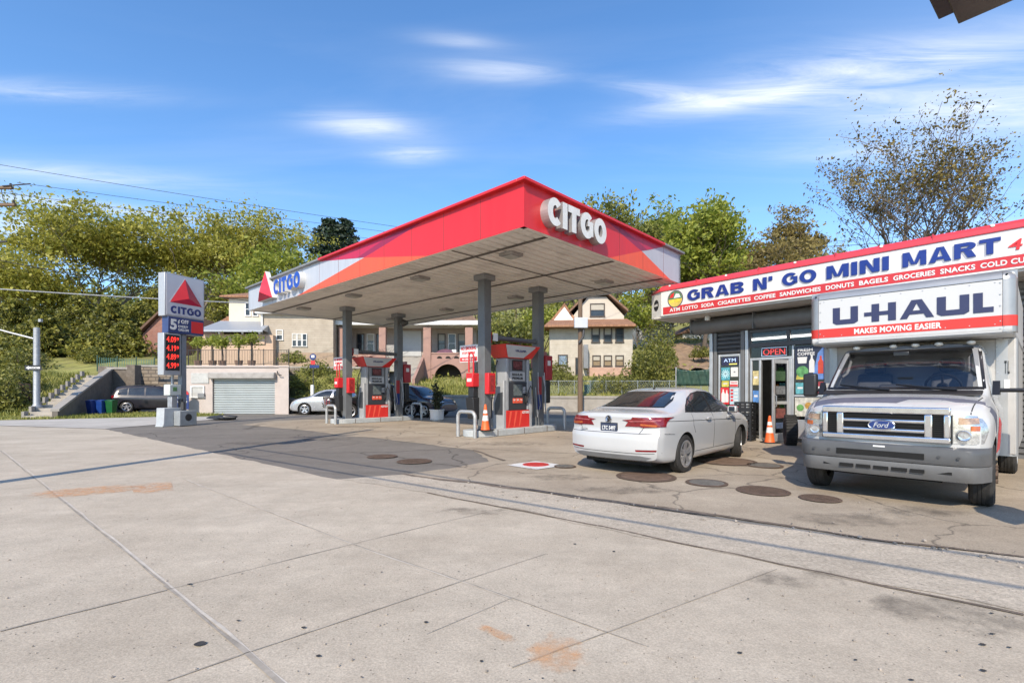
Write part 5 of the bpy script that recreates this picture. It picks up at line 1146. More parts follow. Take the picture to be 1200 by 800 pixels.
MB().box(XB+.013,XB+.016,cy+HW-.14,cy+HW-.08,1.42,1.55).build('sticker', white_paint, bxr)
text('T L', .05,.18, trim_black, bxr, TX((XB+.014,cy+HW-.11,1.72),rad(90)), .003,.02)
text('DC 1238 X', .30,.055, mat('stencil_grey', (.09,.09,.09), .6), bxr, TX((XF-.045,cy+.80,Z2-.075),rad(90),rad(-35)), .006,.01)
TT = TX((XF+.002,cy,0),rad(90))
text('MAKES MOVING EASIER', 1.02,.085, white_paint, fr_, TT @ TX((-.06,-.002,2.305)), .004,.035)
# block lettering of the name panel
lm = mat('name_blue', (.025,.03,.085), .4, var=.05); b = MB(); zc0, hgt = 2.43, .265; st_ = .098
def bar(x0,x1,z0,z1): b.box(x0,x1,-.006,.0005,zc0+z0*hgt,zc0+z1*hgt,0,TT)
def pol(pts): b.prism([(x,zc0+z*hgt) for x,z in pts],'y',-.006,.0005,0,TT)
def U(x,wd): bar(x,x+st_,.28,1); bar(x+wd-st_,x+wd,.28,1); pol([(x,.2795),(x,.12),(x+.05,0),(x+wd-.05,0),(x+wd,.12),(x+wd,.2795)])
U(-.83,.34)
bar(-.41,-.318,.34,.56)
bar(-.315,-.22,0,1); bar(-.2195,-.1105,.34,.56); bar(-.11,-.015,0,1)
x = .03; pol([(x,0),(x+.13,1),(x+.25,1),(x+.38,0),(x+.295,0),(x+.26,.22),(x+.12,.22),(x+.085,0)]) if False else None
pol([(x,0),(x+.135,1),(x+.195,1),(x+.195,.80),(x+.15,.42),(x+.195,.42),(x+.195,.22),(x+.115,.22),(x+.085,0)]); pol([(x+.1955,1),(x+.255,1),(x+.39,0),(x+.305,0),(x+.275,.22),(x+.1955,.22),(x+.1955,.42),(x+.24,.42),(x+.1955,.80)])
U(.45,.34)
bar(.83,.925,0,1); bar(.9255,1.03,.0,.26)
nm = b.build('lettering', lm, fr_, smooth=False)
for v in nm.data.vertices: v.co.y = cy+(v.co.y-cy)*.98-.04
b = MB(); b.box(-4.6,-.3,-.42,.42,.42,.60); b.box(-.9,.55,-.55,.55,.30,.46); b.tube([(0,-.8,.39),(0,.8,.39)],.05,8); b.build('chassis', well_m, trk)
# ================================================================ mini mart (local x to the viewer's right along the front, y inwards, z up; y=0 is the sign face)
MANG = math.atan2(-.774,.633); MO = Vector((4.58,15.04,0)); mart = thing('shop_building', 'convenience shop with a long white and red name board over a dark shuttered front', 'shop', MO, MANG)
XE, WY = 13.5, 1.25
shut = mat('shutter_grey', (.15,.152,.155), .5, metal=.25, var=.12, scale=3, dirt=.25); shut_d = mat('shutter_dark', (.075,.076,.08), .5, metal=.2, var=.12, scale=3); alum = mat('shopfront_aluminium', (.50,.51,.52), .35, metal=.55, var=.1, scale=4, dirt=.2); inner = mat('shop_interior', (.10,.095,.09), .8, var=.2)
# body shell with the doorway left open
b = MB(); b.box(.95,XE,8.0,8.2,0,4.3); b.box(.90,1.05,WY+.02,8.0,0,4.3); b.box(XE-.15,XE,WY+.02,8.0,0,4.3); b.box(1.05,4.2,WY+.02,WY+.2,3.05,3.6); b.build('wall', mat('shop_render', (.42,.40,.37), .8, var=.1, dirt=.3), mart)
b = MB(); b.box(4.20,XE-.15,WY+.02,WY+.2,0,3.6)
for i in range(28): b.prism([(WY+.019,.1+i*.12),(WY-.03,.13+i*.12),(WY-.03,.19+i*.12),(WY+.019,.215+i*.12)],'x',4.21,XE-.2)
b.build('shuttered_wall', shut, mart)
MB().box(.8,XE+.1,WY-.1,8.3,4.302,4.42).build('roof', grey_paint, mart); b = MB(); b.box(1.06,XE-.16,4.4,4.5,.02,3.0); b.box(4.22,4.3,WY+.2,4.4,.02,3.0); b.box(1.06,4.22,WY+.2,4.4,3.0,3.04); b.build('partition', inner, mart)
MB().box(1.06,4.2,WY-.05,4.4,.004,.03).build('shop_floor', mat('shop_tiles', (.25,.23,.2), .5, var=.2, scale=6), mart)
# name board
face = sign_white; ZS0, ZS1 = 3.66, 4.55
b = MB(); b.box(0,XE,0,WY+.4,ZS0,4.42); b.prism([(0,0),(0,WY+.4),(-.60,WY+.4),(-.60,.36)],'z',ZS0,4.42); sb_ = b.build('name_board', mat('board_case', (.70,.70,.69), .45, var=.05, dirt=.15, dirtcol=(.4,.37,.33)), mart, bevel=.01)
MB().box(.05,XE-.05,-.006,-.001,3.92,4.40).build('board_face', face, sb_)
MB().box(.06,XE-.05,-.009,-.002,3.70,3.915).build('red_band', mat('band_red', (.50,.03,.035), .4, var=.05, dirt=.08), sb_)
# padded red top edge
def arc(c, r, a0, a1, n): return [(c[0]+r*math.cos(lerp(a0,a1,i/n)), c[1]+r*math.sin(lerp(a0,a1,i/n))) for i in range(n+1)]
sec = arc((.11,4.44),.15,PI*1.05,PI*.5,8)+[(WY+.4,4.59),(WY+.4,4.43),(.02,4.40)]
rp_ = mat('awning_red', (.62,.05,.07), .4, var=.08, scale=2, dirt=.06)
b = MB(); b.prism(sec,'x',-.02,XE)
b.add([(-.02,-.035,4.42),(-.02,.11,4.59),(-.02,WY+.4,4.59),(-.62,WY+.4,4.43),(-.62,.35,4.43),(-.5,.48,4.59)],[(0,1,5,4),(1,2,5),(5,2,3),(4,5,3),(0,4,3,2)]); b.build('red_top', rp_, sb_, ang=30)
for i in range(8):
    x = .3+i*1.75; MB().lathe([(.035,0),(.03,.012),(.0001,.014)],10,T=TX((x,-.02,4.54),0,rad(60))).build('stud', white_paint, sb_)
    MB().box(x+.86,x+.875,-.038,.2,4.44,4.597).build('panel_joint', mat('joint_red', (.42,.035,.05), .5, var=.05), sb_)
MB().box(-.30,XE-.1,.06,WY+.3,ZS0-.05,ZS0-.002).build('soffit', mat('shop_soffit', (.50,.48,.44), .6, var=.15, dirt=.3), mart)
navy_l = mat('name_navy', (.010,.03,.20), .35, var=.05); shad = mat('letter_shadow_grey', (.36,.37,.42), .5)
# u position -> board x
def bx_(u): return ((u-600)*15.04-575*4.58)/(575*.633+.774*(u-600))
def word(s, u0, u1, z, h, m=navy_l):
    x0, x1 = bx_(u0), bx_(u1)
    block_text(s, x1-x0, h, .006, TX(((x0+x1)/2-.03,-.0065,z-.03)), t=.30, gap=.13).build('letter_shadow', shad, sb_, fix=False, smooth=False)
    block_text(s, x1-x0, h, .016, TX(((x0+x1)/2,-.0135,z)), t=.30, gap=.13).build('lettering', m, sb_, fix=False, smooth=False)
def small(s, u0, u1, z, h): x0, x1 = bx_(u0), bx_(u1); text(s, x1-x0, h, sign_white, sb_, TX(((x0+x1)/2,-.0125,z)), .006, .03)
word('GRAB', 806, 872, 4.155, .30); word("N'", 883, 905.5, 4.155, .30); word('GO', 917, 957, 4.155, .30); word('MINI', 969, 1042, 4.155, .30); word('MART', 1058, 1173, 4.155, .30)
text('4', .19, .20, sign_red, sb_, TX((bx_(1190),-.0125,4.11)), .012, .012, shear=.12)
for s, u0, u1 in (('ATM',785,797),('LOTTO',800,818),('SODA',822,837),('CIGARETTES',841.5,880),('COFFEE',884,909),('SANDWICHES',914,962),('DONUTS',968,1001),('BAGELS',1007,1041),('GROCERIES',1047,1096),('SNACKS',1102,1143),('COLD CUTS',1149,1215)):
    small(s, u0, u1, 3.805, .105)
# lottery roundel: ring, plain green and yellow fields, hills
def roundel(T, r, par):
    o = MB().lathe([(.0001,-.004),(r,-.004),(r,.0)],32,axis='y',T=T).build('roundel', mat('roundel_blue', (.03,.05,.12), .4), par)
    MB().lathe([(.0001,-.007),(r*.9,-.007),(r*.9,-.0045)],32,axis='y',T=T).build('roundel_field', mat('roundel_sky', (.55,.42,.10), .4, var=.3, scale=4), o)
    b = MB(); k = [(r*.88*math.cos(a),r*.88*math.sin(a)) for a in [PI*(.97+.5*0)+i*PI*.0 for i in range(1)]]
    pts = [(r*.88*math.cos(PI*i/12),r*.88*math.sin(PI*i/12)) for i in range(13)]; b.prism(pts,'y',-.009,-.0075,0,T); b.build('roundel_top', mat('roundel_green', (.05,.16,.09), .4, var=.4, scale=6), o)
    b = MB(); b.prism([(-r*.2,r*.10),(r*.1,r*.62),(r*.5,r*.55),(r*.72,r*.12)],'y',-.011,-.0095,0,T); b.build('roundel_peak', sign_white, o)
    b = MB(); b.prism([(-r*.75,r*.18),(-r*.5,r*.6),(-r*.1,r*.75),(-r*.25,r*.2)],'y',-.011,-.0095,0,T); b.build('roundel_dash', sign_red, o)
    text_mesh('LOTTERY', r*1.45, r*.36, .004, .05, T@TX((0,-.0095,-r*.22))).build('lettering', mat('roundel_yellow', (.75,.60,.06), .4), o, fix=False, smooth=False)
roundel(TX((bx_(791.5),-.007,4.12)), .26, sb_)
Ts_ = TX((-.30,.18,4.05), math.atan2(-.36,.60)) @ TX((0,-.006,0))
o = MB().lathe([(.0001,-.004),(.17,-.004),(.17,0)],28,axis='y',T=Ts_).build('side_roundel', black_plastic, sb_); text_mesh('LOTTERY', .24,.07,.004,.03,Ts_@TX((0,-.0045,0))).build('lettering', sign_white, o, fix=False, smooth=False)
for x in (1.1,5.0): MB().box(x,x+.12,.55,.67,ZS0-.20,ZS0-.052).build('eave_lamp', white_paint, mart, bevel=.02)
# roller shutter housing, ribbed panel, posts, transom
sec = arc((WY-.16,3.36),.22,-PI/2,-PI*1.5,10)+[(WY+.02,3.58),(WY+.02,3.14)]
MB().prism(sec,'x',.42,5.2).build('shutter_housing', shut, mart, ang=40)
for x in (.44,2.35,4.6): MB().box(x,x+.03,WY-.392,WY-.2,3.13,3.59).build('housing_strap', shut, mart, bevel=.004)
b = MB()
for i in range(5): z = 2.50+i*.125; b.prism([(WY-.02,z),(WY-.075,z+.03),(WY-.075,z+.085),(WY-.02,z+.115)],'x',1.17,1.86)
b.box(1.17,1.86,WY-.018,WY+.03,2.48,3.13); b.build('shutter_slats', shut_d, mart)
for x0,x1,m in ((.92,1.02,alum),(1.06,1.15,shut),(1.88,1.99,shut),(2.01,2.10,alum),(4.06,4.2,shut)): MB().box(x0,x1,WY-.10,WY+.06,.004,3.13).build('shutter_post', m, mart, bevel=.008)
b = MB(); b.box(2.11,4.05,WY-.06,WY+.02,3.04,3.13); b.box(2.11,4.05,WY-.06,WY+.02,2.62,2.74); b.box(3.12,3.2,WY-.05,WY+.02,2.742,3.038); b.box(2.11,2.16,WY-.05,WY+.02,2.742,3.038); b.build('transom_frame', shut_d, mart, bevel=.006)
for x0,x1 in ((2.17,3.11),(3.21,4.04)): MB().box(x0,x1,WY,WY+.012,2.745,3.035).build('transom_glass', glass_mat('shop_glass', alpha=.5), mart)
shop_glass = MATS['shop_glass']
# left display window
MB().box(1.23,1.80,WY,WY+.012,.62,2.40).build('window_glass', shop_glass, mart)
b = MB(); b.box(1.17,1.225,WY-.03,WY+.04,.1,2.47); b.box(1.805,1.86,WY-.03,WY+.04,.1,2.47); b.box(1.226,1.804,WY-.03,WY+.04,2.405,2.47); b.box(1.226,1.804,WY-.03,WY+.04,.1,.615); b.build('window_frame', alum, mart, bevel=.006)
# door frame, side light and open leaf
b = MB(); b.box(2.13,2.19,WY-.04,WY+.06,.02,2.25); b.box(2.38,2.44,WY-.04,WY+.06,.02,2.25); b.box(3.17,3.25,WY-.04,WY+.06,.02,2.25); b.box(2.13,3.25,WY-.04,WY+.06,2.252,2.32); b.build('door_frame', alum, mart, bevel=.006)
MB().box(2.195,2.375,WY,WY+.012,.10,2.24).build('side_light', shop_glass, mart)
MB().box(2.15,3.24,WY+.0,WY+.012,2.325,2.615).build('fanlight', shop_glass, mart)
dr = thing('door', None, None); dr.parent = mart; dr.location = (3.165,WY-.02,0); dr.rotation_euler = (0,0,rad(74))
b = MB(); b.box(-.62,-.54,-.025,.025,.03,2.22); b.box(-.08,0,-.025,.025,.03,2.22); b.box(-.54,-.08,-.025,.025,2.12,2.22); b.box(-.54,-.08,-.025,.025,.03,.24); b.box(-.54,-.08,-.02,.02,1.02,1.10); b.build('leaf_frame', alum, dr, bevel=.005)
MB().box(-.54,-.08,-.006,.006,.24,2.12).build('pane', shop_glass, dr); b = MB(); b.tube([(-.58,-.03,.95),(-.58,-.09,.97),(-.58,-.09,1.25),(-.58,-.03,1.27)],.012,8); b.build('handle', steel, dr)
for i,(z,h,c) in enumerate(((1.78,.26,(.10,.20,.10)),(1.40,.22,(.35,.36,.38)),(.78,.26,(.40,.12,.10)),(.45,.16,(.15,.22,.4)))): MB().box(-.50,-.14,-.012,-.0075,z-h/2,z+h/2).build('poster', mat('door_poster_%d'%i, tuple(q*.4 for q in c), .4, var=.6, scale=14), dr)
# right display window with the coffee poster
MB().box(3.30,4.04,WY,WY+.012,.62,2.60).build('window_glass', shop_glass, mart)
b = MB(); b.box(3.252,3.298,WY-.03,WY+.04,.1,2.615); b.box(3.30,4.05,WY-.03,WY+.04,.1,.61); b.box(3.30,4.05,WY-.02,WY+.03,1.22,1.28); b.build('window_frame', alum, mart, bevel=.006)
MB().prism([(1.9,.004),(3.4,.004),(3.4,.03),(1.9,.03)],'y',WY-.35,WY-.0).build('door_sill', mat('sill_concrete', (.36,.33,.29), .85, var=.15), mart)

def poster(name, label, x0, x1, z0, z1, m, y=WY-.012, cat='poster', group=None):
    t = thing(name, label, cat, MO+Matrix.Rotation(MANG,3,'Z') @ Vector(((x0+x1)/2,y,(z0+z1)/2)), MANG, group)
    MB().box(-(x1-x0)/2,(x1-x0)/2,0,.006,-(z1-z0)/2,(z1-z0)/2).build('sheet', m, t); return t
t = poster('neon_sign','red and blue OPEN sign over the shop door',2.45,3.14,2.335,2.60,black_plastic, WY-.035, 'open sign')
neon_r = mat('neon_red', (.5,.05,.05), .4, emit=(1,.10,.10), es=.45); neon_b = mat('neon_blue', (.3,.4,.6), .4, emit=(.55,.75,1), es=.7)
text('OPEN', .58,.17, neon_r, t, TX((0,-.003,0)), .012, -.008); b = MB(); pts = [(-.33,-.012,-.115),(.33,-.012,-.115),(.33,-.012,.115),(-.33,-.012,.115),(-.33,-.012,-.115)]; b.tube(pts,.006,6); b.build('border_tube', neon_b, t)
t = poster('coffee_poster','dark blue FRESH COFFEE poster with cups and bottles in the shop window beside the truck',3.32,4.03,1.66,2.57,mat('poster_navy',(.02,.025,.05),.4,var=.3),cat='poster')
text('FRESH', .36,.085, sign_white, t, TX((-.10,-.001,.36)), .003,.03); text('COFFEE', .42,.085, sign_white, t, TX((-.08,-.001,.25)), .003,.03)
MB().prism([(.06,-.43),(.345,-.43),(.345,.44),(.20,.25)],'y',-.003,-.0005).build('sky_patch', mat('poster_blue',(.12,.22,.50),.4,var=.3,scale=5), t)
MB().prism([(-.33,-.43),(.05,-.43),(.1,-.34),(-.3,-.3)],'y',-.003,-.0005).build('yellow_patch', mat('poster_yellow',(.45,.40,.08),.4,var=.3), t)
b = MB(); b.lathe([(.0001,-.006),(.15,-.006),(.15,-.0035)],24,axis='y',T=TX((-.17,0,-.22)) ); b.build('logo_disc', mat('poster_green',(.10,.28,.10),.4,var=.5,scale=8), t)
b = MB(); b.prism([(-.27,.0),(-.07,.0),(-.05,.17),(-.29,.17)],'y',-.006,-.0035); b.build('cup', sign_white, t)
def bottle_flat(x,z,s,m,nm): MB().prism([(x-.055*s,z-.2*s),(x+.055*s,z-.2*s),(x+.055*s,z+.06*s),(x+.02*s,z+.13*s),(x+.02*s,z+.2*s),(x-.02*s,z+.2*s),(x-.02*s,z+.13*s),(x-.055*s,z+.06*s)],'y',-.006,-.0035).build(nm, m, t)
bottle_flat(.06,-.02,1.15,sign_white,'pictured_bottle'); bottle_flat(.27,-.05,1.15,mat('poster_red',(.5,.06,.03),.4,var=.2),'pictured_bottle')
Tst = mat('dashed_strip_dark',(.02,.02,.02),.5)
b = MB()
for (x0,x1) in ((1.24,1.79),(2.2,3.2),(3.32,4.03)): pass
t = poster('milk_poster','red poster with two white bottles in the shop window behind the white car',1.24,1.50,.98,1.48,sign_red); bottle_flat(-.05,0,1.0,sign_white,'pictured_bottle'); bottle_flat(.06,-.01,.9,sign_white,'pictured_bottle')
t = poster('price_list','pale blue price list poster beside the red bottle poster',1.52,1.79,.98,1.48,mat('list_blue',(.40,.52,.58),.5,var=.2,scale=6))
for i in range(4):
    MB().box(-.11,-.03,-.003,-.0005,.14-i*.1,.20-i*.1).build('red_block', sign_red, t); MB().box(.0,.11,-.003,-.0005,.15-i*.1,.19-i*.1).build('white_block', sign_white, t)
t = poster('notice','white framed notice taped high in the shop window',1.55,1.77,1.80,2.08,sign_white); MB().box(-.02,.03,-.003,-.0005,-.02,.02).build('picture', grey_paint, t)
t = poster('notice','small red and white notice above the price list poster',1.52,1.77,1.50,1.68,sign_white); MB().box(-.12,.12,-.003,-.0005,-.08,-.02).build('red_strip', sign_red, t); text('TOBACCO', .2,.04, sign_red, t, TX((0,-.001,.035)), .003,.03)
t = poster('neon_sign','small blue and yellow neon sign at the top of the narrow shop window',1.28,1.78,2.14,2.38,mat('neon_panel',(.02,.02,.06),.3),WY-.03,'neon sign'); b = MB(); b.box(-.02,.22,-.006,-.0005,-.10,-.07); b.build('yellow_bar', mat('neon_yellow',(.6,.5,.1),.4,emit=(1,.8,.15),es=.6), t); text('ATM', .36,.10, neon_b, t, TX((0,-.001,.03)), .006,-.005)
t = poster('gift_poster','turquoise snowflake poster in the narrow shop window',1.26,1.52,1.70,2.08,mat('poster_teal',(.08,.30,.36),.4,var=.6,scale=7))
b = MB()
for i in range(6): b.box(-.012,.012,-.003,-.0005,-.13,.13,0,TX((0,0,0),0,0,i*PI/6))
b.build('flake', mat('flake_pale',(.45,.65,.70),.4), t)
t = poster('red_sign','red sign with white letters low in the narrow shop window',1.52,1.80,.64,.96,sign_red); text('MART', .24,.09, sign_white, t, TX((0,-.001,.05)), .003,.04)
t = poster('offer_board','white board of small pictures below the coffee poster',3.32,4.03,.70,1.20,mat('offer_board',(.50,.48,.42),.4,var=.5,scale=9))
for i in range(3): MB().lathe([(.0001,-.004),(.09,-.004),(.09,-.0005)],18,axis='y',T=TX((-.22+i*.2,0,.04 if i%2 else -.02))).build('pictured_plate', mat('plate_colour_%d'%i, ((.12,.3,.08),(.45,.25,.05),(.45,.08,.05))[i], .4, var=.5, scale=12), t)
# ---- inside the shop: shelves with goods, each its own thing
def mw(x,y,z=0): return MO+Matrix.Rotation(MANG,3,'Z') @ Vector((x,y,z))
def shelf(x,y,w,n,label,dz=.36,d=.35):
    t = thing('store_shelf', label, 'shelf', mw(x,y,.03), MANG, 'shelves inside the shop')
    MB().box(-w/2,w/2,d-.03,d,0,n*dz+.2).build('back_panel', dark_grey, t)
    for k in range(n): MB().box(-w/2,w/2,0,d-.031,.10+k*dz,.13+k*dz).build('shelf_board', steel, t)
    return t
shelf(2.75,2.6,.75,5,'dark shelf of goods seen through the open shop door'); shelf(3.67,WY+.25,.7,4,'shelf of snacks behind the window with the coffee poster',.40,.3)
kinds = []
def goods(name, mb, m): o = mb.build(name, m); return o
cols = [(.55,.05,.04),(.06,.12,.45),(.60,.42,.05),(.07,.30,.10),(.60,.58,.52),(.45,.16,.04),(.05,.30,.42),(.30,.06,.25)]
cname = ['red','blue','yellow','green','white','orange','turquoise','purple']
gi = 0
for sx, sy, w_, n_, dz_, where in ((2.75,2.6,.7,5,.36,'inside the open door'),(3.67,WY+.25,.66,4,.40,'under the coffee poster')):
    for k in range(n_):
        for j in range(5):
            c = gi % 8; gi += 1; x = sx-w_/2+.07+j*w_/5; z = .03+.13+k*dz_; lab = cname[c]; pos = ('far left','second','middle','fourth','far right')[j]; lev = ('bottom','second','third','fourth','top')[k]
            t = thing('snack_packet' if gi%3 else 'drink_bottle', '%s %s, %s of %s row %s' % (lab, 'snack packet' if gi%3 else 'drink bottle', pos, lev, where), 'packet' if gi%3 else 'bottle', mw(x,sy+.12,z), MANG+rnd.gauss(0,.15), 'goods in the shop')
            cm = mat('goods_'+lab, cols[c], .4, var=.35, scale=14)
            if gi%3:
                b = MB(); b.grid([[(-.05,-.005,0),(.05,-.005,0)],[(-.052,-.028,.06),(.052,-.028,.06)],[(-.052,-.03,.14),(.052,-.03,.14)],[(-.05,-.005,.20),(.05,-.005,.20)]]); b.grid([[(-.05,.0,0),(.05,.0,0)],[(-.052,.028,.06),(.052,.028,.06)],[(-.052,.03,.14),(.052,.03,.14)],[(-.05,.0,.20),(.05,.0,.20)]]); b.build('bag', cm, t, merge=.006)
                MB().box(-.035,.035,-.034,-.030,.07,.12).build('printed_patch', sign_white, t)
            else:
                MB().lathe([(.0001,0),(.035,0),(.035,.15),(.014,.20),(.014,.225),(.0001,.225)],12).build('bottle_body', cm, t); MB().lathe([(.016,.2255),(.016,.245),(.0001,.245)],10).build('bottle_cap', sign_white, t)
for (x,y,h,c,lab) in ((2.52,WY+.4,.30,(.03,.15,.5),'tall blue bag of ice salt'),(2.66,WY+.42,.24,(.5,.3,.03),'orange canister'),(2.56,WY+.25,.18,(.5,.05,.03),'red jug')):
    t = thing('jug', lab+' on the floor just inside the shop door', 'jug', mw(x,y,.031), MANG); b = MB(); b.lathe([(.0001,0),(.07,0),(.075,h*.7),(.03,h*.9),(.03,h),(.0001,h)],14); b.build('jug_body', mat('jug_'+lab.split()[-1]+str(int(h*100)), c, .4, var=.2), t); MB().tube([(.03,0,h*.95),(.09,0,h*.9),(.09,0,h*.6),(.07,0,h*.55)],.010,6).build('handle', black_plastic, t)
tl = MB().box(1.6,3.9,2.2,2.32,2.93,2.985).build('tube_lamp', mat('tube_light',(.8,.8,.8),.5,emit=(1,.97,.9),es=7.0), mart)
# crates and tyre outside
t = thing('crate_stack', 'stack of black slatted plastic crates against the shop wall by the white car', 'crates', mw(2.28,.60,.004), MANG+rad(6))
for k in range(5):
    b = MB(); z = k*.215
    for s in (-1,1):
        for (zz0,zz1) in ((0,.045),(.085,.115),(.165,.21)): b.box(-.22,.22,s*.19-.012,s*.19+.012,z+zz0,z+zz1); b.box(s*.22-.012,s*.22+.012,-.178,.178,z+zz0,z+zz1)
        for x in (-.2,-.07,.07,.2): b.box(x-.02,x+.02,s*.19-.0125,s*.19+.0125,z,z+.209)
        for y in (-.15,0,.15): b.box(s*.22-.0125,s*.22+.0125,y-.02,y+.02,z,z+.209)
    b.box(-.215,.215,-.185,.185,z+.003,z+.02); b.build('crate', black_plastic, t)
t = thing('spare_tyre', 'worn black truck tyre standing upright beside the moving truck', 'tyre', mw(3.55,.35,.004)+Vector((0,0,.38)), MANG-rad(62))
T_ = MB(); T_.lathe([(.21,-.10),(.25,-.135),(.33,-.135),(.37,-.11),(.375,-.05),(.375,.05),(.37,.11),(.33,.135),(.25,.135),(.21,.10),(.20,0)],40,axis='y',cap=False); T_.build('tyre_body', rubber, t)
b = MB()
for i in range(30):
    a = 2*PI*i/30; R = Matrix.Rotation(a,4,'Y')
    b.box(.365,.392,-.125,-.035,-.022,.018,0,R); b.box(.365,.392,.035,.125,-.005,.035,0,R); b.box(.368,.39,-.025,.025,-.02,.02,0,R)
b.build('tread', rubber, t)
tag(MB().lathe([(.19,.0),(.2,.02),(.2,.26),(.19,.28)],24).build('scrap_ring', rubber, None), None, None) if False else None

for (x0,z0,w_,h_,c,lab) in ((3.34,1.30,.22,.30,(.10,.32,.36),'turquoise drinks poster low in the coffee poster window'),(3.60,1.32,.20,.24,(.55,.20,.03),'orange offer card low in the coffee poster window'),(3.82,1.30,.20,.32,(.35,.05,.06),'dark red cigarette card low in the coffee poster window'),(2.20,1.55,.17,.40,(.5,.42,.2),'tan opening hours card on the narrow pane beside the door'),(2.20,1.05,.17,.34,(.08,.2,.45),'blue card on the narrow pane beside the door'),(1.27,1.50,.22,.18,(.5,.45,.08),'yellow price card over the red bottle poster'),(1.27,.66,.22,.28,(.1,.3,.12),'green lottery card low in the narrow shop window')):
    t = poster('window_card', lab, x0, x0+w_, z0, z0+h_, mat('card_'+lab.split()[0]+lab.split()[1], c, .4, var=.5, scale=11)); MB().box(-w_*.3,w_*.3,-.003,-.0005,-h_*.05,h_*.12).build('printed_strip', sign_white, t)
b = MB()
for i in range(10): b.box(2.2+i*.19,2.29+i*.19,WY-.012,WY-.002,2.585,2.61)
b.build('dashed_edge', sign_white, mart) if False else None
# ================================================================ houses, walls and stairs on the hillside
def win(root, x, z, w, h, y=0, fm=None, gm=None, bar=True, d=.07, fw_=.07, T=None):
    """window: frame proud of the wall at local y, looking towards -y"""
    fm = fm or white_paint; gm = gm or window_glass; b = MB(); x0,x1,z0,z1 = x-w/2,x+w/2,z-h/2,z+h/2
    b.box(x0,x1,y-d,y,z1-fw_,z1,0,T); b.box(x0-.03,x1+.03,y-d-.03,y,z0,z0+fw_,0,T); b.box(x0,x0+fw_,y-d,y,z0+fw_,z1-fw_,0,T); b.box(x1-fw_,x1,y-d,y,z0+fw_,z1-fw_,0,T)
    if bar: b.box(x0+fw_,x1-fw_,y-d+.01,y,z-.025,z+.025,0,T)
    o = b.build('window', fm, root); bl = rnd.choice((.0,.35,.5,.42)); BL = mat('window_blind', (.40,.37,.31), .7, var=.15, stretch=(1,1,14))
    if bl and bar: MB().box(x0+fw_+.01,x1-fw_-.01,y-.024,y-.0205,z1-fw_-bl*(h-2*fw_),z1-fw_-.005,0,T).build('blind', BL, o)
    b = MB(); b.box(x0+fw_,x1-fw_,y-.02,y-.003,z0+fw_,z1-fw_,0,T); b.build('pane', gm, o); return o
def hip(b, x0,x1,y0,y1,z,h,ov,ridge,mi=0): # hipped roof slab
    X0,X1,Y0,Y1 = x0-ov,x1+ov,y0-ov,y1+ov; ym = (Y0+Y1)/2
    v = [(X0,Y0,z),(X1,Y0,z),(X1,Y1,z),(X0,Y1,z),(X0+ridge,ym,z+h),(X1-ridge,ym,z+h),(X0,Y0,z-.12),(X1,Y0,z-.12),(X1,Y1,z-.12),(X0,Y1,z-.12)]
    b.add(v,[(0,1,5,4),(1,2,5),(2,3,4,5),(3,0,4),(6,7,1,0),(7,8,2,1),(8,9,3,2),(9,6,0,3),(9,8,7,6)],mi)
stucco_pink = mat('pink_stucco', (.34,.205,.165), .85, var=.1, scale=2, dirt=.25, dirtcol=(.2,.15,.13)); stucco_beige = tile_mat('beige_siding', (.42,.36,.285),(.45,.39,.31),(.34,.29,.24),3.0,.18,.8,msize=.06,bump=.25)
peach = mat('peach_stucco', (.50,.36,.26), .85, var=.08, scale=2, dirt=.15, dirtcol=(.25,.2,.15)); cream_sid = tile_mat('cream_siding', (.50,.45,.37),(.53,.48,.40),(.36,.32,.26),3.5,.16,.75,msize=.06,bump=.25)
shing_o = tile_mat('orange_shingle', (.30,.15,.085),(.38,.20,.115),(.13,.07,.045),.3,.16,.9,plane='xy',msize=.08); brick_red = tile_mat('red_brick', (.26,.085,.06),(.34,.12,.08),(.32,.27,.23),.22,.075,.9,msize=.13); stone_m = tile_mat('rubble_stone', (.23,.185,.14),(.32,.27,.21),(.13,.11,.09),.55,.26,.95,off=.37,msize=.12,bump=1.)
white_trim = mat('white_trim', (.68,.67,.64), .5, var=.06, dirt=.15); dark_trim = mat('brown_frame', (.06,.045,.035), .5, var=.15); conc_old = mat('old_concrete', (.33,.305,.27), .9, var=.15, scale=2, dirt=.5, dirtcol=(.13,.11,.09), bump=.4, bscale=20)
iron = mat('black_iron', (.02,.02,.02), .5, var=.2); garage_paint = mat('garage_masonry', (.47,.41,.375), .9, var=.1, scale=1.5, dirt=.4, dirtcol=(.30,.24,.21), bump=.5, bscale=14)
roller = mat('roller_door_grey', (.40,.43,.43), .45, metal=.3, var=.07, scale=1, dirt=.15); grey_sid = tile_mat('grey_siding', (.40,.41,.42),(.43,.44,.45),(.28,.28,.29),3.,.18,.8,msize=.06,bump=.2)

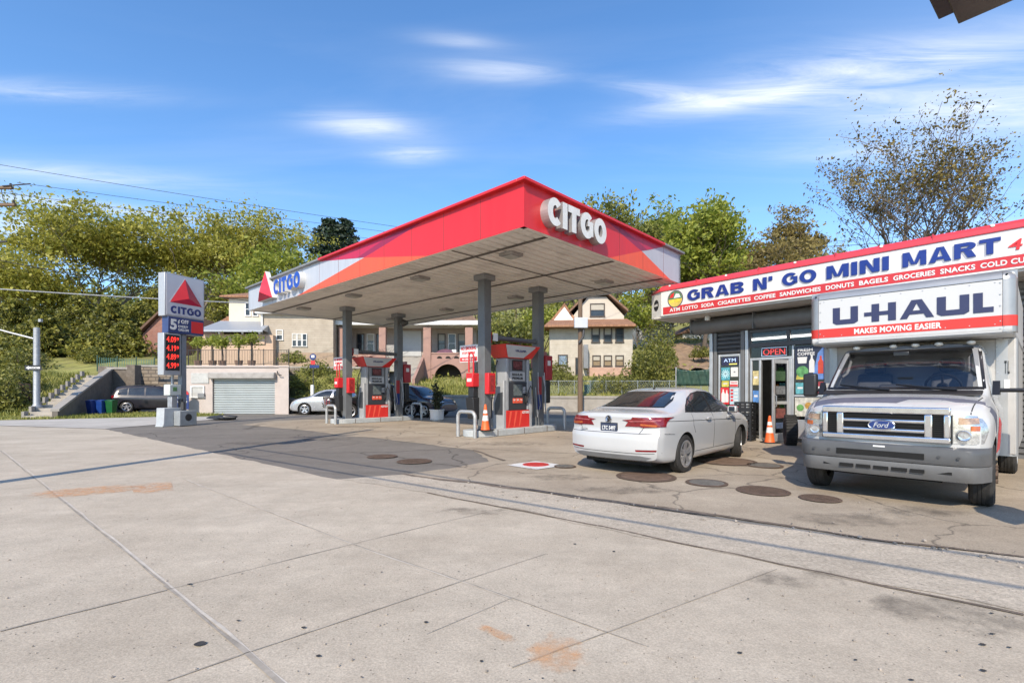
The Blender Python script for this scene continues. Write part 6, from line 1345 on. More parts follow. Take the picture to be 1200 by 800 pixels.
# ---- garage with the railing and clipped shrubs on its roof
GY = 28.6; gx0, gx1 = ax(212,GY), ax(338,GY); gw = gx1-gx0
ga = thing('garage', 'low whitewashed masonry garage with a wide grey roller door', 'garage', (gx0,GY,0), 0)
d0, d1 = ax(249,GY)-gx0, ax(322,GY)-gx0; gh = 2.72; dz = az(443.5,GY)
b = MB(); b.box(0,d0,0,7.3,0,gh); b.prism([(d1,0),(gw,0),(gw-3.3,7.3),(d1-3.3,7.3)],'z',0,gh); b.prism([(d0,0),(d1,0),(d1-3.3,7.3),(d0,7.3)],'z',dz,gh-.002); b.box(d0,d1,1.0,1.1,0,dz); b.box(d1+.25,gw+.03,-.05,.0,0,gh-.01); b.build('wall', garage_paint, ga)
MB().prism([(-.08,-.08),(gw+.08,-.08),(gw-3.2,7.3),(-.08,7.3)],'z',gh+.002,gh+.12).build('coping', garage_paint, ga, bevel=.03)
b = MB(); n = 15
for i in range(n): z = i*dz/n; b.prism([(.16,z),(.10,z+.03),(.10,z+dz/n-.03),(.16,z+dz/n)],'x',d0+.03,d1-.03)
b.box(d0+.03,d1-.03,.165,.2,0,dz); b.build('roller_door', roller, ga)
MB().box(d0-.12,d1+.1,-.30,.1,dz-.02,dz+.36).build('shutter_hood', mat('hood_grey', (.33,.31,.29), .6, var=.15, dirt=.4), ga, bevel=.06)
MB().box(.62,d0-.2,-.05,.02,az(449,GY),az(437,GY)).build('boarded_panel', mat('board_grey', (.44,.44,.42), .7, var=.12, dirt=.3), ga, bevel=.01)
win(ga, ax(232,GY)-gx0, az(459,GY), .80, .70, 0, white_trim, mat('blind_glass',(.45,.44,.41),.3,var=.1), bar=False); MB().box(1.05,1.42,-.12,-.02,.96,1.22).build('air_conditioner', grey_paint, ga, bevel=.01)
b = MB(); b.tube([(gw-.6,-.1,2.5),(gw-.5,-.25,2.3),(gw-.3,-.2,2.25)],.03,6); b.build('lamp_arm', iron, ga)
rl = thing('railing', 'thin black iron railing along the garage roof', 'railing', (gx0,GY+.5,gh+.12), 0)
MB().box(.1,gw-.2,-.012,.012,.92,.95).build('top_rail', iron, rl); MB().box(.1,gw-.2,-.01,.01,.10,.125).build('bottom_rail', iron, rl)
for i in range(9): x = .1+i*(gw-.3)/8; MB().box(x-.02,x+.02,-.02,.02,0,1.0).build('post', iron, rl)
b = MB()
for i in range(62): x = .15+i*(gw-.4)/61; b.box(x-.007,x+.007,-.007,.007,.126,.919)
tag(b.build('baluster_run', iron, rl), kind='stuff')

# ---- beige house behind the garage
HY = 38.0
bh = thing('beige_house', 'beige two-storey house with a grey porch awning behind the garage', 'house', (ax(236,HY),HY,2.6), rad(3)); k = HY/F
def lx(u): return ax(u,HY)-ax(236,HY)
def lz(v): return az(v,HY)-2.6
b = MB(); b.box(0,lx(318),0,7,0,lz(392)); b.build('terrace_wall', peach, bh)
b = MB(); b.box(lx(252),lx(300),2.0,8.0,lz(392)-.1,lz(343)); b.build('upper_wall', mat('cream_stucco',(.60,.53,.43),.85,var=.06,dirt=.12,dirtcol=(.35,.3,.25)), bh)
b = MB(); b.box(lx(300),lx(385),.6,9.0,0,lz(366)); b.build('side_wall', stucco_beige, bh)
b = MB(); b.box(lx(300)-.02,lx(385)+.02,.57,.66,0,lz(412)); b.build('foundation', mat('tan_stucco',(.36,.26,.18),.85,var=.12,dirt=.2), bh)
b = MB(); b.prism([(lx(300)-.3,lz(366)),(lx(385)+.4,lz(366)),(lx(385)+.4,lz(363)),(lx(300)-.3,lz(363))],'y',.2,9.2); b.build('eave', white_trim, bh)
b = MB(); b.box(lx(301),lx(301)+.12,.46,.56,.2,lz(366)); b.build('downpipe', white_trim, bh)
b = MB(); hip(b, lx(252),lx(300),2.0,8.0,lz(343)+.1,1.0,.5,1.6); b.build('roof', shing_o, bh); 
b = MB(); hip(b, lx(300)-.2,lx(386),1.0,9,lz(362),1.3,.4,2.5); b.build('roof', shing_o, bh)
b = MB(); b.box(lx(245),lx(252),2.5,7,lz(382),lz(365)); hip(b, lx(232),lx(253),2.6,8,lz(376),1.5,.2,.4); b.build('wing_roof', shing_o, bh)
for u in (272,281): win(bh, lx(u)+.2, lz(357), .46, 1.15, 2.0, white_trim)
aw = MB(); aw.add([(lx(238),-.9,lz(388)),(lx(312),-.9,lz(388)),(lx(306),1.9,lz(372)),(lx(242),1.9,lz(372))],[(0,1,2,3)]); aw.box(lx(238),lx(312),-.93,-.87,lz(390),lz(388)); aw.box(lx(242),lx(306),1.85,2.0,lz(384),lz(372)); aw.add([(lx(238),-.9,lz(388)),(lx(242),1.9,lz(372)),(lx(242),1.9,lz(388))],[(0,1,2)]); aw.add([(lx(312),-.9,lz(388)),(lx(306),1.9,lz(372)),(lx(306),1.9,lz(388))],[(0,1,2)]); aw.build('porch_awning', mat('awning_grey',(.36,.38,.41),.45,metal=.3,var=.08,stretch=(6,1,1)), bh, fix=False, smooth=False)
for u in (243,262,288,307): MB().box(lx(u)-.06,lx(u)+.06,-.75,-.63,lz(392),lz(388.5)).build('porch_post', white_trim, bh)
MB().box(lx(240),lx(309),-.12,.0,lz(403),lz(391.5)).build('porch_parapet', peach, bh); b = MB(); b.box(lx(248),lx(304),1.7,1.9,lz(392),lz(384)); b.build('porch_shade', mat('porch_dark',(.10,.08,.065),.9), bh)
win(bh, lx(322), lz(391), .55, .85, .6, white_trim); 
for u in (339.5,345.5,351.5): win(bh, lx(u), lz(397), .37, 1.05, .6, white_trim, fw_=.05)

# ---- red brick house behind the price sign
br = thing('brick_house', 'red brick gabled house half hidden behind the price sign', 'house', (ax(161,44),44,2.8), 0); w_ = ax(216,44)-ax(161,44)
b = MB(); b.prism([(0,0),(w_,0),(w_,az(392,44)-2.8),(w_*.55,az(366,44)-2.8),(0,az(398,44)-2.8)],'y',0,7); b.build('wall', brick_red, br)
b = MB(); b.prism([(-.5,az(398,44)-3.05),(w_*.55,az(366,44)-2.8+.02),(w_*.55,az(363,44)-2.8),(-.5,az(395,44)-2.95)],'y',-.4,7.2); b.prism([(w_+.4,az(394,44)-2.9),(w_*.55,az(366,44)-2.8+.02),(w_*.55,az(363,44)-2.8),(w_+.4,az(391,44)-2.85)],'y',-.4,7.2); b.build('roof', mat('dark_shingle',(.13,.075,.05),.9,var=.2), br)
MB().box(-1.9,-.002,.3,4,az(404,44)-2.8-.25,az(404,44)-2.8+.1).build('porch_roof', white_trim, br); 
for x in (-1.8,-.9): MB().box(x-.06,x+.06,.4,.52,0,az(404,44)-3.05).build('porch_post', white_trim, br)
win(br, w_*.78, az(410,44)-2.8, .8, 1.3, 0, white_trim)

# ---- stair flight, its wall and the retaining walls
st = thing('stone_stairs', 'concrete stair flight climbing beside the grassy bank behind the blue bins', 'stairs', (-22.75,24.3,0), rad(26.3))
b = MB(); ns = 15; SL = 9.6
for i in range(ns): b.box(-1.05,-.0,i*SL/ns,SL,i*.158 if i else 0,(i+1)*.158)
b.build('steps', mat('step_concrete',(.42,.38,.32),.9,var=.12,dirt=.3), st)
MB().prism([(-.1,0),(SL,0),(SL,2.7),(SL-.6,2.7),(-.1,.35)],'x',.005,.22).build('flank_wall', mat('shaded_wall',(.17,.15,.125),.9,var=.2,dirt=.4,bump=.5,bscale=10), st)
MB().prism([(-.1,.352),(SL-.6,2.702),(SL,2.702),(SL,2.80),(SL-.65,2.80),(-.1,.47)],'x',-.06,.28).build('coping', conc_old, st)
for i in range(11): MB().box(-1.16,-1.06,i*.82,i*.82+.5,.05+i*.225,.36+i*.225).build('edge_stone', conc_old, st)
def wall(name, label, pts, z1, m, th=.35, cap=True, z0=0, cm=None):
    t = thing(name, label, 'wall', (pts[0][0],pts[0][1],0)); o = Vector((pts[0][0],pts[0][1],0)); b = MB(); c = MB()
    for i in range(len(pts)-1):
        a = Vector(pts[i]+(0,))-o; e = Vector(pts[i+1]+(0,))-o; ln = (e-a).length; T = Matrix.Translation(a) @ Matrix.Rotation(math.atan2(e.y-a.y,e.x-a.x),4,'Z')
        za, ze = z1[i], z1[i+1]; b.prism([(0,z0),(ln,z0),(ln,ze),(0,za)],'y',-th,0,0,T)
        if cap: c.prism([(0,za+.002),(ln,ze+.002),(ln,ze+.14),(0,za+.14)],'y',-th-.06,.06,0,T)
    b.build('masonry', m, t)
    if cap: c.build('coping', cm or conc_old, t)
    return t
wall('retaining_wall','dark stepped retaining wall behind the grey car at the stairs',[(-27.05,33.0),(-25.9,33.3)],[2.8,2.8],mat('dark_block',(.15,.125,.10),.9,var=.3,dirt=.4,bump=.6,bscale=8))
wall('retaining_wall','rough tan stone wall at the back of the parking recess by the garage',[(-27.2,36.1),(-9.0,36.1)],[3.1,2.95],stone_m)
for i,(x,y,h) in enumerate(((-27.3,33.0,3.0),(-25.6,33.2,3.1))): tag(MB().box(-.3,.3,-.3,.3,0,h).build('gate_pier', mat('dark_block',(.15,.125,.10)), None, (x,y,0), bevel=.03), ('dark concrete pier at the head of the stairs','concrete pier at the corner of the dark wall behind the grey car')[i], 'pier')
wall('retaining_wall','long pale concrete wall below the lawn behind the pumps',[(-9.0,36.1),(-9.0,32.0),(ax(560,32),32.0)],[2.2,.95,.95],conc_old)
wall('retaining_wall','low worn wall below the cream house behind the white car',[(ax(561,32),32.0),(60,32.0)],[.9,.75],conc_old)
wall('garden_wall','narrow pale terrace wall across the bank behind the silver car',[(-15.5,33.0),(-9.3,33.0)],[.62,.62],conc_old,.25,False)
wall('garden_wall','upper pale terrace wall across the grassy bank under the far house',[(-9.0,37.0),(ax(470,37),37.0)],[2.2,2.2],conc_old,.25,False,1.2)
# planted bank between garage and pink house
bank = MB(); rows = []
for j in range(14):
    t_ = j/13; rows.append([(lerp(lerp(-13.25,-16.5,t_),-9.02,i/16), lerp(29.9,36.1,t_), .03+lerp(0,2.9,t_**.8)*(1 if i < 15 else .6)*min(1,.3+i/2)+.10*math.sin(i*2.1+j*1.3)*t_) for i in range(17)])
tag(bank.grid(rows).build('planted_bank', grass_m, fix=False), kind='structure')
tag(MB().box(-13.3,-9.05,29.5,29.85,0,.75).build('low_wall', conc_old, None, bevel=.04), 'pale low wall directly behind the silver car', 'wall')
for i,(u,v,c) in enumerate(((108.5,483,(.01,.03,.15)),(116,482.5,(.01,.045,.22)),(124,482,(.012,.10,.03)))):
    p = gp(u,v); p = Vector((ax(u,27.5),27.5+.2*i,.02)); t = thing('wheeled_bin', ('dark blue wheeled bin nearest the stair foot','brighter blue wheeled bin between its two neighbours','green wheeled bin at the end of the row')[i], 'bin', p, rad(-10+8*i), 'wheeled bins by the stairs'); t.scale = (.72,.8,.9)
    b = MB(); b.add([(-.2,-.22,.05),(.2,-.22,.05),(.2,.2,.05),(-.2,.2,.05),(-.27,-.32,.85),(.27,-.32,.85),(.27,.3,.85),(-.27,.3,.85)],[(0,3,2,1),(4,5,6,7),(0,1,5,4),(1,2,6,5),(2,3,7,6),(3,0,4,7)]); m_ = mat('bin_plastic_%d'%i, c, .4, var=.12); b.build('bin_body', m_, t, bevel=.02)
    MB().prism([(-.35,.852),(.34,.852),(.34,.90),(.0,.94),(-.35,.88)],'x',-.29,.29).build('lid', m_, t, bevel=.015)
    for s in (-1,1): MB().lathe([(.0001,s*.24),(.09,s*.24),(.09,s*.28),(.0001,s*.28)],14,axis='x',c=(0,.22,.09)).build('wheel', black_plastic, t)

# ---- pink double house with two porches
PY = 40.0; PZ = az(445,PY)-.35
ph = thing('pink_house', 'pink stucco double house with arched porches and central stone stairs', 'house', (ax(392,PY),PY,PZ), 0)
def px(u): return ax(u,PY)-ax(392,PY)
def pz(v): return az(v,PY)-PZ
b = MB(); b.box(px(392),px(556),2.2,10,0,pz(381)); b.build('wall', mat('rear_stucco',(.36,.30,.26),.85,var=.1,dirt=.2), ph)
b = MB(); b.box(px(388),px(560),-.3,10.2,pz(381)+.003,pz(376)); b.build('roof_edge', white_trim, ph); b = MB(); b.prism([(px(388),pz(376)+.003),(px(560),pz(376)+.003),(px(548),pz(362)),(px(400),pz(362))],'y',.5,9.5); b.build('roof', mat('brown_shingle',(.17,.11,.08),.9,var=.25), ph)
def porch(ua, ub, pw_):
    xa, xb = px(ua), px(ub); zr = pz(413); zf = pz(414.5); zt = pz(383)
    for x in (xa, xb-pw_): MB().box(x,x+pw_,-.05,.45,0,zt).build('pillar', stucco_pink, ph, bevel=.02)
    x0, x1 = xa+pw_+.003, xb-pw_-.003; zp0, zp1 = pz(425)-.1, pz(413); cx_ = (x0+x1)/2; r = (x1-x0)*.40
    # wall under the balcony with its arch
    zs_ = pz(444) ; hgt = zp0+.35; za = max(.25, hgt-r-.35)
    pts = [(x0,0),(x0,hgt),(x1,hgt),(x1,0),(cx_+r,0),(cx_+r,za)]+[(cx_+r*math.cos(PI*i/14),za+r*math.sin(PI*i/14)) for i in range(1,14)]+[(cx_-r,za),(cx_-r,0)]
    b = MB(); b.prism(pts,'y',0,.3); b.build('arch_wall', stucco_pink, ph)
    b = MB(); b.box(x0,x1,.05,.25,hgt+.003,zp1-.12); b.build('balcony_parapet', stucco_pink, ph)
    for i in range(3):
        x = lerp(x0,x1,(i+1)/4); b = MB(); b.prism([(x-.22,hgt+.10),(x+.22,hgt+.10)]+[(x+.22*math.cos(PI*j/8),hgt+.10+.2*math.sin(PI*j/8)) for j in range(1,8)],'y',.042,.052); b.build('parapet_opening', mat('opening_dark',(.02,.016,.014),.9), ph)
    MB().box(x0,x1,.0,.30,zp1-.117,zp1).build('parapet_cap', stucco_pink, ph, bevel=.02)
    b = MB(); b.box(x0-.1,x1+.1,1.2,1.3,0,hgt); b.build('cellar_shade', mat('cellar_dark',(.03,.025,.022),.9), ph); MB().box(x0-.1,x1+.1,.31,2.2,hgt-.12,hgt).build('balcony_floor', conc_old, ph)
    for i,t_ in enumerate((.2,.52,.82)): win(ph, lerp(x0,x1,t_), (zp1+zt)/2-.1, (x1-x0)*.24, (zt-zp1)*.8, 2.2, white_trim if i == 1 else dark_trim, window_glass)
    return x0,x1,zp1
x0,x1,zp = porch(496,554,.62); 
ch = thing('patio_chair', 'purple covered furniture standing on the right-hand porch of the pink house', 'chair', Vector((ax(392,PY)+px(521),PY+.75,PZ+zp-.75))); b = MB(); b.sphere((0,0,.55),.62,n=14,sc=(1.5,.7,.9)); b.build('cover', mat('purple_cloth',(.13,.06,.09),.9,var=.4,scale=5), ch); MB().box(.5,.9,-.2,.2,.4,1.05).build('cushion', white_paint, ch, bevel=.08)
porch(397,452,.55)
b = MB(); b.box(px(460),px(488),2.12,2.2,pz(415),pz(384)); b.build('door', mat('grey_door',(.42,.43,.43),.5,var=.06), ph)
b = MB()
for i in range(16): b.box(px(462),px(494),-3.6+i*.32,2.1,(i)*.17-.4,(i+1)*.17-.4)
b.build('stair_flight', conc_old, ph); b = MB(); b.prism([(-3.8,-.6),(2.1,-.6),(2.1,3.0),(1.6,3.0),(-3.8,.35)],'x',px(494)+.004,px(497)); b.build('stair_wall', stucco_pink, ph); b = MB(); b.box(px(452),px(461.5),.1,2.1,0,pz(404)); b.build('stair_block', brick_red if False else conc_old, ph)

# ---- cream house with the big gable
CY = 42.0; CZ = az(449,CY)-.3
ho = thing('cream_house', 'cream sided house with an orange shingle skirt roof and dark framed windows', 'house', (ax(644,CY),CY,CZ), rad(-4))
def qx(u): return ax(u,CY)-ax(644,CY)
def qz(v): return az(v,CY)-CZ
b = MB(); b.box(qx(644),qx(740),0,9,0,qz(382)); b.build('wall', cream_sid, ho)
b = MB(); b.box(qx(688),qx(739.5),-.06,.0,0,qz(430.5)); b.build('brick_base', mat('pale_brick',(.47,.30,.23),.9,var=.12,scale=3,dirt=.2), ho)
b = MB(); b.prism([(qx(672),qz(381.5)),(qx(733),qz(381.5)),(qx(733),qz(368)),(qx(712),qz(345)),(qx(690),qz(345)),(qx(672),qz(368))],'y',1.4,9); b.build('gable_wall', mat('cream_board',(.50,.45,.38),.7,var=.06,dirt=.1,dirtcol=(.4,.35,.3)), ho)
b = MB()
for (a,c) in (((733+4,364),(712,342)),((668,364),(690,342))):
    b.prism([(qx(a[0]),qz(a[1])),(qx(c[0]),qz(c[1])),(qx(c[0]),qz(c[1])+.18),(qx(a[0]),qz(a[1])+.22)],'y',.9,9.3)
b.prism([(qx(690)-.01,qz(342)),(qx(712)+.01,qz(342)),(qx(712)+.01,qz(342)+.18),(qx(690)-.01,qz(342)+.18)],'y',.9,9.3); b.build('roof', mat('brown_roof',(.20,.115,.075),.9,var=.2), ho)
b = MB(); b.add([(qx(638),-1.2,qz(383)),(qx(741),-1.2,qz(383)),(qx(737),1.6,qz(371)),(qx(646),1.6,qz(371)),(qx(638),-1.2,qz(385)),(qx(741),-1.2,qz(385)),(qx(741),1.6,qz(385)),(qx(638),1.6,qz(385))],[(0,1,2,3),(4,5,1,0),(7,6,5,4),(5,6,2,1),(4,0,3,7)]); b.build('skirt_roof', shing_o, ho, smooth=False)
b = MB(); b.prism([(qx(646),qz(372)),(qx(676),qz(372)),(qx(662),qz(352))],'y',1.3,6.0); b.build('dormer_roof', shing_o, ho); b = MB(); b.prism([(qx(649),qz(373)),(qx(673),qz(373)),(qx(662),qz(357))],'y',1.2,1.3); b.build('dormer_wall', white_trim, ho); 
win(ho, qx(701.5), qz(361), 1.30, 1.20, 1.4, dark_trim, fw_=.09)
for u in (697.5,711.5,725): win(ho, qx(u), qz(393), .72, 1.35, 0, dark_trim, fw_=.09)
for u in (698.5,711.5,725): win(ho, qx(u), qz(423), .72, .95, 0, dark_trim, mat('tan_blind',(.25,.18,.10),.4,var=.2), fw_=.09)
win(ho, qx(659.5), qz(422), .85, .95, 0, dark_trim, mat('sky_glass',(.20,.26,.33),.08,var=.6,scale=2), fw_=.09, bar=False)
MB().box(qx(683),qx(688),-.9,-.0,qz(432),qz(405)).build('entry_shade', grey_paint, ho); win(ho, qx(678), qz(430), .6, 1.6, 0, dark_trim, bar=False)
b = MB()
for i in range(14): b.box(qx(683),qx(699),-.9-.36*(13-i),-.7,-1.6,.1+(i-13)*.165)
b.build('stair_flight', mat('stair_stone',(.44,.42,.39),.9,var=.12,dirt=.25), ho)
b = MB()
for x in (qx(683)-.05,qx(699)+.05):
    b.tube([(x,-.9,1.05),(x,-5.7,-1.15)],.03,6)
    for i in range(12): y = lerp(-.9,-5.7,i/11); z = lerp(1.05,-1.15,i/11); b.tube([(x,y,z),(x,y,z-.95)],.015,4)
b.build('handrail', iron, ho)
# garden fence and rubble wall below it
f = thing('chain_link_fence', 'grey chain-link fence on the wall below the cream house', 'fence', (ax(636,33),33,.85)); n = 12; L_ = ax(840,33)-ax(636,33)
mesh_m = mat('chain_link_wire', (.30,.33,.32), .5, metal=.5, var=.1); b = MB()
for i in range(int(L_/.16)): x = i*.16; b.tube([(x,0,.05),(x+.75,.0,1.15)],.007,3,cap=False); b.tube([(x+.75,.01,.05),(x,.01,1.15)],.007,3,cap=False)
tag(b.build('link_mesh', mesh_m, f, fix=False), kind='stuff'); MB().tube([(0,0,1.17),(L_+.7,0,1.17)],.022,6).build('top_rail', mesh_m, f)
for i in range(n): MB().tube([(i*L_/(n-1),0,-.2),(i*L_/(n-1),0,1.22)],.028,6).build('post', mesh_m, f)
f = thing('tarp_screen', 'dark green tarpaulin screen tied to fence posts left of the shop', 'screen', (ax(793,26),26,0)); L_ = ax(832,26)-ax(793,26); rows = []
for j in range(7): rows.append([(L_*i/20, .08*math.sin(i*1.3+j*.6), az(452,26)+(az(432,26)-az(452,26))*j/6-(.10*math.sin(PI*i/20) if j == 6 else 0)) for i in range(21)])
b = MB(); b.grid(rows); o = b.build('tarpaulin', mat('green_tarp',(.035,.075,.055),.5,var=.35,scale=3), f, fix=False); md = o.modifiers.new('thick','SOLIDIFY'); md.thickness = .012
for x in (0,L_): MB().tube([(x,.1,0),(x,.1,az(430,26))],.04,8).build('post', galv, f)
# grey pale house in the trees
gy = 60.0; t = thing('pale_house', 'pale grey house glimpsed among trees above the shop corner', 'house', (ax(748,gy),gy,az(410,gy)), rad(8)); w_ = ax(792,gy)-ax(748,gy); h_ = az(354,gy)-az(410,gy)
MB().box(0,w_,0,8,-1,h_).build('wall', grey_sid, t); b = MB(); b.prism([(-.4,h_),(w_+.4,h_),(w_*.5,h_+1.6)],'y',-.4,8.3); b.build('roof', mat('dark_shingle',(.1,.1,.1)), t)
for x,z in ((.30,.72),(.62,.72),(.30,.3),(.62,.3)): win(t, w_*x, h_*z, .9, 1.3, 0, white_trim)
MB().box(.3,w_-.2,-1.5,0,h_*.5-.1,h_*.5).build('balcony', white_trim, t)
b = MB(); 
for i in range(9): x = .35+i*(w_-.6)/8; b.box(x-.03,x+.03,-1.48,-1.42,h_*.5,h_*.5+.8)
b.box(.3,w_-.2,-1.5,-1.4,h_*.5+.803,h_*.5+.88); b.build('balcony_rail', white_trim, t)
# second pale house, right, hill road level
t = thing('white_house', 'low white house behind tree trunks on the slope above the shop corner', 'house', (ax(800,66),66,az(412,66))); MB().box(0,4.0,0,7,-1,2.4).build('wall', mat('white_board',(.62,.62,.60),.7,var=.06), t); b = MB(); b.prism([(-.4,2.4),(4.4,2.4),(2,3.9)],'y',-.3,7.2); b.build('roof', mat('dark_shingle',(.1,.1,.1)), t)
for x in (1,2.8): win(t, x, 1.3, .9, 1.1, 0, white_trim)
# dirt cut on the slope behind the shop corner
b = MB(); rows = []
for j in range(12):
    v = lerp(432,402,j/11); y = lerp(44,56,j/11); rows.append([(ax(lerp(765,850,i/12),y), y, max(az(v,y), hill(ax(lerp(765,850,i/12),y),y)+.05)+.14*math.sin(i*1.9+j)) for i in range(13)])
tag(b.grid(rows).build('dirt_slope', mat('bare_dirt',(.27,.18,.115),.95,var=.4,scale=1.5,bump=.8,bscale=6,dirt=.5,dirtcol=(.2,.18,.08)), fix=False), kind='structure')
# house roof behind the shop at the right edge
t = thing('shingled_house', 'grey-brown gabled house roof showing above the shop sign at the right edge', 'house', (ax(1262,20),20,0), rad(-38)); MB().box(-3.2,3.2,0,7,0,6.9).build('wall', cream_sid, t); b = MB(); b.prism([(-3.8,6.9),(3.8,6.9),(0,9.0)],'y',-.5,7.5); b.prism([(-4.0,6.8),(0,9.05),(0,9.25),(-4.0,7.0)],'y',-.7,7.6); b.prism([(4.0,6.8),(0,9.05),(0,9.25),(4.0,7.0)],'y',-.7,7.6); b.build('roof', tile_mat('grey_shingle',(.17,.15,.13),(.23,.20,.175),(.10,.09,.08),.3,.16,.9,plane='xy'), t)
# metal-clad overhang that reaches in at the top right corner
oy = 11.0; ux = ax(1123,oy); zb = az(30,oy)
t = thing('metal_overhang', 'dark metal-clad corner of an overhanging roof at the top right', 'roof overhang', (ux,oy,0), rad(-51))
m1 = mat('overhang_metal',(.13,.115,.10),.35,metal=.6,var=.25,scale=1.5,dirt=.3); b = MB(); b.box(0,7,-5.0,0,zb+.02,zb+2.4); b.build('fascia_box', m1, t, bevel=.02); MB().box(-.26,6.8,-5.0,-.45,zb+.06,zb+2.6).build('upper_box', mat('overhang_edge',(.05,.045,.04),.5,var=.2), t, bevel=.02)
MB().box(.1,6.9,-4.9,-.1,zb-.015,zb+.018).build('soffit', m1, t); MB().box(6.0,6.7,-1.6,-.9,0,zb-.016).build('support_post', grey_paint, t)
# sign on a post just outside the right edge; only its shadow reaches the picture
t = thing('street_sign', 'round-cornered sign on a post beyond the right edge, its shadow beside the truck wheel', 'sign', (4.72,2.42,.01), rad(20)); MB().tube([(0,.03,0),(0,.03,2.85)],.03,8).build('post', galv, t); b = MB(); b.prism([(-.3,2.25),(.3,2.25),(.34,2.35),(.34,2.7),(.22,2.85),(-.22,2.85),(-.34,2.7),(-.34,2.35)],'y',-.008,0); b.build('board', sign_white, t)
# ================================================================ trees and plants
bark = mat('bark', (.11,.085,.065), .95, var=.35, scale=5, stretch=(4,4,.8), bump=.6, bscale=10)
pale_bark = mat('pale_bark', (.19,.16,.13), .95, var=.3, scale=5, stretch=(4,4,.8), bump=.5, bscale=10)
LM = dict(lime=leaf_mat('lime_leaf',(.23,.225,.03),(.52,.49,.10),.5), spring=leaf_mat('spring_leaf',(.16,.21,.025),(.40,.42,.07),.45), ever=leaf_mat('evergreen_leaf',(.06,.075,.014),(.38,.35,.06),.4), pine=leaf_mat('pine_needle',(.012,.028,.014),(.04,.065,.03),.15), olive=leaf_mat('olive_leaf',(.15,.115,.035),(.33,.26,.085),.4),
          dark=leaf_mat('bronze_leaf',(.055,.045,.014),(.32,.24,.055),.4), bush=leaf_mat('bush_leaf',(.075,.09,.018),(.28,.27,.055),.35), glossy=leaf_mat('glossy_leaf',(.010,.018,.008),(.04,.055,.02),.15), mixed=leaf_mat('mixed_leaf',(.10,.12,.025),(.33,.33,.075),.4))
def leafquad(mb, c, s, R, flat=0.):
    a = Vector((R.gauss(0,1),R.gauss(0,1),R.gauss(0,1)*(1-flat))); a.normalize() if a.length > 0 else None
    b = a.cross(Vector((R.gauss(0,1),R.gauss(0,1),R.gauss(0,1)))); b.normalize()
    q_ = .45+1.25*R.random()**1.6; l, w_ = s*q_*(.8+.4*R.random()), s*q_*(.42+.3*R.random())
    mb.add([c-a*l*.5, c+b*w_*.5, c+a*l*.5, c-b*w_*.5+a*l*.1], [(0,1,2,3)])
def tree_mesh(seed, H, spread, trunk=.28, base=.35, r=None, limbs=6, leafn=4000, ls=.35, style='round', up=.5, twig=True, clump=.55, wmin=.008):
    R = random.Random(seed); tb_ = MB(); cb = MB(); r = r or H*.016; tips = []; segs = []
    def branch(p, d, ln, rad_, lev):
        n = 4 if lev < 2 else 3; pts = [p.copy()]; q = p.copy(); dd = d.copy()
        for i in range(n):
            dd = (dd+Vector((R.gauss(0,.16),R.gauss(0,.16),R.gauss(0,.10)+(.07 if style != 'weep' else -.05)))).normalized(); q = q+dd*ln/n; pts.append(q.copy())
        if rad_ > .006: tb_.tube(pts, [max(wmin,lerp(rad_,rad_*.5,i/n)) for i in range(n+1)], 7 if lev < 2 else (5 if lev == 2 else 3), cap=False)
        if lev >= 4 or ln < H*.035: tips.append((pts[-1],dd)); tips.append((pts[-2],dd)); return
        k = (limbs if lev == 0 else R.randint(3,4))
        for j in range(k):
            t = R.uniform(.45,1.) if lev else R.uniform(.55,1.); i = min(n-1,int(t*n)); b0 = pts[i].lerp(pts[i+1], t*n-i)
            ang = 2*PI*(j+R.random()*.6)/k; el = R.uniform(.15,.9)*up+(.25 if lev == 0 else .1)
            side = Vector((math.cos(ang)*math.cos(el), math.sin(ang)*math.cos(el), math.sin(el)))
            nd = (side*.8+dd*.5).normalized(); branch(b0, nd, ln*R.uniform(.55,.85) if lev else spread*R.uniform(.6,.95), rad_*R.uniform(.38,.55), lev+1)
        if lev: tips.append((pts[-1],dd))
    lean = Vector((R.gauss(0,.05),R.gauss(0,.05),1)).normalized()
    branch(Vector((0,0,-.5)), lean, H*base+.5, r, 0)
    zmax = max(p.z for p,_ in tips); sc = H/max(zmax+.3,.1)
    # scale skeleton so that the crown top is at H
    tb_.v = [Vector((v.x,v.y,v.z*sc if v.z > 0 else v.z)) for v in tb_.v]; tips = [(Vector((p.x,p.y,p.z*sc)),d) for p,d in tips]
    if style == 'umbrella': tips = [q for q in tips if q[0].z > H*.60 or R.random() < .12]
    per = max(1,leafn//len(tips))
    for p,d in tips:
        m_ = int(per*R.uniform(.3,1.8)); cs = clump*spread*.29*R.uniform(.6,1.4)
        for _ in range(m_):
            o = Vector((R.gauss(0,1),R.gauss(0,1),R.gauss(0,.55 if style == 'umbrella' else .8)))*cs*.6
            leafquad(cb, p+o, ls, R)
    return tb_, cb
def tree(name, label, cat, loc, H, spread, leaf, seed, group=None, bk=None, scz=1, **kw):
    t = thing(name, label, cat, loc, 0, group); a, c = tree_mesh(seed, H, spread, **kw)
    a.build('trunk', bk or bark, t, fix=False, smooth=True, ang=60); 
    if c.v: c.build('crown', LM[leaf], t, fix=False, smooth=False)
    return t
def place(u, vtop, Y, sink=.2):
    x = ax(u,Y); z = hill(x,Y); return Vector((x,Y,z-sink)), az(vtop,Y)-z+sink
G1 = 'trees on the hillside'
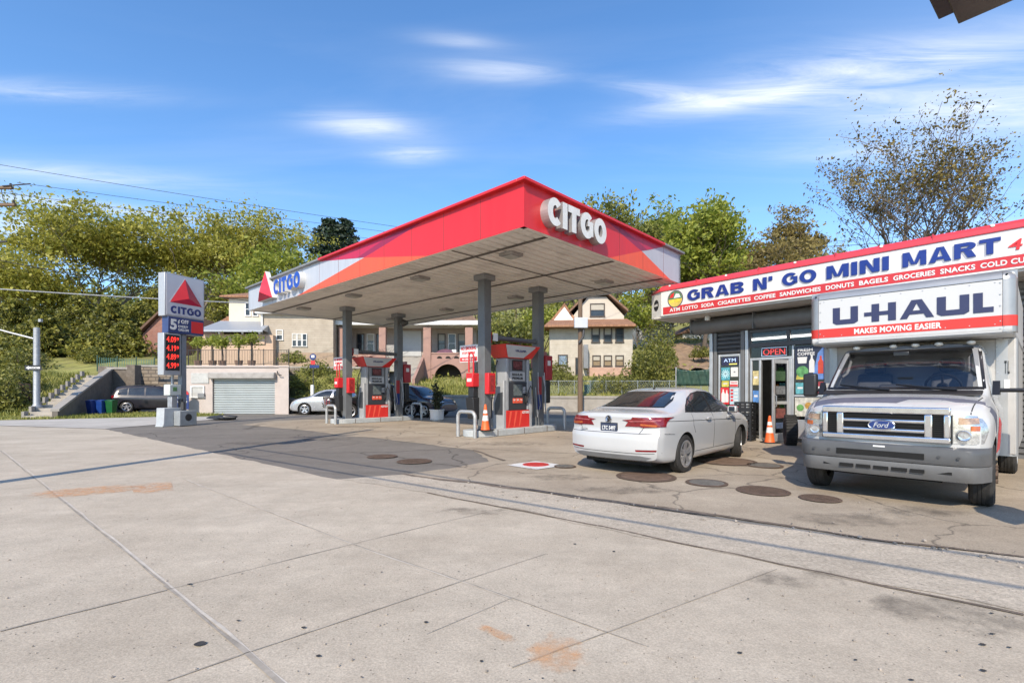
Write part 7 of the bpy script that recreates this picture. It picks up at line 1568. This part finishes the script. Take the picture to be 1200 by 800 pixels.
spec = [ # name, label, u, vtop, Y, spread, leaf, kwargs
 ('maple_tree','tall spreading tree with lime blossom, left of the three lime crowns',118,236,60,9.0,'lime',dict(leafn=26000,ls=.36,limbs=8,style='umbrella',up=.55,base=.33)),
 ('maple_tree','broad lime tree with bare limbs showing, above the price sign',222,246,63,8.0,'lime',dict(leafn=22000,ls=.36,limbs=8,style='umbrella',up=.5,base=.30)),
 ('maple_tree','rounded lime-yellow tree between the price sign and the canopy',268,243,66,7.4,'lime',dict(leafn=20000,ls=.36,limbs=8,style='umbrella',up=.6,base=.34)),
 ('maple_tree','thin lime tree at the left edge behind the lamp post',28,285,54,7.0,'lime',dict(leafn=15000,ls=.34,limbs=7,up=.5)),
 ('ash_tree','bright green tree just left of the canopy end',330,290,60,5.0,'spring',dict(leafn=11000,ls=.38,limbs=7,up=.6)),
 ('ash_tree','green tree directly behind the canopy logo',300,318,54,4.5,'spring',dict(leafn=5500,ls=.30,limbs=6,up=.5)),
 ('ash_tree','mid green tree behind the beige house ridge',372,300,64,4.6,'mixed',dict(leafn=6000,ls=.34,limbs=6,up=.6)),
 ('oak_tree','bare-topped thin tree just showing over the canopy edge',572,213,62,3.6,'olive',dict(leafn=500,ls=.25,limbs=6,up=.8)),
 ('oak_tree','tall mixed green tree behind the white canopy letters',712,224,58,5.0,'mixed',dict(leafn=15000,ls=.40,limbs=8,up=.6,base=.4)),
 ('oak_tree','loose green tree between the two tallest right-hand crowns',765,236,66,5.0,'spring',dict(leafn=14000,ls=.40,limbs=8,up=.6)),
 ('oak_tree','bright yellow-green full crowned tree above the shop corner',822,228,50,4.6,'spring',dict(leafn=17000,ls=.38,limbs=9,up=.55,base=.34)),
 ('elm_tree','olive umbrella-topped tree rising above the shop name board',918,236,62,4.0,'olive',dict(leafn=8000,ls=.34,limbs=8,style='umbrella',up=.6,base=.42)),
 ('elm_tree','brown-green thin tree left of the umbrella-topped tree',876,268,66,4.0,'olive',dict(leafn=9000,ls=.36,limbs=7,up=.5)),
 ('elm_tree','low olive tree behind the middle of the shop sign',950,282,58,4.0,'olive',dict(leafn=8000,ls=.34,limbs=7,up=.5)),
 ('elm_tree','small bare twiggy tree right of the umbrella-topped tree',986,268,64,3.2,'olive',dict(leafn=900,ls=.25,limbs=6,up=.8)),
 ('elm_tree','brownish tree filling the gap over the word GO of the shop sign',850,275,60,4.2,'olive',dict(leafn=9000,ls=.34,limbs=7,up=.5,base=.3)),
 ('elm_tree','olive tree close behind the middle of the shop sign',905,284,54,4.0,'olive',dict(leafn=8000,ls=.32,limbs=7,up=.5,base=.3)),
 ('oak_tree','wide green tree filling the slope behind the far end of the canopy',680,262,56,4.6,'mixed',dict(leafn=11000,ls=.38,limbs=8,up=.5,base=.3)),
 ('ash_tree','dense green tree hanging behind the pumps right of the pink house',604,352,44,3.2,'mixed',dict(leafn=7000,ls=.26,limbs=7,up=.45,base=.3)),
 ('ash_tree','green tree between the pink house and the cream house roofs',640,352,50,3.2,'spring',dict(leafn=5000,ls=.28,limbs=6,up=.5,base=.3)),
 ('ash_tree','slender tree left of the pale grey house',745,340,54,2.8,'spring',dict(leafn=4000,ls=.28,limbs=6,up=.5,base=.45)),
 ('ash_tree','thin trunked tree right of the pale grey house',797,338,56,2.6,'mixed',dict(leafn=3000,ls=.28,limbs=6,up=.6,base=.5)),
 ('ash_tree','slim tree on the slope close to the shop corner',828,350,58,2.4,'mixed',dict(leafn=2500,ls=.28,limbs=5,up=.6,base=.5)),
 ('ash_tree','dim tree seen under the canopy left of the far pump',395,372,52,3.0,'mixed',dict(leafn=5000,ls=.3,limbs=6,up=.4,base=.25)),
 ('ash_tree','leafy tree seen between the far columns above the pink house',450,340,60,4.2,'mixed',dict(leafn=5000,ls=.34,limbs=6,up=.5)),
]
for i,(nm,lab,u,vt,Y,spd,lf_,kw) in enumerate(spec):
    p, H = place(u,vt,Y); tree(nm, lab, 'tree', p, H, spd, lf_, 100+i, G1, bk=pale_bark if lf_ in ('lime','olive') else bark, **kw)
# the big bronze tree above the shop
tree('cherry_tree','large airy tree with bronze leaves and visible twigs above the shop sign','tree',Vector((ax(1090,25),25,0)), az(116,25), 5.2, 'dark', 7, None, bark, leafn=15000, ls=.125, limbs=9, up=.6, base=.34, clump=.27, r=.17, wmin=.011)
# evergreens: stacked drooping whorls
def conifer(name, label, loc, H, rad0, leaf, seed, n=5200, ls=.3, sharp=1., group=None, low=.06):
    R = random.Random(seed); t = thing(name, label, 'tree', loc, 0, group); b = MB(); b.tube([(0,0,-.4),(0.05,0,H*.5),(0,.05,H*.97)],[H*.02,H*.013,.02],7)
    c = MB(); nb = int(n/26)
    for k in range(nb):
        f = low+(1-low)*(k+R.random())/nb; z = H*f; a = R.random()*2*PI; ln = rad0*(1-f)**sharp*R.uniform(.65,1.15)+.25
        d = Vector((math.cos(a),math.sin(a),R.uniform(-.15,.35))); e = Vector((0,0,z))+d*ln
        if k % 5 == 0: b.tube([(0,0,z),tuple(e)],[.035,.01],4,cap=False)
        for _ in range(26):
            q = R.random()**.6; p = Vector((0,0,z))+d*ln*q+Vector((R.gauss(0,.16),R.gauss(0,.16),R.gauss(0,.12)))*(.6+ln*.28); leafquad(c, p, ls, R)
    b.build('trunk', bark, t, fix=False); c.build('crown', LM[leaf], t, fix=False, smooth=False)
    return t
ev = [(18,352,44,2.6),(52,372,40,2.2),(92,348,46,2.7),(128,352,44,2.6),(163,358,47,2.5),(12,405,36,2.0),(72,385,42,2.2),(148,380,41,1.9),(110,392,39,1.8),(205,352,52,2.6),(182,340,56,3.0),(262,330,54,2.6),(60,332,54,3.0)]
dl = ('at the far left edge, tallest of its neighbours','second from the lamp post, shorter','directly right of the lamp post top','in the middle of the dark row','nearest the brick house','lowest, at the very left edge','low, just right of the lamp post','small, beside the brick house porch','small, above the stair head','behind the price sign','tall and dark above the brick house','behind the beige house chimney side','tall, behind the second row by the lamp post')
for i,(u,vt,Y,rr) in enumerate(ev):
    p, H = place(u,vt,Y); conifer('evergreen_tree','dense golden-green evergreen tree '+dl[i], p, H, rr, 'ever', 300+i, n=7200, ls=.24, sharp=.65, group='evergreens on the bank', low=.02)
p, H = place(386,258,78); conifer('pine_tree','tall dark pine rising behind the canopy, broader of the two', p, H, 6.0, 'pine', 41, n=9000, ls=.55, sharp=.5, group='dark pines')
p, H = place(404,258,80); conifer('pine_tree','slimmer dark pine with a pointed top behind the canopy', p, H, 5.0, 'pine', 43, n=8000, ls=.55, sharp=.55, group='dark pines')
# bushes
def bush(name, label, loc, r, h, leaf, seed, n=2600, ls=.16, group=None, stems=7):
    R = random.Random(seed); t = thing(name, label, 'bush', loc, 0, group); c = MB(); b = MB()
    for _ in range(stems):
        a = R.random()*2*PI; q = R.uniform(.3,.8); b.tube([(0,0,-.1),(r*q*.4*math.cos(a),r*q*.4*math.sin(a),h*.4),(r*q*math.cos(a),r*q*math.sin(a),h*.8)],[.03,.02,.008],4,cap=False)
    for _ in range(n):
        a = R.random()*2*PI; f = R.random()**.45; ph_ = math.acos(R.random()); lump = 1+.18*math.sin(3*a+seed)+.14*math.sin(5*ph_+a*2)
        leafquad(c, Vector((r*f*math.sin(ph_)*math.cos(a)*lump, r*f*math.sin(ph_)*math.sin(a)*lump, .05+h*f*math.cos(ph_)*lump)), ls, R)
    b.build('stems', bark, t, fix=False); c.build('foliage', LM[leaf], t, fix=False, smooth=False); return t
def bplace(u, v, Y): x = ax(u,Y); return Vector((x,Y,max(hill(x,Y), az(v,Y))))
bush('round_bush','large round dark bush beside the cream house', bplace(762,459,36), 2.2, 3.1, 'bush', 3, 7000, .17)
bush('round_bush','tall loose bush in front of the pale grey house', bplace(772,430,46), 1.9, 4.0, 'mixed', 5, 4200, .2)
bush('round_bush','low bush under the window of the cream house', bplace(658,455,37), 1.4, .9, 'bush', 6, 2600, .14)
bush('round_bush','flowering bush against the cream house wall', bplace(655,448,40.5), 1.1, 1.4, 'bush', 8, 1800, .14)
bush('hedge_bush','trimmed hedge bush at the foot of the cream house stairs', bplace(722,466,34), 1.7, 1.2, 'bush', 9, 3600, .13)
for i,(u,v,Y,r,h,lab) in enumerate(((352,455,32,1.2,.9,'behind the silver car roof'),(372,440,35,1.1,1.0,'on the bank under the red and white sign'),(345,425,36,1.0,.8,'below the beige house wall'),(395,452,34,1.0,.7,'left of the far pump'),(362,470,31,1.2,.6,'low on the bank by the white post'))): bush('garden_shrub','leafy green shrub '+lab, bplace(u,v,Y), r, h, 'mixed', 20+i, 1500, .13, 'shrubs on the planted bank')
for i,(u,v,Y,r,h,lab) in enumerate(((8,485,25.5,1.0,1.9,'at the left edge of the verge'),(14,470,28,1.3,1.4,'behind the old stump'),(112,428,37,1.2,1.0,'beside the green fence panel'),(24,440,34,1.6,1.6,'left of the one-way sign'),(18,425,38,1.8,1.8,'high at the left edge'),(60,415,42,2.0,1.5,'under the evergreens by the lamp post'),(100,415,44,2.0,1.4,'under the evergreens in the middle'),(140,420,42,1.6,1.2,'under the evergreens by the brick house'),(822,419,47,1.0,1.0,'at the trunk foot on the bare slope by the shop'),(783,422,46,.9,.8,'low on the bare slope left of the shop'))): bush('wild_shrub','untidy olive shrub '+lab, bplace(u,v,Y), r, h, 'bush', 60+i, 2200, .16, 'wild shrubs on the bank')
for i,(u,lab) in enumerate(((232,'nearest the price sign'),(249,'second from the price sign'),(260.5,'in the middle of the row'),(280,'fourth from the price sign'),(295,'nearest the canopy'))):
    t = thing('potted_tree','small clipped bushy tree on the garage roof, '+lab,'small tree',(ax(u,GY+1.2),GY+1.2,gh+.12),rnd.random()*6,'clipped trees on the garage roof'); R = random.Random(80+i); hh = 1.25+.3*R.random()
    b = MB(); b.tube([(0,0,0),(.04,0,hh*.5),(0,.03,hh)],[.07,.055,.05],7); b.tube([(0,0,hh*.8),(.2,.1,hh*1.05)],[.04,.02],5); b.tube([(0,0,hh*.8),(-.2,-.05,hh*1.08)],[.04,.02],5); b.build('trunk', bark, t, fix=False); c = MB()
    for _ in range(650):
        cc = ((-.28,0,hh*1.05),(.26,.08,hh*1.05),(0,-.1,hh*1.22))[R.randint(0,2)]; leafquad(c, Vector(cc)+Vector((R.gauss(0,.17),R.gauss(0,.17),R.gauss(0,.13))), .13, R)
    c.build('crown', LM['spring'], t, fix=False, smooth=False)
    MB().lathe([(.0001,0),(.18,0),(.24,.36),(.22,.36),(.2,.3),(.0001,.3)],14).build('pot', mat('clay_pot',(.22,.14,.10),.85,var=.15), t)
# planter between the islands
p = Vector((ax(512,22.5),22.5,.004)); t = thing('planter','dark-leaved shrub in a round white planter beyond the pumps','planter',p); t.scale = (.70,.70,.74); MB().lathe([(.0001,0),(.36,0),(.44,.08),(.46,.62),(.50,.64),(.50,.70),(.43,.70),(.42,.62),(.0001,.6)],28).build('pot', white_trim, t, ang=40); R = random.Random(4); b = MB(); c = MB()
for _ in range(9):
    a = R.random()*2*PI; q = R.uniform(.1,.42); h = R.uniform(.9,1.75); e = Vector((q*math.cos(a),q*math.sin(a),.6+h)); b.tube([(q*.3*math.cos(a),q*.3*math.sin(a),.6),tuple(e)],[.016,.006],5)
    for _ in range(130): f = R.random()**.7; leafquad(c, Vector((q*.3*math.cos(a),q*.3*math.sin(a),.6)).lerp(e,f)+Vector((R.gauss(0,.1),R.gauss(0,.1),R.gauss(0,.06))), .13, R)
b.build('stems', bark, t, fix=False); c.build('foliage', LM['glossy'], t, fix=False, smooth=False)
# far wood that closes the skyline behind the named trees
mb = MB(); R = random.Random(9); tbm = MB()
for _ in range(210):
    x = R.uniform(-95,95); y = R.uniform(76,120); z = hcom(x,y); h = R.uniform(5,9); r = R.uniform(1.8,3.2); tbm.tube([(x,y,z-1),(x+R.gauss(0,.3),y,z+h*.8)],[.18,.06],4,cap=False)
    for _ in range(150):
        f = R.random()**.5; a = R.random()*2*PI; ph_ = math.acos(2*R.random()-1); leafquad(mb, Vector((x+r*f*math.sin(ph_)*math.cos(a), y+r*f*math.sin(ph_)*math.sin(a), z+h*.62+h*.38*f*math.cos(ph_))), .7, R)
tag(mb.build('far_woods', LM['mixed'], fix=False, smooth=False), kind='stuff'); tag(tbm.build('far_woods', bark, fix=False), kind='stuff')
mb = MB()
for _ in range(9000):
    x = R.uniform(-60,40); y = R.uniform(38,75); z = hill(x,y); leafquad(mb, Vector((x,y,z+.05+.5*R.random()**2)), .3, R)
for _ in range(4500):
    y = R.uniform(30,36); t_ = (y-29.9)/6.2; x = R.uniform(-13.1-3.1*t_,-9.1); leafquad(mb, Vector((x,y,.03+2.9*t_**.8+.25*R.random()**2)), .11, R)
tag(mb.build('undergrowth', LM['mixed'], fix=False, smooth=False), kind='stuff')

# ================================================================ street furniture at the left, poles and wires
t = thing('lamp_post','tall grey steel lamp post with a one-way sign and a side arm at the left','lamp post',(ax(43,25.2),25.2,0)); b = MB(); b.lathe([(.0001,0),(.26,0),(.24,.55),(.17,.62),(.14,.7),(.13,az(384,25.2)),(.0001,az(384,25.2)+.03)],18); b.build('pole', galv, t); MB().tube([(0,0,4.0),(-1.3,-.1,4.35),(-3.2,-.3,4.9)],[.05,.045,.04],8).build('arm', galv, t); MB().lathe([(.20,2.45),(.20,2.53)],16).build('band', galv, t)
b = MB(); b.box(-.42,.42,-.2,-.185,az(434,25.2),az(428,25.2)); s_ = b.build('one_way_sign', black_plastic, t); b = MB(); zc = az(431,25.2); b.prism([(-.36,zc),(-.2,zc+.09),(-.2,zc+.045),(.36,zc+.045),(.36,zc-.045),(-.2,zc-.045),(-.2,zc-.09)],'y',-.206,-.2005); b.build('arrow', sign_white, s_); text('ONE WAY', .36,.05, black_plastic, s_, TX((.08,-.2065,zc)), .002,.02)
b = MB(); b.box(.13,.26,-.06,.06,4.9,5.05); b.build('sensor', galv, t)
t = thing('tree_stump','old brown split log standing on the verge beside the lamp post','stump',(ax(29,26.6),26.6,.5)); b = MB(); b.tube([(0,0,-.5),(.03,0,.5),(-.02,.02,1.25)],[.30,.26,.24],12); b.build('log', wood_pole, t); MB().tube([(.42,0,-.5),(.46,.05,.9)],[.15,.13],9).build('split_piece', bark, t)
t = thing('garden_shed','little orange and yellow play hut on the slope behind the lamp post','hut',(ax(56,36),36,az(450,36))); MB().box(-.7,.7,-.4,.4,0,.6).build('wall', mat('hut_orange',(.5,.13,.05),.6,var=.15), t); MB().prism([(-.9,.6),(.9,.6),(.7,.85),(-.7,.85)],'y',-.5,.5).build('roof', mat('hut_yellow',(.50,.28,.07),.6,var=.15), t); MB().box(-.2,.1,-.41,-.402,.05,.5).build('door', mat('hut_red',(.45,.05,.03),.6), t)
t = thing('green_fence','green panel fence at the head of the grass bank','fence',(ax(114,34),34,az(438,34)),rad(50))
for i in range(4): MB().tube([(i*1.1,0,-1.2),(i*1.1,0,1.3)],.04,6).build('post', mat('fence_green_dark',(.03,.08,.06),.5), t)
b = MB()
for i in range(34): b.box(i*.1,i*.1+.03,-.008,.008,-.3,1.15)
tag(b.build('panel', mat('fence_green',(.12,.26,.22),.5,var=.1), t), kind='stuff')
t = thing('parking_meter_sign','round blue and red sign on a thin dark post behind the silver car','sign',(ax(367,30.5),30.5,0)); MB().tube([(0,0,0),(0,0,az(420,30.5))],.035,8).build('post', dark_grey, t); MB().lathe([(.0001,-.05),(.20,-.05),(.20,-.02),(.0001,-.02)],22,axis='y',c=(0,0,az(418,30.5))).build('disc', navy, t); MB().box(-.10,.10,-.056,-.051,az(419,30.5),az(416,30.5)).build('white_mark', sign_white, t); MB().box(-.13,.13,-.05,-.02,az(427,30.5),az(422.5,30.5)).build('red_plate', sign_red, t); MB().box(-.2,.38,-.05,-.02,az(431,30.5),az(427.6,30.5)).build('blue_plate', navy, t)
tag(MB().lathe([(.11,0),(.11,1.15),(.09,1.22),(.0001,1.23)],14).build('white_bollard', white_paint, None, (ax(366,30),30,.5)), 'white round post on the bank above the silver car', 'bollard')
t = thing('dustbin','black dustbin standing at the nose of the silver car','bin',(ax(342,29.2),29.2,0)); MB().lathe([(.0001,0),(.26,0),(.33,.82),(.0001,.82)],16).build('bin_body', black_plastic, t); MB().lathe([(.36,.825),(.36,.87),(.1,.93),(.0001,.93)],16).build('lid', black_plastic, t)
tag(MB().lathe([(.0001,0),(.22,0),(.27,.8),(.24,.82),(.0001,.82)],14).build('green_bin', mat('teal_bin',(.05,.12,.12),.5), None, (ax(689,33.5),33.5,.95)), 'small dark green bin at the foot of the cream house stairs', 'bin')
# brown pole with the grey box behind the white car
t = thing('utility_pole','brown wooden pole with a pale grey box, in front of the cream house','utility pole',(ax(680,31),31,0)); b = MB(); b.tube([(0,0,0),(0,0,10.5)],[.17,.12],12); b.build('pole', wood_pole, t); MB().box(-.42,.42,-.42,-.15,az(385,31),az(373,31)).build('grey_box', mat('box_pale',(.50,.52,.54),.45,var=.06), t, bevel=.03); b = MB(); b.tube([(.2,-.2,az(386,31)),(.15,-.25,az(395,31)),(-.1,-.2,az(402,31))],.07,8); b.build('cable_bundle', dark_grey, t)
# pole just outside the left edge, crossarms reaching into the picture
PA = Vector((ax(-22,25),25,0)); t = thing('utility_pole','tall utility pole whose crossarms and insulators reach in at the left edge','utility pole',PA); MB().tube([(0,0,0),(0,0,13.4)],[.2,.13],12).build('pole', wood_pole, t)
for z,l in ((az(240,25),1.75),(az(220,25),1.6)):
    o = MB().box(-l,l,-.07,.07,z-.07,z+.07).build('crossarm', wood_pole, t, bevel=.01)
    for x in (-l+.1,-l*.5,l*.5,l-.1): MB().lathe([(.0001,z+.075),(.05,z+.075),(.07,z+.13),(.04,z+.15),(.06,z+.2),(.0001,z+.24)],10,c=(x,0,0)).build('insulator', dark_grey, o)
b = MB(); b.tube([(1.5,0,az(222,25)),(1.75,-.02,az(230,25)),(1.6,0,az(239,25))],.018,5); b.tube([(1.0,0,az(220,25)),(1.1,0,az(232,25)),(1.3,0,az(240,25))],.018,5); b.tube([(1.2,-.1,az(219,25)),(2.6,-.1,az(216.5,25))],.035,5); b.tube([(.6,0,az(284,25)),(1.3,0,az(283,25))],.05,6); b.build('jumper', dark_grey, t)
# pole behind the camera on the left and its long shadow
PB = Vector((-8.75,3.95,0)); t = thing('utility_pole','street pole standing left of the view, its long shadow crossing the pavement','utility pole',PB); MB().tube([(0,0,0),(0,0,10.9)],[.16,.11],12).build('pole', wood_pole, t); MB().box(-.9,.9,-.06,.06,8.9,9.02,T=TX((0,0,0),rad(35))).build('crossarm', wood_pole, t); MB().lathe([(.0001,0),(.2,0),(.22,.7),(.0001,.75)],14,c=(.3,.1,7.2)).build('transformer', galv, t)
wire_m = mat('cable_black', (.02,.02,.02), .6, var=.2)
def wire(label, a, b_, sag, r=.016, group='overhead wires', m=None):
    a = Vector(a); b_ = Vector(b_); n = 26; pts = [(b_-a)*(i/n)+Vector((0,0,-4*sag*(i/n)*(1-i/n))) for i in range(n+1)]
    tag(MB().tube(pts, r, 5).build('power_line', m or wire_m, None, a), label, 'wire', group)
def pt(u,v,Y): return (ax(u,Y),Y,az(v,Y))
wire('topmost thin wire crossing the sky from the left edge', pt(-25,189,25), pt(900,318,44), .5, .013)
wire('second thin wire crossing the sky behind the lime trees', pt(20,214,25), pt(900,322,50), .3, .012)
wire('third thin wire just below the second one in the sky', pt(-25,222,25), pt(760,312,46), .3, .012)
wire('thick pale low cable between the left pole and the price sign', pt(-25,337,25), pt(560,362,36), .25, .032, m=galv)
wire('dark cable sloping down at the left edge', pt(-25,300,25), pt(560,366,38), .9, .022)
wire('thin cable above the shop sign on the right, upper', pt(780,290,60), pt(1250,262,48), .4, .016)
wire('thin cable above the shop sign on the right, lower', pt(780,296,60), pt(1250,268,48), .4, .03)
for lab, q, h in (('street cable overhead that throws the nearer thin shadow',Vector((0,6.14,0)),7.0),('street cable overhead that throws the farther thin shadow',Vector((0,7.05,0)),7.6)):
    o = q-Vector((.346,1.23,0))*h; d = Vector((.80,-.60,0)); wire(lab, o-d*8.2+Vector((0,0,h)), o+d*30+Vector((0,0,h)), .0, .021, 'street cables')
